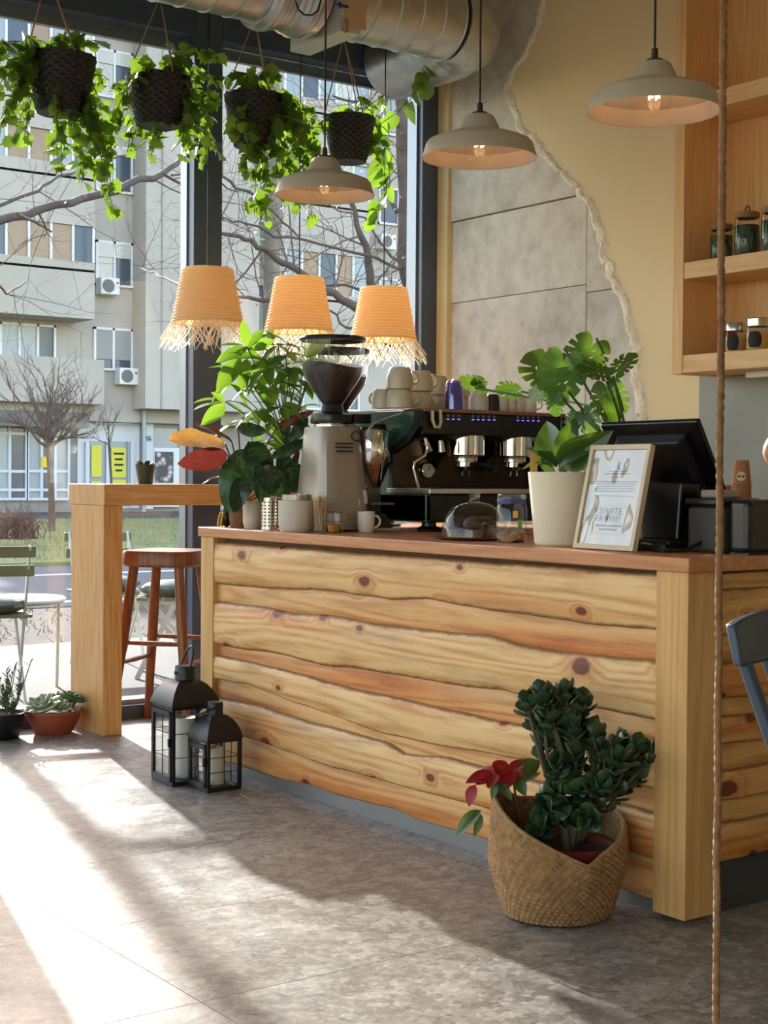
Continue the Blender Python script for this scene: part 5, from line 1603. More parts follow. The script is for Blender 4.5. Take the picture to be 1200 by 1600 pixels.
herb = plain('dried_herbs', rgb(64, 84, 56), 0.8, c2=rgb(26, 34, 24), scale=60)
lidw = plain('jar_lid_wood', rgb(146, 104, 68), 0.5)
def herb_jar(px, r, h, label, loop=False, x=1.88):
    p = at(px, 395, x=x)
    c = Vector((x, p.y, 2.0185))
    t = thing('herb_jar', c, label, 'jar', 'glass herb jars on the upper shelf')
    part('glass', MB().lathe([(0.001, 0.002), (r * 0.95, 0.001), (r, 0.008), (r, h * 0.86), (r * 0.93, h * 0.92), (r * 0.93, h)], c, 36), M['ware'], t)
    hb = MB().lathe([(0.001, 0.004), (r * 0.93, 0.004), (r * 0.94, h * 0.78), (0.001, h * 0.80)], c, 36)
    part('herbs', hb, herb, t)
    st = MB()
    rj = random.Random(int(px))
    for k in range(40):
        a, z = rj.uniform(0, 6.28), rj.uniform(0.01, h * 0.6)
        e = Vector((cos(a), sin(a), 0)) * r * 0.965
        st.beam(c + e + Vector((0, 0, z)), c + e + Vector((0, 0, z + rj.uniform(0.02, 0.05))), 0.006, 0.002)
    part('bamboo_print', st, plain('bamboo_green', rgb(104, 140, 100), 0.5), t, False, kind='stuff')
    part('lid', MB().lathe([(r * 0.9, h - 0.006), (r * 0.98, h), (r * 0.98, h + 0.014), (r * 0.9, h + 0.018), (0.001, h + 0.018)], c, 36), lidw, t)
    if loop:
        pts = [c + Vector((0, 0.011 * sin(a), h + 0.030 - 0.014 * cos(a))) for a in [2 * pi * k / 18 for k in range(18)]]
        part('lid_loop', MB().tube(pts, 0.0028, 6, False, True), plain('loop_leather', rgb(70, 40, 30), 0.6), t)
herb_jar(1127, 0.046, 0.132, 'glass jar of dark herbs half behind the rope on the upper shelf', False, 1.90)
herb_jar(1167, 0.050, 0.158, 'glass herb jar with a loop on its wooden lid', True)
herb_jar(1209, 0.050, 0.160, 'glass herb jar cut by the right picture edge', True)
def spice_jar(px, r, h, label, fill, x=1.88):
    p = at(px, 540, x=x)
    c = Vector((x, p.y, 1.6385))
    t = thing('spice_jar', c, label, 'jar', 'steel-lidded jars on the lower shelf')
    part('glass', MB().lathe([(0.001, 0.002), (r * 0.96, 0.001), (r, 0.006), (r, h * 0.86), (r * 0.9, h * 0.94), (r * 0.9, h)], c, 36), M['ware'], t)
    part('contents', MB().lathe([(0.001, 0.004), (r * 0.94, 0.004), (r * 0.95, h * 0.66), (0.001, h * 0.68)], c, 36), fill, t)
    part('lid', MB().lathe([(r * 0.92, h - 0.008), (r * 0.97, h - 0.006), (r * 0.97, h + 0.022), (r * 0.9, h + 0.026), (0.001, h + 0.026)], c, 36), M['steel'], t)
    a = atan2(CAM.y - c.y, CAM.x - c.x) - 0.30
    d = MB()
    n = 14
    for i in range(n + 1):
        f = -1 + 2 * i / n
        hh = 0.028 * (1 - f ** 4) ** 0.5 + 0.004
        for s in (-1, 1): d.v.append(c + Vector((1.012 * r * cos(a + f * 0.62), 1.012 * r * sin(a + f * 0.62), h * 0.42 + s * hh)))
    for i in range(n): d.f.append((2 * i, 2 * i + 2, 2 * i + 3, 2 * i + 1))
    part('label', d, plain('chalk_label', rgb(30, 28, 32), 0.7), t)
spice_jar(1149, 0.042, 0.094, 'smaller steel-lidded jar with black label nearest the rope', plain('powder_pale', rgb(196, 168, 124), 0.8))
spice_jar(1184, 0.047, 0.104, 'larger steel-lidded jar with black label and yellow powder', plain('powder_yellow', rgb(206, 170, 86), 0.8))
rp_ = at(1133, 540, x=1.95)
single('red_packet', MB().box(1.90, 2.0, rp_.y - 0.02, rp_.y + 0.004, 1.6385, 1.6385 + 0.10), plain('red_card', rgb(150, 24, 22), 0.5), 'thin red packet behind the smaller steel-lidded jar', 'packet', bevel=0.001)

# ------------------------------------------------------------------ back bar with paper cups
bb = thing('back_bar', (1.8, 0.9, 0), 'low back bar along the grey wall behind the till', 'cabinet')
part('worktop', MB().box(1.50, XB - 0.036, 0.22, 1.83, 0.88, 0.92), M['shelf_y'], bb, False, 0.003)
for k in range(3):
    y0 = 0.24 + k * 0.53
    part('door', MB().box(1.50, 1.52, y0 + 0.005, y0 + 0.52, 0.10, 0.875), M['shelf'], bb, False, 0.002)
part('body', MB().box(1.52, XB - 0.036, 0.23, 1.82, 0.0, 0.88), M['shelf'], bb, False)
kraft = plain('kraft_paper', rgb(178, 128, 84), 0.75, c2=rgb(160, 112, 72), scale=20)
def cup_stack(px, x, n, label0, pytop):
    p = at(px, pytop, x=x)
    step, H = 0.0125, 0.098
    z0 = 0.9205
    for k in range(n):
        c = Vector((x, p.y, z0 + k * step))
        lab = label0[0] if k == n - 1 else label0[1]
        t = thing('paper_cup', c, lab, 'cup', 'stacked kraft paper cups')
        pr = [(0.040, 0.0), (0.042, 0.002), (0.040, 0.004), (0.029, H), (0.001, H)]
        part('wall', MB().lathe(pr, c, 36), kraft, t)
        part('rim', MB().tube([c + Vector((0.0405 * cos(a), 0.0405 * sin(a), 0.003)) for a in [2 * pi * j / 32 for j in range(32)]], 0.0022, 6, False, True), kraft, t)
        if k == n - 1:
            a0 = atan2(CAM.y - c.y, CAM.x - c.x)
            e = Vector((cos(a0), sin(a0), 0))
            u = Vector((-sin(a0), cos(a0), 0))
            w = (Vector((0, 0, 1)) - e * 0.115).normalized()
            zc_ = 0.034
            rr = 0.040 - (0.011) * zc_ / H
            d = MB()
            for i in range(25):
                aa = 2 * pi * i / 24
                dx, dz_ = 0.0185 * cos(aa), 0.0185 * sin(aa)
                ang = a0 + dx / rr
                r2 = 0.0402 - 0.011 * (zc_ + dz_) / H + 0.0008
                d.v.append(c + Vector((r2 * cos(ang), r2 * sin(ang), zc_ + dz_)))
            d.v.append(c + e * (rr + 0.001) + Vector((0, 0, zc_)))
            d.f = [(i, i + 1, 25) for i in range(24)]
            lbl = part('round_label', d, plain('label_white', rgb(226, 214, 196), 0.6), t)
            text_mesh('RIPE', 0.0135, M['ink'], lbl, basis(-u, -w, e, c + e * (rr + 0.0022) + Vector((0, 0, zc_))), 'lettering')
cup_stack(1158, 1.86, 16, ('topmost upturned kraft paper cup with round logo label', 'upturned kraft paper cup inside the tall stack'), 750)
cup_stack(1130, 1.66, 8, ('top kraft cup of the short stack half behind the rope', 'kraft cup inside the short stack behind the rope'), 770)

# ------------------------------------------------------------------ blue chair at the counter end
bc = thing('wooden_chair', (0, 0, 0), 'slate-blue wooden spindle-back chair cut by the right edge', 'chair')
blue = plain('slate_blue_paint', rgb(54, 66, 82), 0.4)
rail = MB()
N = 12
yr = lambda f_: -0.285 - 0.045 * sin(pi * f_)
for i in range(N + 1):
    f_ = i / N
    x = -0.225 + 0.45 * f_
    zt = 0.845 + 0.020 * sin(pi * f_) ** 0.7
    rail.v += [Vector((x, yr(f_) + 0.010, 0.765)), Vector((x, yr(f_) + 0.034, 0.765)), Vector((x, yr(f_) + 0.014, zt)), Vector((x, yr(f_) - 0.012, zt))]
for i in range(N):
    for k in range(4): rail.f.append((4 * i + k, 4 * i + 4 + k, 4 * i + 4 + (k + 1) % 4, 4 * i + (k + 1) % 4))
rail.f += [(0, 1, 2, 3), (4 * N + 3, 4 * N + 2, 4 * N + 1, 4 * N)]
part('crest_rail', rail, blue, bc, True, 0.006)
for k in range(5):
    f_ = k / 4
    part('spindle', MB().tube([Vector((-0.19 + 0.38 * f_, yr(0.08 + 0.84 * f_) + 0.022, 0.77)), Vector((-0.14 + 0.28 * f_, -0.165, 0.45))], [0.010 if 0 < k < 4 else 0.014, 0.011 if 0 < k < 4 else 0.016], 10), blue, bc)
part('seat', MB().box(-0.20, 0.20, -0.20, 0.20, 0.43, 0.465), blue, bc, False, 0.012, seg=3)
for sx in (-1, 1):
    for sy in (-1, 1):
        part('leg', MB().tube([Vector((sx * 0.15, sy * 0.15, 0.435)), Vector((sx * 0.20, sy * 0.20, 0))], [0.018, 0.013], 10), blue, bc)
    part('stretcher', MB().tube([Vector((sx * 0.178, -0.178, 0.18)), Vector((sx * 0.178, 0.178, 0.18))], 0.009, 8), blue, bc)
RTH, FWH = Vector((rt.x, rt.y, 0)).normalized(), Vector((fw.x, fw.y, 0)).normalized()
se, ce = sin(radians(52)), cos(radians(52))
lx, ly = -(RTH * se + FWH * ce), RTH * ce - FWH * se
rc_ = at(1139, 1002, y=-0.62)
bc.rotation_euler = (0, 0, atan2(lx.y, lx.x))
bc.location = Vector((rc_.x, rc_.y, 0)) - lx * 0.225 - ly * (-0.285)

# ------------------------------------------------------------------ person at work behind the counter, almost out of the picture
def person():
    t = thing('person', (1.28, 0.62, 0), 'person in a pale mint shirt behind the counter at the right edge', 'person')
    el_ = at(1198, 702, x=1.05)
    # joints: (position, radius)
    J = {'pelvis': ((1.36, 0.42, 0.95), 0.118), 'waist': ((1.36, 0.42, 1.10), 0.112), 'chest': ((1.36, 0.42, 1.28), 0.145), 'neckb': ((1.36, 0.41, 1.43), 0.07), 'neck': ((1.35, 0.41, 1.50), 0.05),
         'shl': ((1.27, 0.57, 1.40), 0.062), 'ell': ((el_.x + 0.05, el_.y + 0.040, 1.215), 0.046), 'wrl': ((1.16, 0.44, 1.10), 0.028),
         'shr': ((1.42, 0.25, 1.40), 0.062), 'elr': ((1.40, 0.16, 1.15), 0.045), 'wrr': ((1.20, 0.18, 1.05), 0.030),
         'hpl': ((1.345, 0.50, 0.84), 0.085), 'knl': ((1.31, 0.53, 0.48), 0.065), 'anl': ((1.35, 0.53, 0.08), 0.045), 'tol': ((1.20, 0.545, 0.035), 0.035),
         'hpr': ((1.375, 0.345, 0.84), 0.085), 'knr': ((1.38, 0.32, 0.48), 0.065), 'anr': ((1.41, 0.31, 0.08), 0.045), 'tor': ((1.26, 0.30, 0.035), 0.035)}
    E = [('pelvis', 'waist'), ('waist', 'chest'), ('chest', 'neckb'), ('neckb', 'neck'), ('chest', 'shl'), ('shl', 'ell'), ('ell', 'wrl'), ('chest', 'shr'), ('shr', 'elr'), ('elr', 'wrr'), ('pelvis', 'hpl'), ('hpl', 'knl'), ('knl', 'anl'), ('anl', 'tol'), ('pelvis', 'hpr'), ('hpr', 'knr'), ('knr', 'anr'), ('anr', 'tor')]
    names = list(J)
    def skin(nm, keep, edges, mat, extra=0.0, sub=2):
        me = bpy.data.meshes.new(nm)
        me.from_pydata([J[k][0] for k in keep], [(keep.index(a), keep.index(b)) for a, b in edges], [])
        o = bpy.data.objects.new(nm, me)
        COL.objects.link(o)
        md = o.modifiers.new('skin', 'SKIN')
        md.use_smooth_shade = True
        for i, k in enumerate(keep):
            r = J[k][1] * (0.8 if nm == 'body' and k in ('pelvis', 'waist', 'chest', 'neckb', 'shl', 'shr', 'hpl', 'hpr', 'knl', 'knr') else 1) + extra
            me.skin_vertices[0].data[i].radius = (r, r)
            me.skin_vertices[0].data[i].use_root = (i == 0)
        sb = o.modifiers.new('sub', 'SUBSURF')
        sb.levels = sb.render_levels = sub
        dg = bpy.context.evaluated_depsgraph_get()
        m2 = bpy.data.meshes.new_from_object(o.evaluated_get(dg))
        bpy.data.objects.remove(o)
        m2.materials.clear()
        m2.materials.append(mat)
        m2.transform(Matrix.Translation(-wloc(t)))
        return link(nm, m2, t)
    sk = plain('skin', rgb(206, 150, 122), 0.55)
    skin('body', names, E, sk)
    hc = Vector((1.33, 0.41, 1.62))
    hd = MB().ball(hc, 0.095, 20, 0.95, 0.8, 1.2).ball(hc + Vector((-0.098, 0, -0.012)), 0.014, 8, 1.2, 0.8, 1.4).ball(hc + Vector((0, 0.078, -0.01)), 0.02, 8, 0.6, 0.4, 1.2).ball(hc + Vector((0, -0.078, -0.01)), 0.02, 8, 0.6, 0.4, 1.2)
    part('head', hd, sk, t)
    for s in (-1, 1): part('eye', MB().ball(hc + Vector((-0.083, s * 0.03, 0.008)), 0.010, 8), M['ink'], t)
    part('mouth', MB().ball(hc + Vector((-0.086, 0, -0.05)), 0.012, 8, 0.5, 1.6, 0.5), plain('lips', rgb(170, 96, 88), 0.5), t)
    part('hair', MB().ball(hc + Vector((0.018, 0, 0.03)), 0.102, 18, 0.95, 0.86, 1.08), plain('brown_hair', rgb(60, 42, 32), 0.6), t)
    J['sl'] = (tuple(Vector(J['shl'][0]).lerp(Vector(J['ell'][0]), 0.55)), 0.056)
    J['sr'] = (tuple(Vector(J['shr'][0]).lerp(Vector(J['elr'][0]), 0.55)), 0.056)
    skin('shirt', ['waist', 'pelvis', 'chest', 'neckb', 'shl', 'sl', 'shr', 'sr'], [('pelvis', 'waist'), ('waist', 'chest'), ('chest', 'neckb'), ('chest', 'shl'), ('shl', 'sl'), ('chest', 'shr'), ('shr', 'sr')], plain('mint_shirt', rgb(186, 214, 204), 0.8), 0.026)
    J['belt'] = ((1.36, 0.42, 1.02), 0.118)
    J['seat'] = ((1.36, 0.42, 0.93), 0.122)
    J['hpl'], J['hpr'] = ((1.345, 0.50, 0.84), 0.088), ((1.375, 0.345, 0.84), 0.088)
    skin('trousers', ['seat', 'belt', 'hpl', 'knl', 'anl', 'hpr', 'knr', 'anr'], [('seat', 'belt'), ('seat', 'hpl'), ('hpl', 'knl'), ('knl', 'anl'), ('seat', 'hpr'), ('hpr', 'knr'), ('knr', 'anr')], plain('dark_trousers', rgb(40, 42, 50), 0.8), 0.012)
    for w, e in (('wrl', 'ell'), ('wrr', 'elr')):
        p = Vector(J[w][0])
        d = (p - Vector(J[e][0])).normalized()
        s = d.cross(Vector((0, 0, 1))).normalized()
        n_ = s.cross(d)
        h = MB().ball(p + d * 0.045, 0.040, 12, 1, 1, 0.7)
        part('palm', h, sk, t)
        for k, L in enumerate((0.062, 0.072, 0.068, 0.054)):
            a = p + d * 0.075 + s * (0.024 - 0.016 * k)
            part('finger', MB().tube([a, a + d * L * 0.5 - n_ * 0.006, a + d * L * 0.9 - n_ * 0.025], [0.009, 0.0085, 0.007], 8), sk, t)
        a = p + d * 0.03 + s * 0.034
        part('thumb', MB().tube([a, a + d * 0.025 + s * 0.015, a + d * 0.05 + s * 0.015 - n_ * 0.008], [0.011, 0.010, 0.008], 8), sk, t)
person()
# ------------------------------------------------------------------ street outside
ZG = -0.08
def ground(name, y0, y1, z0, z1, mat, label, cat):
    mb = MB().add([(-45, y0, z0), (70, y0, z0), (70, y1, z1), (-45, y1, z1), (-45, y0, z0 - 0.3), (70, y0, z0 - 0.3), (70, y1, z1 - 0.3), (-45, y1, z1 - 0.3)], [(0, 1, 2, 3), (7, 6, 5, 4), (4, 5, 1, 0), (5, 6, 2, 1), (6, 7, 3, 2), (7, 4, 0, 3)])
    o = link(name, mb.mesh(name, mat, False))
    return tag(o, None, None, None, 'structure')
pav = plain('pale_pavement', rgb(90, 86, 80), 0.85, c2=rgb(74, 70, 66), scale=0.8, bump=0.1)
ground('pavement', YW + 0.13, 7.5, ZG, ZG, pav, '', '')
tag(link('side_pavement', MB().box(-45, XL - 0.15, -30, YW + 0.13, ZG - 0.3, ZG).mesh('side_pavement', pav, False)), None, None, None, 'structure')
ground('soil_bed', 7.5, 10.6, ZG - 0.02, ZG - 0.02, plain('bare_soil', rgb(78, 64, 52), 0.95, c2=rgb(56, 46, 37), scale=3, bump=0.5, bscale=8), '', '')
ground('road', 10.6, 16.9, ZG - 0.05, ZG - 0.05, plain('asphalt', rgb(96, 96, 100), 0.85, c2=rgb(84, 85, 90), scale=2), '', '')
ground('verge', 16.9, 29.5, ZG, 0.12, plain('winter_grass', rgb(146, 142, 94), 0.95, c2=rgb(120, 122, 70), scale=1.4, bump=0.5, bscale=12), '', '')
ground('forecourt', 29.5, 46, 0.12, 0.2, pav, '', '')
single('kerb', MB().box(-45, 70, 10.45, 10.62, ZG - 0.06, ZG + 0.02), plain('kerb_stone', rgb(186, 182, 174), 0.8), 'long pale kerb stone along the near side of the road', 'kerb')
ln = at(240, 893, z=ZG - 0.05)
tag(link('road_line', MB().box(-45, 70, ln.y - 0.08, ln.y + 0.08, ZG - 0.06, ZG - 0.045).mesh('road_line', plain('line_paint', rgb(226, 226, 224), 0.8), False)), None, None, None, 'structure')
gr_ = MB()
rg = random.Random(50)
for k in range(9000):
    x, y = rg.uniform(2, 26), rg.uniform(17.0, 29)
    z = ZG + 0.2 * (y - 16.9) / 12.6
    h, w = rg.uniform(0.05, 0.13), 0.012
    a = rg.uniform(0, pi)
    o = len(gr_.v)
    gr_.v += [Vector((x - w * cos(a), y - w * sin(a), z)), Vector((x + w * cos(a), y + w * sin(a), z)), Vector((x + rg.gauss(0, .03), y + rg.gauss(0, .03), z + h))]
    gr_.f.append((o, o + 1, o + 2))
single('grass', gr_, plain('grass_blades', rgb(148, 148, 92), 0.8), 'patchy winter grass on the verge across the road', 'grass', None, 'stuff', False)
wds = MB()
for k in range(1500):
    x, y = rg.uniform(0, 9), rg.uniform(7.6, 10.4)
    h = rg.uniform(0.02, 0.09)
    o = len(wds.v)
    d = Vector((rg.gauss(0, .06), rg.gauss(0, .06), h))
    p = Vector((x, y, ZG - 0.02))
    wds.v += [p, p + Vector((0.012, 0.006, 0)), p + d]
    wds.f.append((o, o + 1, o + 2))
single('leaf_litter', wds, plain('dry_litter', rgb(120, 88, 70), 0.9), 'dry stalks and leaf litter scattered on the bare soil bed', 'litter', None, 'stuff', False)

# ------------------------------------------------------------------ apartment building across the road
YB = 34.0
FB = lambda px, py, y=YB: at(px, py, y=y)
bd_ = thing('apartment_building', (22, 36, 0.15), 'pale concrete apartment block with shops across the street', 'building')
wallm = plain('render_pale', rgb(186, 178, 168), 0.85, c2=rgb(172, 164, 154), scale=0.5, bump=0.05)
walld = plain('render_grey', rgb(156, 150, 142), 0.85, c2=rgb(142, 136, 128), scale=0.5)
whitef = plain('window_white', rgb(220, 220, 220), 0.4)
XS = FB(-35, 500).x
part('wall', MB().box(XS, 58, YB, YB + 11, 2.55, 12.9), wallm, bd_, False)
part('ground_floor', MB().box(XS, 58, YB + 0.5, YB + 11, 0.1, 2.55), walld, bd_, False)
part('roof_edge', MB().box(XS - 0.3, 58.3, YB - 0.4, YB + 11.3, 12.9, 13.1), walld, bd_, False)
panem = {}
def panemat(k):
    cols = {'d': rgb(70, 82, 96), 'c': rgb(196, 190, 180), 'b': rgb(150, 120, 92), 'g': rgb(150, 160, 166), 's': rgb(150, 150, 150)}
    if k not in panem:
        panem[k] = plain('pane_' + {'d': 'dark', 'c': 'curtain', 'b': 'blind', 'g': 'grey', 's': 'shutter'}[k], cols[k], 0.12 if k != 's' else 0.7)
    return panem[k]
def win(x0, y0, x1, y1, cols, y=YB, shutter=0.0, bar=0.06):
    """white-framed window between two pixel corners, one pane per letter in cols"""
    a, b = FB(x0, y1, y), FB(x1, y0, y)
    f = MB()
    f.box(a.x, b.x, y - 0.08, y + 0.02, b.z - bar, b.z).box(a.x, b.x, y - 0.10, y + 0.02, a.z, a.z + bar)
    n = len(cols)
    for i in range(n + 1):
        x = a.x + (b.x - a.x) * i / n
        x = min(max(x, a.x + bar / 2), b.x - bar / 2)
        f.box(x - bar / 2, x + bar / 2, y - 0.08, y + 0.02, a.z, b.z)
    w = part('window', f, whitef, bd_, False)
    for i, c in enumerate(cols):
        xa = a.x + (b.x - a.x) * i / n + bar / 2
        xb = a.x + (b.x - a.x) * (i + 1) / n - bar / 2
        part('pane', MB().box(xa, xb, y - 0.03, y - 0.01, a.z + bar, b.z - bar), panemat(c), w, False)
    if shutter:
        part('roller_shutter', MB().box(a.x + bar, b.x - bar, y - 0.07, y - 0.035, b.z - (b.z - a.z) * shutter, b.z - bar), panemat('s' if shutter > 0.5 else 'c'), w, False)
    return w
def balcony(x0, x1, yt, yb, y, win_top=None, cols='', name='balcony'):
    a, b = FB(x0, yb, y), FB(x1, yt, y)
    part(name, MB().box(a.x, b.x, y, YB + 0.1, a.z, b.z), wallm, bd_, False)
    if win_top is not None:
        c = FB(x1, win_top, y + 0.12)
        part('balcony_core', MB().box(a.x + 0.02, b.x - 0.02, y + 0.14, YB + 0.1, b.z, c.z + 0.95), wallm, bd_, False)
        win(x0 + 2, win_top, x1 - 2, yt, cols, y + 0.1)
YBAL = 32.8
balcony(-30, 148, 411, 486, YBAL, 341, 'dbbbd')
balcony(-30, 148, 262, 335, YBAL, 196, 'gbbgd')
balcony(-30, 148, 112, 186, YBAL, 48, 'gdbgc')
part('loggia_parapet', MB().box(FB(-35, 600).x, FB(150, 600).x, YB - 0.5, YB + 0.1, FB(50, 628, YB - 0.5).z, FB(50, 556, YB - 0.5).z), wallm, bd_, False)
win(-30, 509, 86, 556, 'gggd', YB - 0.02)
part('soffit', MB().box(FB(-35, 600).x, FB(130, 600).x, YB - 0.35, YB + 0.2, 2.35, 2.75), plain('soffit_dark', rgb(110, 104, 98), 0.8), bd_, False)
for dy_, sh in ((0, 0.36), (-148, 0.2), (-296, 0.3)):
    win(148, 381 + dy_, 206, 446 + dy_, 'cd', YB, sh)
win(145, 515, 206, 578, 'dd', YB, 0.74)
def ac(px, py):
    p = FB(px, py)
    o = thing('air_conditioner', p, None, None)
    bpy.data.objects.remove(o)
    b = part('air_conditioner', MB().box(p.x - 0.27, p.x + 0.27, YB - 0.38, YB - 0.02, p.z - 0.22, p.z + 0.22), whitef, bd_, False, 0.02)
    part('fan_grille', MB().cyl((p.x - 0.06, YB - 0.385, p.z), (p.x - 0.06, YB - 0.395, p.z), 0.17, None, 20), plain('fan_grey', rgb(110, 108, 104), 0.6), b, False)
    part('logo', MB().box(p.x + 0.17, p.x + 0.23, YB - 0.388, YB - 0.38, p.z + 0.06, p.z + 0.12), plain('logo_red', rgb(200, 70, 80), 0.6), b, False)
ac(163, 449)
ac(192, 589)
ac(596, 380)
dp = FB(223, 500)
part('drainpipe', MB().cyl((dp.x, YB - 0.10, 0.15), (dp.x, YB - 0.10, 12.9), 0.065, None, 10), plain('pipe_zinc', rgb(160, 164, 172), 0.5, 0.3), bd_)
a_, b_ = FB(227, 641, 33.2), FB(345, 641, 33.2)
part('bay', MB().box(a_.x, b_.x + 1.2, 33.2, YB + 0.1, 2.9, 12.9), wallm, bd_, False)
part('bay_groove', MB().box(FB(252, 600, 33.2).x - 0.02, FB(252, 600, 33.2).x + 0.02, 33.18, 33.21, 2.9, 12.9), walld, bd_, False)
# right-hand part seen between the mullion and the wall
win(382, 318, 462, 345, 'gdg', YB); win(390, 440, 432, 466, 'dc', YB, 0.3)
balcony(440, 578, 466, 540, 33.0, 392, 'gbdbg')
balcony(440, 578, 316, 388, 33.0, 256, 'gdccg')
balcony(440, 578, 170, 240, 33.0, 112, 'gdgcg')
win(368, 180, 425, 230, 'gd', YB); win(368, 320, 425, 372, 'cg', YB, 0.2); win(590, 300, 650, 350, 'dg', YB); win(590, 440, 650, 490, 'gc', YB); win(595, 160, 650, 210, 'gd', YB); win(355, 560, 430, 610, 'dg', YB); win(470, 590, 560, 640, 'gcd', YB)
# shops on the ground floor
YS = YB + 0.46
shopw = plain('shop_white', rgb(206, 208, 212), 0.5)
def shop(x0, y0, x1, y1, cols, rows=(0.0, 0.36, 1.0)):
    a, b = FB(x0, y1, YS), FB(x1, y0, YS)
    a.z = max(a.z, 0.2)
    bar = 0.07
    n = len(cols)
    f = MB()
    for i in range(n + 1):
        x = a.x + (b.x - a.x) * i / n
        f.box(x - bar / 2, x + bar / 2, YS - 0.08, YS + 0.02, a.z, b.z)
    for q in rows: f.box(a.x, b.x, YS - 0.07, YS + 0.02, a.z + (b.z - a.z) * q - bar / 2, a.z + (b.z - a.z) * q + bar / 2)
    w = part('shop_window', f, shopw, bd_, False)
    for i, c in enumerate(cols):
        for r0, r1 in zip(rows, rows[1:]):
            part('pane', MB().box(a.x + (b.x - a.x) * i / n + bar / 2, a.x + (b.x - a.x) * (i + 1) / n - bar / 2, YS - 0.02, YS, a.z + (b.z - a.z) * r0 + bar / 2, a.z + (b.z - a.z) * r1 - bar / 2), panemat(c), w, False)
    return w
shop(-40, 660, 40, 780, 'dgd', (0, 0.12, 0.36, 0.85, 1.0))
shop(42, 660, 106, 780, 'gdg', (0, 0.12, 0.36, 0.85, 1.0))
def slab_px(name, x0, y0, x1, y1, mat, y=YS - 0.05, par=None):
    a, b = FB(x0, y1, y), FB(x1, y0, y)
    return part(name, MB().box(a.x, b.x, y, y + 0.05, a.z, b.z), mat, par or bd_, False)
slab_px('shop_wall', 121, 655, 218, 795, shopw, YS - 0.02)
yel = plain('poster_yellow', rgb(216, 206, 72), 0.6)
shp = plain('poster_glass', rgb(140, 150, 160), 0.15)
slab_px('shop_pane', 140, 690, 200, 790, shp, YS - 0.06)
for r in ((143, 696, 159, 745), (174, 700, 197, 746), (174, 750, 197, 775), (143, 752, 159, 775)):
    ps = slab_px('poster', *r, yel, YS - 0.10)
    c = FB((r[0] + r[2]) / 2, r[1] + (r[3] - r[1]) * 0.35, YS - 0.10)
    for j, w in enumerate((0.30, 0.22, 0.26, 0.2)):
        if r[3] - r[1] > 30 and r[2] - r[0] > 20:
            part('print', MB().box(c.x - w / 2, c.x + w / 2, YS - 0.115, YS - 0.10, c.z + 0.10 - j * 0.15, c.z + 0.15 - j * 0.15), M['ink'], ps, False)
slab_px('small_poster', 65, 714, 76, 730, plain('poster_orange', rgb(240, 196, 40), 0.6), YS - 0.12)
for px in (134, 166, 204): slab_px('shop_post', px, 690, px + 6, 792, shopw, YS - 0.12)
slab_px('shop_sign', 150, 645, 205, 662, plain('sign_white', rgb(232, 234, 240), 0.5), YS - 0.16)
sa = [FB(160, 661, YS - 0.17), FB(176, 650, YS - 0.17), FB(190, 661, YS - 0.17)]
part('sign_emblem', MB().add(sa, [(0, 1, 2)]), plain('emblem_blue', rgb(60, 100, 170), 0.6), bd_, False)
# entrance with number plate and patterned door
slab_px('door_pier', 228, 645, 240, 795, shopw, YS - 0.2)
nm = slab_px('number_plate', 229, 681, 236.5, 688, plain('plate_dark', rgb(44, 40, 60), 0.5), YS - 0.25)
nc = FB(232.8, 684.5, YS - 0.255)
text_mesh('39', 0.16, whitef, nm, basis(Vector((1, 0, 0)), Vector((0, 0, 1)), Vector((0, -1, 0)), nc), 'numeral')
slab_px('transom', 240, 668, 277, 699, panemat('g'), YS - 0.10)
slab_px('lintel', 238, 642, 320, 668, walld, YS - 0.16)
df = slab_px('entrance_door', 240, 700, 280, 792, whitef, YS - 0.12)
dpn = NT('door_pattern')
b = dpn.bsdf(0.4)
vv = dpn.coords(False)
vo = dpn.n('ShaderNodeTexVoronoi')
vo.inputs['Scale'].default_value = 6
dpn.l(vv, vo.inputs['Vector'])
dpn.l(dpn.ramp(vo.outputs['Distance'], [(0.2, rgb(196, 200, 200)), (0.42, rgb(140, 112, 120)), (0.6, rgb(60, 56, 62))]), b.inputs['Base Color'])
slab_px('door_pane', 243, 706, 271, 754, dpn.done(), YS - 0.16, df)
slab_px('shop_panel', 283, 706, 345, 790, panemat('g'), YS - 0.05)
# low house beyond the gap, end of the side street
hb = thing('low_house', (4, 46, 0), 'low cream house at the end of the side street', 'building')
part('wall', MB().box(-30, 9.5, 48, 56, 0, 5.5), plain('house_cream', rgb(216, 204, 180), 0.85), hb, False)
part('roof', MB().prism([Vector((-30.5, 47.5, 5.5)), Vector((-30.5, 56.5, 5.5)), Vector((-30.5, 52, 7.4))], (40.5, 0, 0)), plain('house_tiles', rgb(150, 90, 68), 0.8), hb, False)
for k in range(8):
    wdw = part('window', MB().box(-27 + k * 4.5, -25.4 + k * 4.5, 47.9, 48.02, 1.4, 3.2), whitef, hb, False)
    part('pane', MB().box(-26.9 + k * 4.5, -25.5 + k * 4.5, 47.86, 47.9, 1.5, 3.1), panemat('d'), wdw, False)

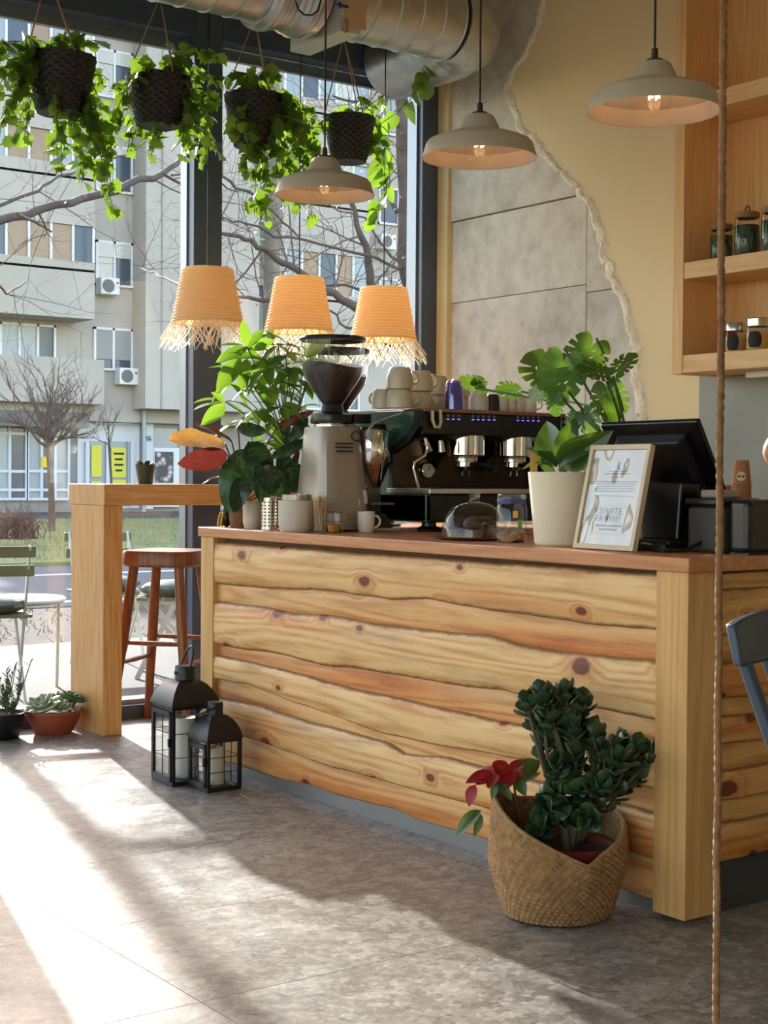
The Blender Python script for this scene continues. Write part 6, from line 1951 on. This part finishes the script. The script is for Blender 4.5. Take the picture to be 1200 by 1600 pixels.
# ------------------------------------------------------------------ bare trees
rt_ = random.Random(77)
def twigs(mb, p, d, L, r, depth, spread=0.75, up_=0.15, n=5):
    """recursive bare twig"""
    pts = [p]
    q = p.copy()
    dd = d.normalized()
    k = 4
    for i in range(k):
        dd = (dd + Vector((rt_.gauss(0, .18), rt_.gauss(0, .18), rt_.gauss(up_ * 0.3, .15)))).normalized()
        q = q + dd * L / k
        pts.append(q.copy())
    mb.tube(pts, [r * (1 - 0.65 * i / k) for i in range(k + 1)], n, False)
    if depth <= 0: return
    for i in range(rt_.choice((2, 3, 3))):
        s = rt_.uniform(0.3, 1.0) * k
        j = min(k - 1, int(s))
        b = pts[j].lerp(pts[j + 1], s - j)
        nd = (dd + Vector((rt_.gauss(0, spread), rt_.gauss(0, spread), rt_.gauss(up_, spread)))).normalized()
        twigs(mb, b, nd, L * rt_.uniform(0.5, 0.75), r * 0.5, depth - 1, spread, up_, 4)
def limb_tree(name, base_xyz, limbs, Yt, label, tw=6, seed=1, leaf=None, LS=1.0, lean=0.0):
    rt_.seed(seed)
    t = thing(name, base_xyz, label, 'tree', 'bare street trees')
    tg = MB()
    lf = MB()
    for li, L in enumerate(limbs):
        pts, rs = [], []
        off = (rt_.uniform(-0.6, 0.6) + lean) if li else 0
        for i, (px, py, w) in enumerate(L):
            p = at(px, py, y=Yt + off * i / len(L))
            pts.append(p)
            rs.append(max(0.004, w * PXM(p) / 2 * (1.0 if li == 0 else 0.82)))
        # refine
        P, Rr = [], []
        for i in range(len(pts) - 1):
            for k in range(3):
                P.append(pts[i].lerp(pts[i + 1], k / 3) + Vector((rt_.gauss(0, .012), rt_.gauss(0, .012), rt_.gauss(0, .012))))
                Rr.append(rs[i] + (rs[i + 1] - rs[i]) * k / 3)
        P.append(pts[-1]); Rr.append(rs[-1])
        part('trunk' if li == 0 else 'branch', MB().tube(P, Rr, 10), M['bark'], t)
        n_ = tw if li else tw // 2
        for k in range(n_):
            j = rt_.randrange(1, len(P) - 1)
            if Rr[j] > 0.09 and rt_.random() < 0.5: continue
            ax = (P[j + 1] - P[j - 1]).normalized()
            sd = Vector((rt_.gauss(0, 1), rt_.gauss(0, 0.7), rt_.gauss(0.2, 1)))
            sd = (sd - ax * sd.dot(ax)).normalized() + ax * rt_.uniform(-0.2, 0.8)
            twigs(tg, P[j], sd, rt_.uniform(0.5, 1.3) * LS, max(0.004, min(0.011, Rr[j] * 0.4)) * LS ** 0.5, 2)
            if leaf:
                for m in range(2):
                    c = P[j] + Vector((rt_.gauss(0, .35), rt_.gauss(0, .35), rt_.gauss(0.1, .35))) * LS
                    u = Vector((rt_.gauss(0, 1), rt_.gauss(0, 1), rt_.gauss(0, 1))).normalized() * 0.022 * LS
                    v = u.orthogonal().normalized() * 0.016 * LS
                    lf.add([c - u, c + v, c + u, c - v], [(0, 1, 2, 3)])
    part('twigs', tg, M['twig'], t, kind='stuff')
    if leaf and lf.v: part('dry_leaves', lf, leaf, t, False, kind='stuff')
    return t
rust = leafmat('dry_leaf', rgb(156, 92, 70), rgb(180, 120, 96), 0.3, rgb(180, 110, 80))
YT = 9.2
gb = at(672, 1000, y=YT)
limb_tree('street_tree', Vector((gb.x, YT, ZG)), [
    [(672, 1040, 42), (664, 800, 38), (656, 620, 35), (647, 510, 32), (640, 430, 29), (634, 340, 28), (636, 250, 32), (630, 150, 32), (622, 40, 28), (618, -60, 22)],
    [(652, 585, 24), (622, 532, 21), (560, 486, 17), (520, 458, 15), (470, 430, 13), (440, 408, 12), (412, 388, 11), (385, 372, 9), (345, 363, 7), (290, 352, 5)],
    [(600, 522, 16), (584, 480, 17), (576, 440, 17), (572, 400, 15), (560, 352, 11), (546, 312, 8), (530, 270, 5)],
    [(638, 420, 6), (580, 402, 6), (500, 378, 5), (430, 368, 5), (390, 352, 4), (345, 338, 3)],
    [(470, 372, 3), (440, 345, 5), (400, 310, 6), (360, 282, 6), (330, 262, 5)],
    [(634, 340, 14), (612, 318, 9), (598, 280, 6), (590, 230, 4)],
    [(430, 470, 10), (400, 466, 8), (372, 462, 6), (345, 445, 4)],
    [(575, 460, 6), (540, 445, 5), (500, 450, 4), (478, 470, 3)],
    [(640, 550, 8), (590, 530, 7), (540, 512, 5), (515, 485, 4)],
    [(632, 200, 9), (600, 190, 7), (560, 160, 5), (520, 150, 4)],
    [(628, 130, 12), (580, 90, 8), (520, 60, 6), (450, 50, 4)],
    [(640, 430, 7), (610, 400, 5), (570, 340, 4), (530, 330, 3), (480, 300, 3)],
    [(636, 260, 7), (660, 200, 5), (680, 150, 4)]], YT, 'bare street tree with crossing boughs close outside the right pane', 6, 5, rust)
YT2 = 8.0
gb2 = Vector((0.65, 8.0, ZG))
limb_tree('street_tree', Vector((gb2.x, YT2, ZG)), [
    [(-151, 1004, 34), (-151, 850, 31), (-150, 600, 29), (-150, 300, 27), (-152, 60, 24), (-160, -250, 26), (-170, -500, 18)],
    [(-150, 404, 24), (-80, 370, 20), (0, 343, 17), (60, 330, 16), (130, 312, 15), (200, 290, 14), (255, 270, 12), (285, 246, 9), (312, 218, 7), (335, 190, 5)],
    [(-150, 405, 14), (-60, 345, 10), (0, 318, 8), (55, 298, 7), (90, 278, 6), (150, 262, 5), (200, 240, 4), (240, 215, 3)],
    [(255, 272, 6), (300, 296, 5), (330, 330, 4), (350, 345, 3)],
    [(30, 338, 7), (60, 350, 5), (80, 362, 4)],
    [(-100, 380, 9), (-20, 430, 6), (10, 460, 4), (40, 440, 3)],
    [(265, 270, 5), (320, 275, 4), (370, 300, 3)],
    [(300, 455, 6), (270, 440, 5), (240, 425, 4), (220, 420, 2)]], YT2, 'bare street tree reaching a thick bough across the left pane', 4, 9, rust, 0.9, 5.0)

def round_tree(px, pyb, pyf, spread_px, Yr, label, seed, n_=22, trunk_r=0.07):
    rt_.seed(seed)
    b, f = at(px + 5, pyb, y=Yr), at(px, pyf, y=Yr)
    b.z = ZG + 0.2 * (Yr - 16.9) / 12.6 if Yr < 29.5 else 0.12
    t = thing('street_tree', b, label, 'tree', 'bare street trees')
    part('trunk', MB().tube([b, b.lerp(f, 0.5) + Vector((0.02, 0, 0)), f], [trunk_r, trunk_r * 0.85, trunk_r * 0.9], 10), M['bark'], t)
    W = spread_px * PXM(f)
    tg = MB()
    for k in range(n_):
        a = 2 * pi * k / n_ + rt_.gauss(0, .2)
        tilt = rt_.uniform(0.15, 1.0)
        d = Vector((cos(a) * tilt, sin(a) * tilt, rt_.uniform(0.35, 0.9)))
        mb = MB()
        L = W * rt_.uniform(0.55, 0.85)
        twigs(tg, f + Vector((0, 0, rt_.uniform(-0.15, 0.1))), d, L, trunk_r * 0.42, 3, 0.42, 0.25)
    part('twigs', tg, M['twig'], t, kind='stuff')
    return t
round_tree(76, 838, 692, 118, 24.5, 'small round-headed bare tree in front of the shops', 31)
round_tree(170, 800, 690, 50, 30.0, 'thin young bare tree by the yellow posters', 32, 7, 0.035)

sh = MB()
rt_.seed(41)
sb_ = at(28, 842, y=20.5)
for k in range(130):
    p = sb_ + Vector((rt_.gauss(-0.05, .22), rt_.gauss(0, .2), 0))
    twigs(sh, p, Vector((rt_.gauss(0, .45), rt_.gauss(0, .4), 1)), rt_.uniform(0.22, 0.5), 0.009, 1, 0.6, 0.3, 4)
single('bare_shrub', sh, plain('shrub_twig', rgb(112, 78, 72), 0.9), 'reddish brown bare shrub on the grass verge', 'shrub')
pp = at(286, 790, y=30)
lp = thing('lamp_post', Vector((pp.x, 30, 0.12)), 'pale blue steel lamp post in front of the building entrance', 'lamp post')
pst = plain('post_blue', rgb(150, 164, 176), 0.5, 0.2)
part('post', MB().tube([Vector((pp.x, 30, 0.12)), Vector((pp.x, 30, 5)), Vector((pp.x, 30, 10.5))], [0.055, 0.05, 0.04], 12), pst, lp)
part('base', MB().cyl((pp.x, 30, 0.1), (pp.x, 30, 0.7), 0.075, 0.07, 12), pst, lp)
part('arm', MB().tube([Vector((pp.x, 30, 10.4)), Vector((pp.x - 0.4, 29.4, 10.9)), Vector((pp.x - 0.8, 28.8, 11.0))], 0.03, 8), pst, lp)
part('head', MB().cbox((pp.x - 0.9, 28.65, 11.0), 0.2, 0.5, 0.1, 0.6), pst, lp, False, 0.02)

# ------------------------------------------------------------------ folding bistro set on the pavement
ivm = plain('ivory_steel', rgb(224, 222, 210), 0.45)
slm = plain('green_slat', rgb(120, 128, 92), 0.5)
cum = plain('green_cushion', rgb(62, 78, 66), 0.7, c2=rgb(90, 108, 92), scale=20)
def bistro_chair(x, y, rz, label, cush=True):
    c = thing('bistro_chair', (0, 0, 0), label, 'chair', 'folding bistro chairs outside')
    for s in (-1, 1):
        part('back_leg', MB().beam((s * 0.19, -0.20, 0.84), (s * 0.19, 0.22, 0.0), 0.012, 0.030, (0, 1, 0)), ivm, c, False)
        part('front_leg', MB().beam((s * 0.17, 0.20, 0.47), (s * 0.17, -0.22, 0.0), 0.012, 0.026, (0, 1, 0)), ivm, c, False)
        part('seat_rail', MB().beam((s * 0.18, -0.16, 0.45), (s * 0.18, 0.22, 0.46), 0.012, 0.025), ivm, c, False)
    for k in range(5):
        part('seat_slat', MB().cbox((0, -0.13 + k * 0.08, 0.475), 0.42, 0.065, 0.016), slm, c, False, 0.003)
    for z in (0.81, 0.71):
        yy = -0.20 + (0.84 - z) * 0.5
        part('back_slat', MB().cbox((0, yy - 0.012, z), 0.44, 0.016, 0.058), slm, c, False, 0.003)
    if cush:
        cu = MB().ball((0, 0.02, 0.525), 0.2, 20, 1.02, 0.98, 0.26, lambda d: 1 + 0.10 * noise.noise(d * 3))
        part('cushion', cu, cum, c)
    c.location = (x, y, ZG)
    c.rotation_euler = (0, 0, rz)
    return c
p1_ = at(20, 880, y=4.75)
bistro_chair(p1_.x - 0.06, 4.95, radians(-14), 'folding bistro chair with green slats outside the left pane')
p2_ = at(262, 950, y=5.6)
bistro_chair(p2_.x, 5.5, radians(60), 'folding bistro chair glimpsed behind the bar stool legs')
p3_ = at(108, 950, y=6.1)
bistro_chair(p3_.x + 0.25, 6.1, radians(170), 'folding bistro chair on the far side of the small round table')
tp_ = at(10, 935, y=5.45)
tb = thing('bistro_table', Vector((tp_.x + 0.03, 5.5, ZG)), 'small round bistro table with a pale rim outside the window', 'table')
zt = at(10, 935, y=5.5).z
tc_ = tb.location
part('top', MB().lathe([(0.001, zt - ZG), (0.30, zt - ZG), (0.31, zt - ZG - 0.006), (0.31, zt - ZG - 0.022), (0.001, zt - ZG - 0.02)], tc_, 44), plain('table_top_grey', rgb(150, 152, 150), 0.3), tb)
part('rim', MB().tube([Vector((tc_.x + 0.312 * cos(a), tc_.y + 0.312 * sin(a), zt - 0.006)) for a in [2 * pi * k / 44 for k in range(44)]], 0.011, 8, False, True), ivm, tb)
for k in range(3):
    a = -0.35 + 2 * pi * k / 3
    part('leg', MB().tube([Vector((tc_.x + 0.28 * cos(a), tc_.y + 0.28 * sin(a), zt - 0.02)), Vector((tc_.x + 0.27 * cos(a), tc_.y + 0.27 * sin(a), ZG))], 0.010, 8), ivm, tb)
ash = Vector((tc_.x - 0.06, tc_.y - 0.10, zt + 0.0005))
single('glass_ashtray', MB().lathe([(0.001, 0.004), (0.045, 0.001), (0.055, 0.03), (0.05, 0.032), (0.04, 0.012), (0.001, 0.01)], ash, 24), M['ware'], 'clear glass ashtray on the small outdoor table', 'ashtray')
# ------------------------------------------------------------------ plants on the floor by the window
tcc = Vector((-0.150, 3.545, 0))
bw = thing('terracotta_bowl', tcc, 'shallow terracotta bowl of pale succulents beside the bar table leg', 'plant')
part('bowl', MB().lathe([(0.001, 0.002), (0.075, 0.0), (0.085, 0.012), (0.112, 0.062), (0.119, 0.088), (0.125, 0.090), (0.126, 0.103), (0.118, 0.104), (0.110, 0.08)], tcc, 48), M['terracotta'], bw)
part('soil', MB().disc(tcc + Vector((0, 0, 0.088)), 0.114), M['soil'], bw)
M['succ'] = leafmat('pale_succulent', rgb(150, 166, 128), rgb(186, 196, 160), 0.1, rgb(150, 170, 110))
M['succ2'] = leafmat('dark_succulent', rgb(70, 100, 58), rgb(120, 146, 88), 0.15, rgb(120, 150, 70))
def fat_leaf(name, mat, w=0.42, th=0.14):
    mb = MB()
    rows, n = 8, 8
    for i in range(rows + 1):
        t = i / rows
        ww = max(0.01, w * sin(pi * t ** 1.5) ** 0.7 if 0 < t < 1 else 0.02)
        hh = th * (sin(pi * t ** 1.2) ** 0.8 if 0 < t < 1 else 0.05)
        for k in range(n):
            a = 2 * pi * k / n
            mb.v.append(Vector((ww * cos(a), t, hh * sin(a) + 0.18 * t * t)))
    for i in range(rows):
        for k in range(n): mb.f.append((i * n + k, i * n + (k + 1) % n, i * n + n + (k + 1) % n, i * n + n + k))
    mb.f += [tuple(range(n))[::-1], tuple(rows * n + k for k in range(n))]
    return mb.mesh(name, mat)
suc_me = fat_leaf('succulent_leaf', M['succ'], 0.32, 0.12)
suc_me2 = fat_leaf('succulent_leaf', M['succ2'], 0.34, 0.10)
rg = random.Random(61)
def rosette(par, c, R, me, rings=4, tilt=Vector((0, 0, 1))):
    for j in range(rings):
        n_ = 9 - j
        for k in range(n_):
            a = 2 * pi * (k + 0.5 * j) / n_ + rg.gauss(0, .08)
            el = 0.15 + 0.38 * j
            d = Vector((cos(a) * cos(el), sin(a) * cos(el), sin(el)))
            q = tilt.rotation_difference(Vector((0, 0, 1))).inverted()
            put_leaf(me, par, c, q @ d, q @ Vector((0, 0, 1)), R * (1 - 0.16 * j) * rg.uniform(0.9, 1.1))
tl = Vector((-0.35, -0.25, 1)).normalized()
rosette(bw, tcc + Vector((-0.055, -0.02, 0.115)), 0.082, suc_me, 4, tl)
rosette(bw, tcc + Vector((0.005, -0.055, 0.115)), 0.06, suc_me, 4, Vector((0, -0.5, 1)).normalized())
rosette(bw, tcc + Vector((0.0, 0.05, 0.12)), 0.07, suc_me, 4)
for dx, dy_, s in ((0.075, 0.0, 0.062), (0.10, 0.03, 0.05), (0.06, 0.05, 0.05), (0.085, -0.04, 0.05)):
    rosette(bw, tcc + Vector((dx, dy_, 0.135)), s, suc_me2, 4, Vector((0.3, -0.1, 1)).normalized())
    part('stem', MB().tube([tcc + Vector((dx * 0.7, dy_ * 0.7, 0.085)), tcc + Vector((dx, dy_, 0.135))], 0.006, 6), M['stem'], bw)
# dark rosemary-like plant left of it
rb = Vector((-0.388, 3.545, 0))
rs_ = thing('rosemary_pot', rb, 'spiky dark green herb in a black pot at the left edge', 'plant')
part('pot', MB().lathe(pot_profile(0.075, 0.10, 0.11), rb, 32), M['black'], rs_)
part('soil', MB().disc(rb + Vector((0, 0, 0.098)), 0.093), M['soil'], rs_)
M['rosem'] = leafmat('needle_leaf', rgb(46, 66, 46), rgb(84, 106, 74), 0.15, rgb(90, 120, 60))
ndl = blade('needle', lambda t: 0.10 * sin(pi * min(1, t + 0.1)) ** 0.5 + 0.01, M['rosem'], 0.2, 0.1, 3)
for k in range(20):
    a = rg.uniform(0, 6.28)
    o = rg.uniform(0.01, 0.07)
    b = rb + Vector((o * cos(a), o * sin(a), 0.09))
    L = rg.uniform(0.10, 0.23)
    e = b + Vector((rg.gauss(0, .05) + 0.4 * o * cos(a), rg.gauss(0, .04) + 0.3 * o * sin(a), L))
    part('stem', MB().tube([b, (b + e) / 2 + Vector((0.01, 0, 0)), e], 0.002, 5, False), M['stem'], rs_)
    for j in range(13):
        f_ = 0.15 + 0.85 * j / 12
        p = b.lerp(e, f_)
        an = rg.uniform(0, 6.28)
        put_leaf(ndl, rs_, p, Vector((cos(an), sin(an), 0.9)), Vector((0, 0, 1)), rg.uniform(0.025, 0.045), 1.0)

# small dark pot with a dry succulent on the bar table
sp = at(227.5, 754, z=1.0885)
sp = Vector((at(227, 750, y=3.42).x, 3.42, 1.0885))
dp_ = thing('small_green_pot', sp, 'small dark green pot with a dried succulent on the bar table', 'plant')
part('pot', MB().lathe(pot_profile(0.033, 0.044, 0.088, 0.001, 0.003), sp, 32), plain('dark_green_pot', rgb(48, 58, 44), 0.4), dp_)
part('soil', MB().disc(sp + Vector((0, 0, 0.08)), 0.04), M['soil'], dp_)
M['dryl'] = leafmat('dried_leaf', rgb(90, 56, 46), rgb(150, 110, 76), 0.1, rgb(140, 90, 60))
dry_me = fat_leaf('dried_leaf', M['dryl'], 0.36, 0.10)
for k in range(12):
    a = k * 0.9
    put_leaf(dry_me, dp_, sp + Vector((0.015 * cos(a), 0.015 * sin(a), 0.08)), Vector((cos(a), sin(a), 0.55)), Vector((0, 0, 1)), rg.uniform(0.025, 0.04))

# ------------------------------------------------------------------ jute basket with jade plant and poinsettia
bk = Vector((-0.178, 0.275, 0))
jb = thing('jute_basket', bk, 'woven jute basket with a folded-down rim at the counter foot', 'basket')
vdir = atan2(CAM.y - bk.y, CAM.x - bk.x)          # towards the viewer
def rimh(a):
    """height of the rim round the basket: high on the viewer's left, notched at the front right, mid at the right"""
    t = (a - vdir + pi) % (2 * pi) - pi            # 0 = front, negative = viewer's left
    pts = [(-pi, 0.26), (-2.4, 0.27), (-1.75, 0.318), (-1.2, 0.305), (-0.6, 0.245), (0.0, 0.195), (0.42, 0.163), (0.9, 0.19), (1.5, 0.225), (2.1, 0.25), (2.7, 0.26), (pi, 0.26)]
    return interp(pts, t)
def rimside(a):
    return (a - vdir + pi) % (2 * pi) - pi
rows, n_ = 40, 240
bm_ = MB()
for i in range(rows + 1):
    f_ = i / rows
    for k in range(n_):
        a = 2 * pi * k / n_
        h = rimh(a) * f_
        belly = 0.128 + 0.045 * min(1, h / 0.14) ** 0.8 - 0.006 * max(0, (h - 0.16) / 0.1)
        t = rimside(a)
        pinch = 1 + 0.05 * cos(2 * (t + 0.9))
        r = belly * pinch + 0.0042 * sin(a * 58 + (i // 2 % 2) * pi + 0.35 * i) * (0.3 + 0.7 * (i % 2)) + (0.004 if i % 2 else 0)
        if t > 0.1 and t < 0.75 and f_ > 0.35: r += 0.030 * (f_ - 0.35) * (1 - abs(t - 0.42) / 0.33)
        bm_.v.append(bk + Vector((r * cos(a), r * sin(a), 0.002 + h)))
for i in range(rows):
    for k in range(n_): bm_.f.append((i * n_ + k, i * n_ + (k + 1) % n_, i * n_ + n_ + (k + 1) % n_, i * n_ + n_ + k))
wl_ = part('wall', bm_, M['jute'], jb)
solid(wl_, 0.006, -1)
part('bottom', MB().disc(bk + Vector((0, 0, 0.004)), 0.13, 40), M['jute'], jb)
rim_pts = [bk + Vector(((0.128 + 0.039) * (1 + 0.05 * cos(2 * (rimside(a) + 0.9))) * cos(a), (0.128 + 0.039) * (1 + 0.05 * cos(2 * (rimside(a) + 0.9))) * sin(a), rimh(a) + 0.002)) for a in [2 * pi * k / 60 for k in range(60)]]
for k, a in enumerate([2 * pi * k / 60 for k in range(60)]):
    t = rimside(a)
    if 0.1 < t < 0.75:
        rim_pts[k] += Vector((cos(a), sin(a), 0)) * 0.0195 * (1 - abs(t - 0.42) / 0.33)
part('rim_braid', MB().tube(rim_pts, 0.006, 8, False, True), M['jute'], jb)

E1 = Vector((cos(vdir), sin(vdir), 0))             # towards the viewer
jp = bk + rt * 0.045 - Vector((0, 0, 0)) + Vector((0, 0, 0.006))
jp.z = 0.006
jd = thing('jade_plant', jp, 'tall dark jade plant in a red pot inside the jute basket', 'plant')
part('pot', MB().lathe([(0.001, 0.001), (0.07, 0.0), (0.088, 0.15), (0.098, 0.152), (0.10, 0.175), (0.094, 0.178), (0.088, 0.16)], jp, 40), plain('red_pot', rgb(128, 46, 34), 0.45), jd)
part('soil', MB().disc(jp + Vector((0, 0, 0.165)), 0.09), M['soil'], jd)
M['jade'] = leafmat('jade_leaf', rgb(34, 56, 36), rgb(78, 104, 66), 0.06, rgb(80, 120, 50), 0.3)
jade_me = fat_leaf('jade_leaf', M['jade'], 0.40, 0.09)
jb_ = jp + Vector((0, 0, 0.16))
DJ = (jp - CAM).dot(fw)
def jpx(px, py, dd=0.0):
    d = ray(px, py)
    return CAM + d * ((DJ + dd) / d.dot(fw))
tips = [(855, 1088, 0), (884, 1082, .03), (822, 1095, 0), (905, 1115, .02), (850, 1125, -.02), (835, 1118, .04), (930, 1152, 0), (900, 1176, -.03), (868, 1196, -.05), (962, 1172, .04), (995, 1168, .02), (1022, 1180, .0), (1004, 1204, .03), (952, 1206, -.04), (905, 1236, -.06), (872, 1262, -.07), (942, 1246, .02), (918, 1140, .05), (880, 1150, .06), (845, 1160, .05), (882, 1228, .05), (930, 1190, .06), (975, 1205, .05), (858, 1240, .02), (895, 1205, .0), (925, 1225, -.05), (868, 1105, .05), (895, 1135, -.03), (850, 1276, -.06), (840, 1290, -.05), (890, 1280, -.05), (965, 1225, .05), (985, 1185, -.03), (940, 1170, -.05)]
br = [jpx(862, 1240), jpx(900, 1230), jpx(925, 1235), jpx(945, 1250)]
for k, b in enumerate(br):
    part('trunk', MB().tube([jb_ + Vector((0.02 * (k - 1.5), 0.01 * k, 0)), (jb_ + b) / 2 + Vector((0, 0, 0.01)), b], [0.012, 0.010, 0.008], 8), plain('jade_stem_%d' % k, rgb(92, 80, 62), 0.8), jd)
for k in range(26):
    b_ = rg.choice(tips)
    tips.append((b_[0] + rg.uniform(-28, 28), b_[1] + rg.uniform(-22, 26), b_[2] + rg.uniform(-.06, .06)))
for (px, py, dd) in tips:
    e = jpx(px, py, dd)
    b = min(br, key=lambda q: (q - e).length)
    mid = (b + e) / 2 + Vector((0, 0, -0.01))
    part('stem', MB().tube([b, mid, e], [0.006, 0.005, 0.004], 6, False), bpy.data.materials['jade_stem_0'], jd)
    ax = (e - b).normalized() if (e - b).length > 0.02 else Vector((0, 0, 1))
    ax = (ax + Vector((0, 0, 0.5))).normalized()
    o1 = ax.orthogonal().normalized()
    o2 = ax.cross(o1)
    for j in range(9):
        a = j * 2.4 + rg.gauss(0, .2)
        sp_ = 0.35 + 0.75 * (1 - j / 9)
        d = (ax * (1 - sp_ * 0.5) + (o1 * cos(a) + o2 * sin(a)) * sp_)
        put_leaf(jade_me, jd, e - ax * 0.012 * (9 - j) * 0.45, d, ax, rg.uniform(0.036, 0.058), rg.uniform(0.85, 1.15))
# poinsettia
pn = jpx(800, 1290, -0.05)
pb = bk - rt * 0.085 + E1 * 0.02
pb.z = 0.02
po = thing('poinsettia', pb, 'small red poinsettia drooping over the left rim of the basket', 'plant')
part('pot', MB().lathe(pot_profile(0.038, 0.048, 0.09), pb, 24), M['terracotta'], po)
M['bract'] = leafmat('red_bract', rgb(130, 12, 20), rgb(172, 22, 30), 0.25, rgb(190, 26, 30))
M['pdark'] = leafmat('poinsettia_green', rgb(30, 48, 26), rgb(60, 84, 36), 0.15)
bra_me = blade('bract', ell(0.32, 0.85, 0.8), M['bract'], 0.3, 0.25, 8)
pgr_me = blade('poinsettia_leaf', ell(0.24, 0.85, 0.8), M['pdark'], 0.3, 0.25, 8)
hb_ = [jpx(772, 1212, -0.03), jpx(800, 1205, 0.0)]
for h_ in hb_:
    part('stem', MB().tube([pb + Vector((0, 0, 0.08)), (pb + h_) / 2 + Vector((0, 0, 0.06)), h_], 0.003, 6, False), plain('poin_stem', rgb(86, 54, 40), 0.6) if 'poin_stem' not in bpy.data.materials else bpy.data.materials['poin_stem'], po)
def leaf_d(par, me, b, tp, d0, d1, w, roll=0.0):
    p0, p1 = jpx(b[0], b[1], d0), jpx(tp[0], tp[1], d1)
    d = p1 - p0
    nr = Matrix.Rotation(roll, 3, d.normalized()) @ (TOCAM(p0) + Vector((0, 0, 0.9)))
    put_leaf(me, par, p0, d, nr, d.length, w)
for b, tp, d0, d1, w, roll in (((774, 1214), (729, 1214), -.03, -.05, 1.1, .3), ((772, 1212), (752, 1196), -.03, .0, 1.0, -.3), ((775, 1210), (762, 1226), -.04, -.08, 1.1, .2), ((775, 1212), (792, 1184), -.02, .02, 1.2, .2), ((798, 1204), (784, 1230), 0, -.05, 1.3, .1), ((800, 1208), (816, 1182), 0, .02, 1.2, -.3), ((800, 1206), (815, 1212), 0, -.03, 1.2, .3), ((770, 1210), (745, 1222), -.03, -.06, .9, -.2), ((742, 1226), (730, 1258), -.05, -.07, .9, .2), ((785, 1205), (775, 1195), -.02, .0, 1.2, 0)):
    leaf_d(po, bra_me, b, tp, d0, d1, w, roll)
for b, tp, d0, d1, w, roll in (((752, 1266), (708, 1300), -.04, -.06, 1.0, .2), ((752, 1272), (742, 1306), -.04, -.06, .8, -.3), ((806, 1212), (845, 1185), 0, .02, 1.3, .3), ((805, 1212), (820, 1240), 0, -.04, 1.2, .3), ((780, 1222), (800, 1248), -.03, -.06, .9, .1), ((815, 1225), (842, 1200), .02, .05, 1.2, -.4), ((776, 1218), (768, 1250), -.04, -.06, .8, 0)):
    leaf_d(po, pgr_me, b, tp, d0, d1, w, roll)
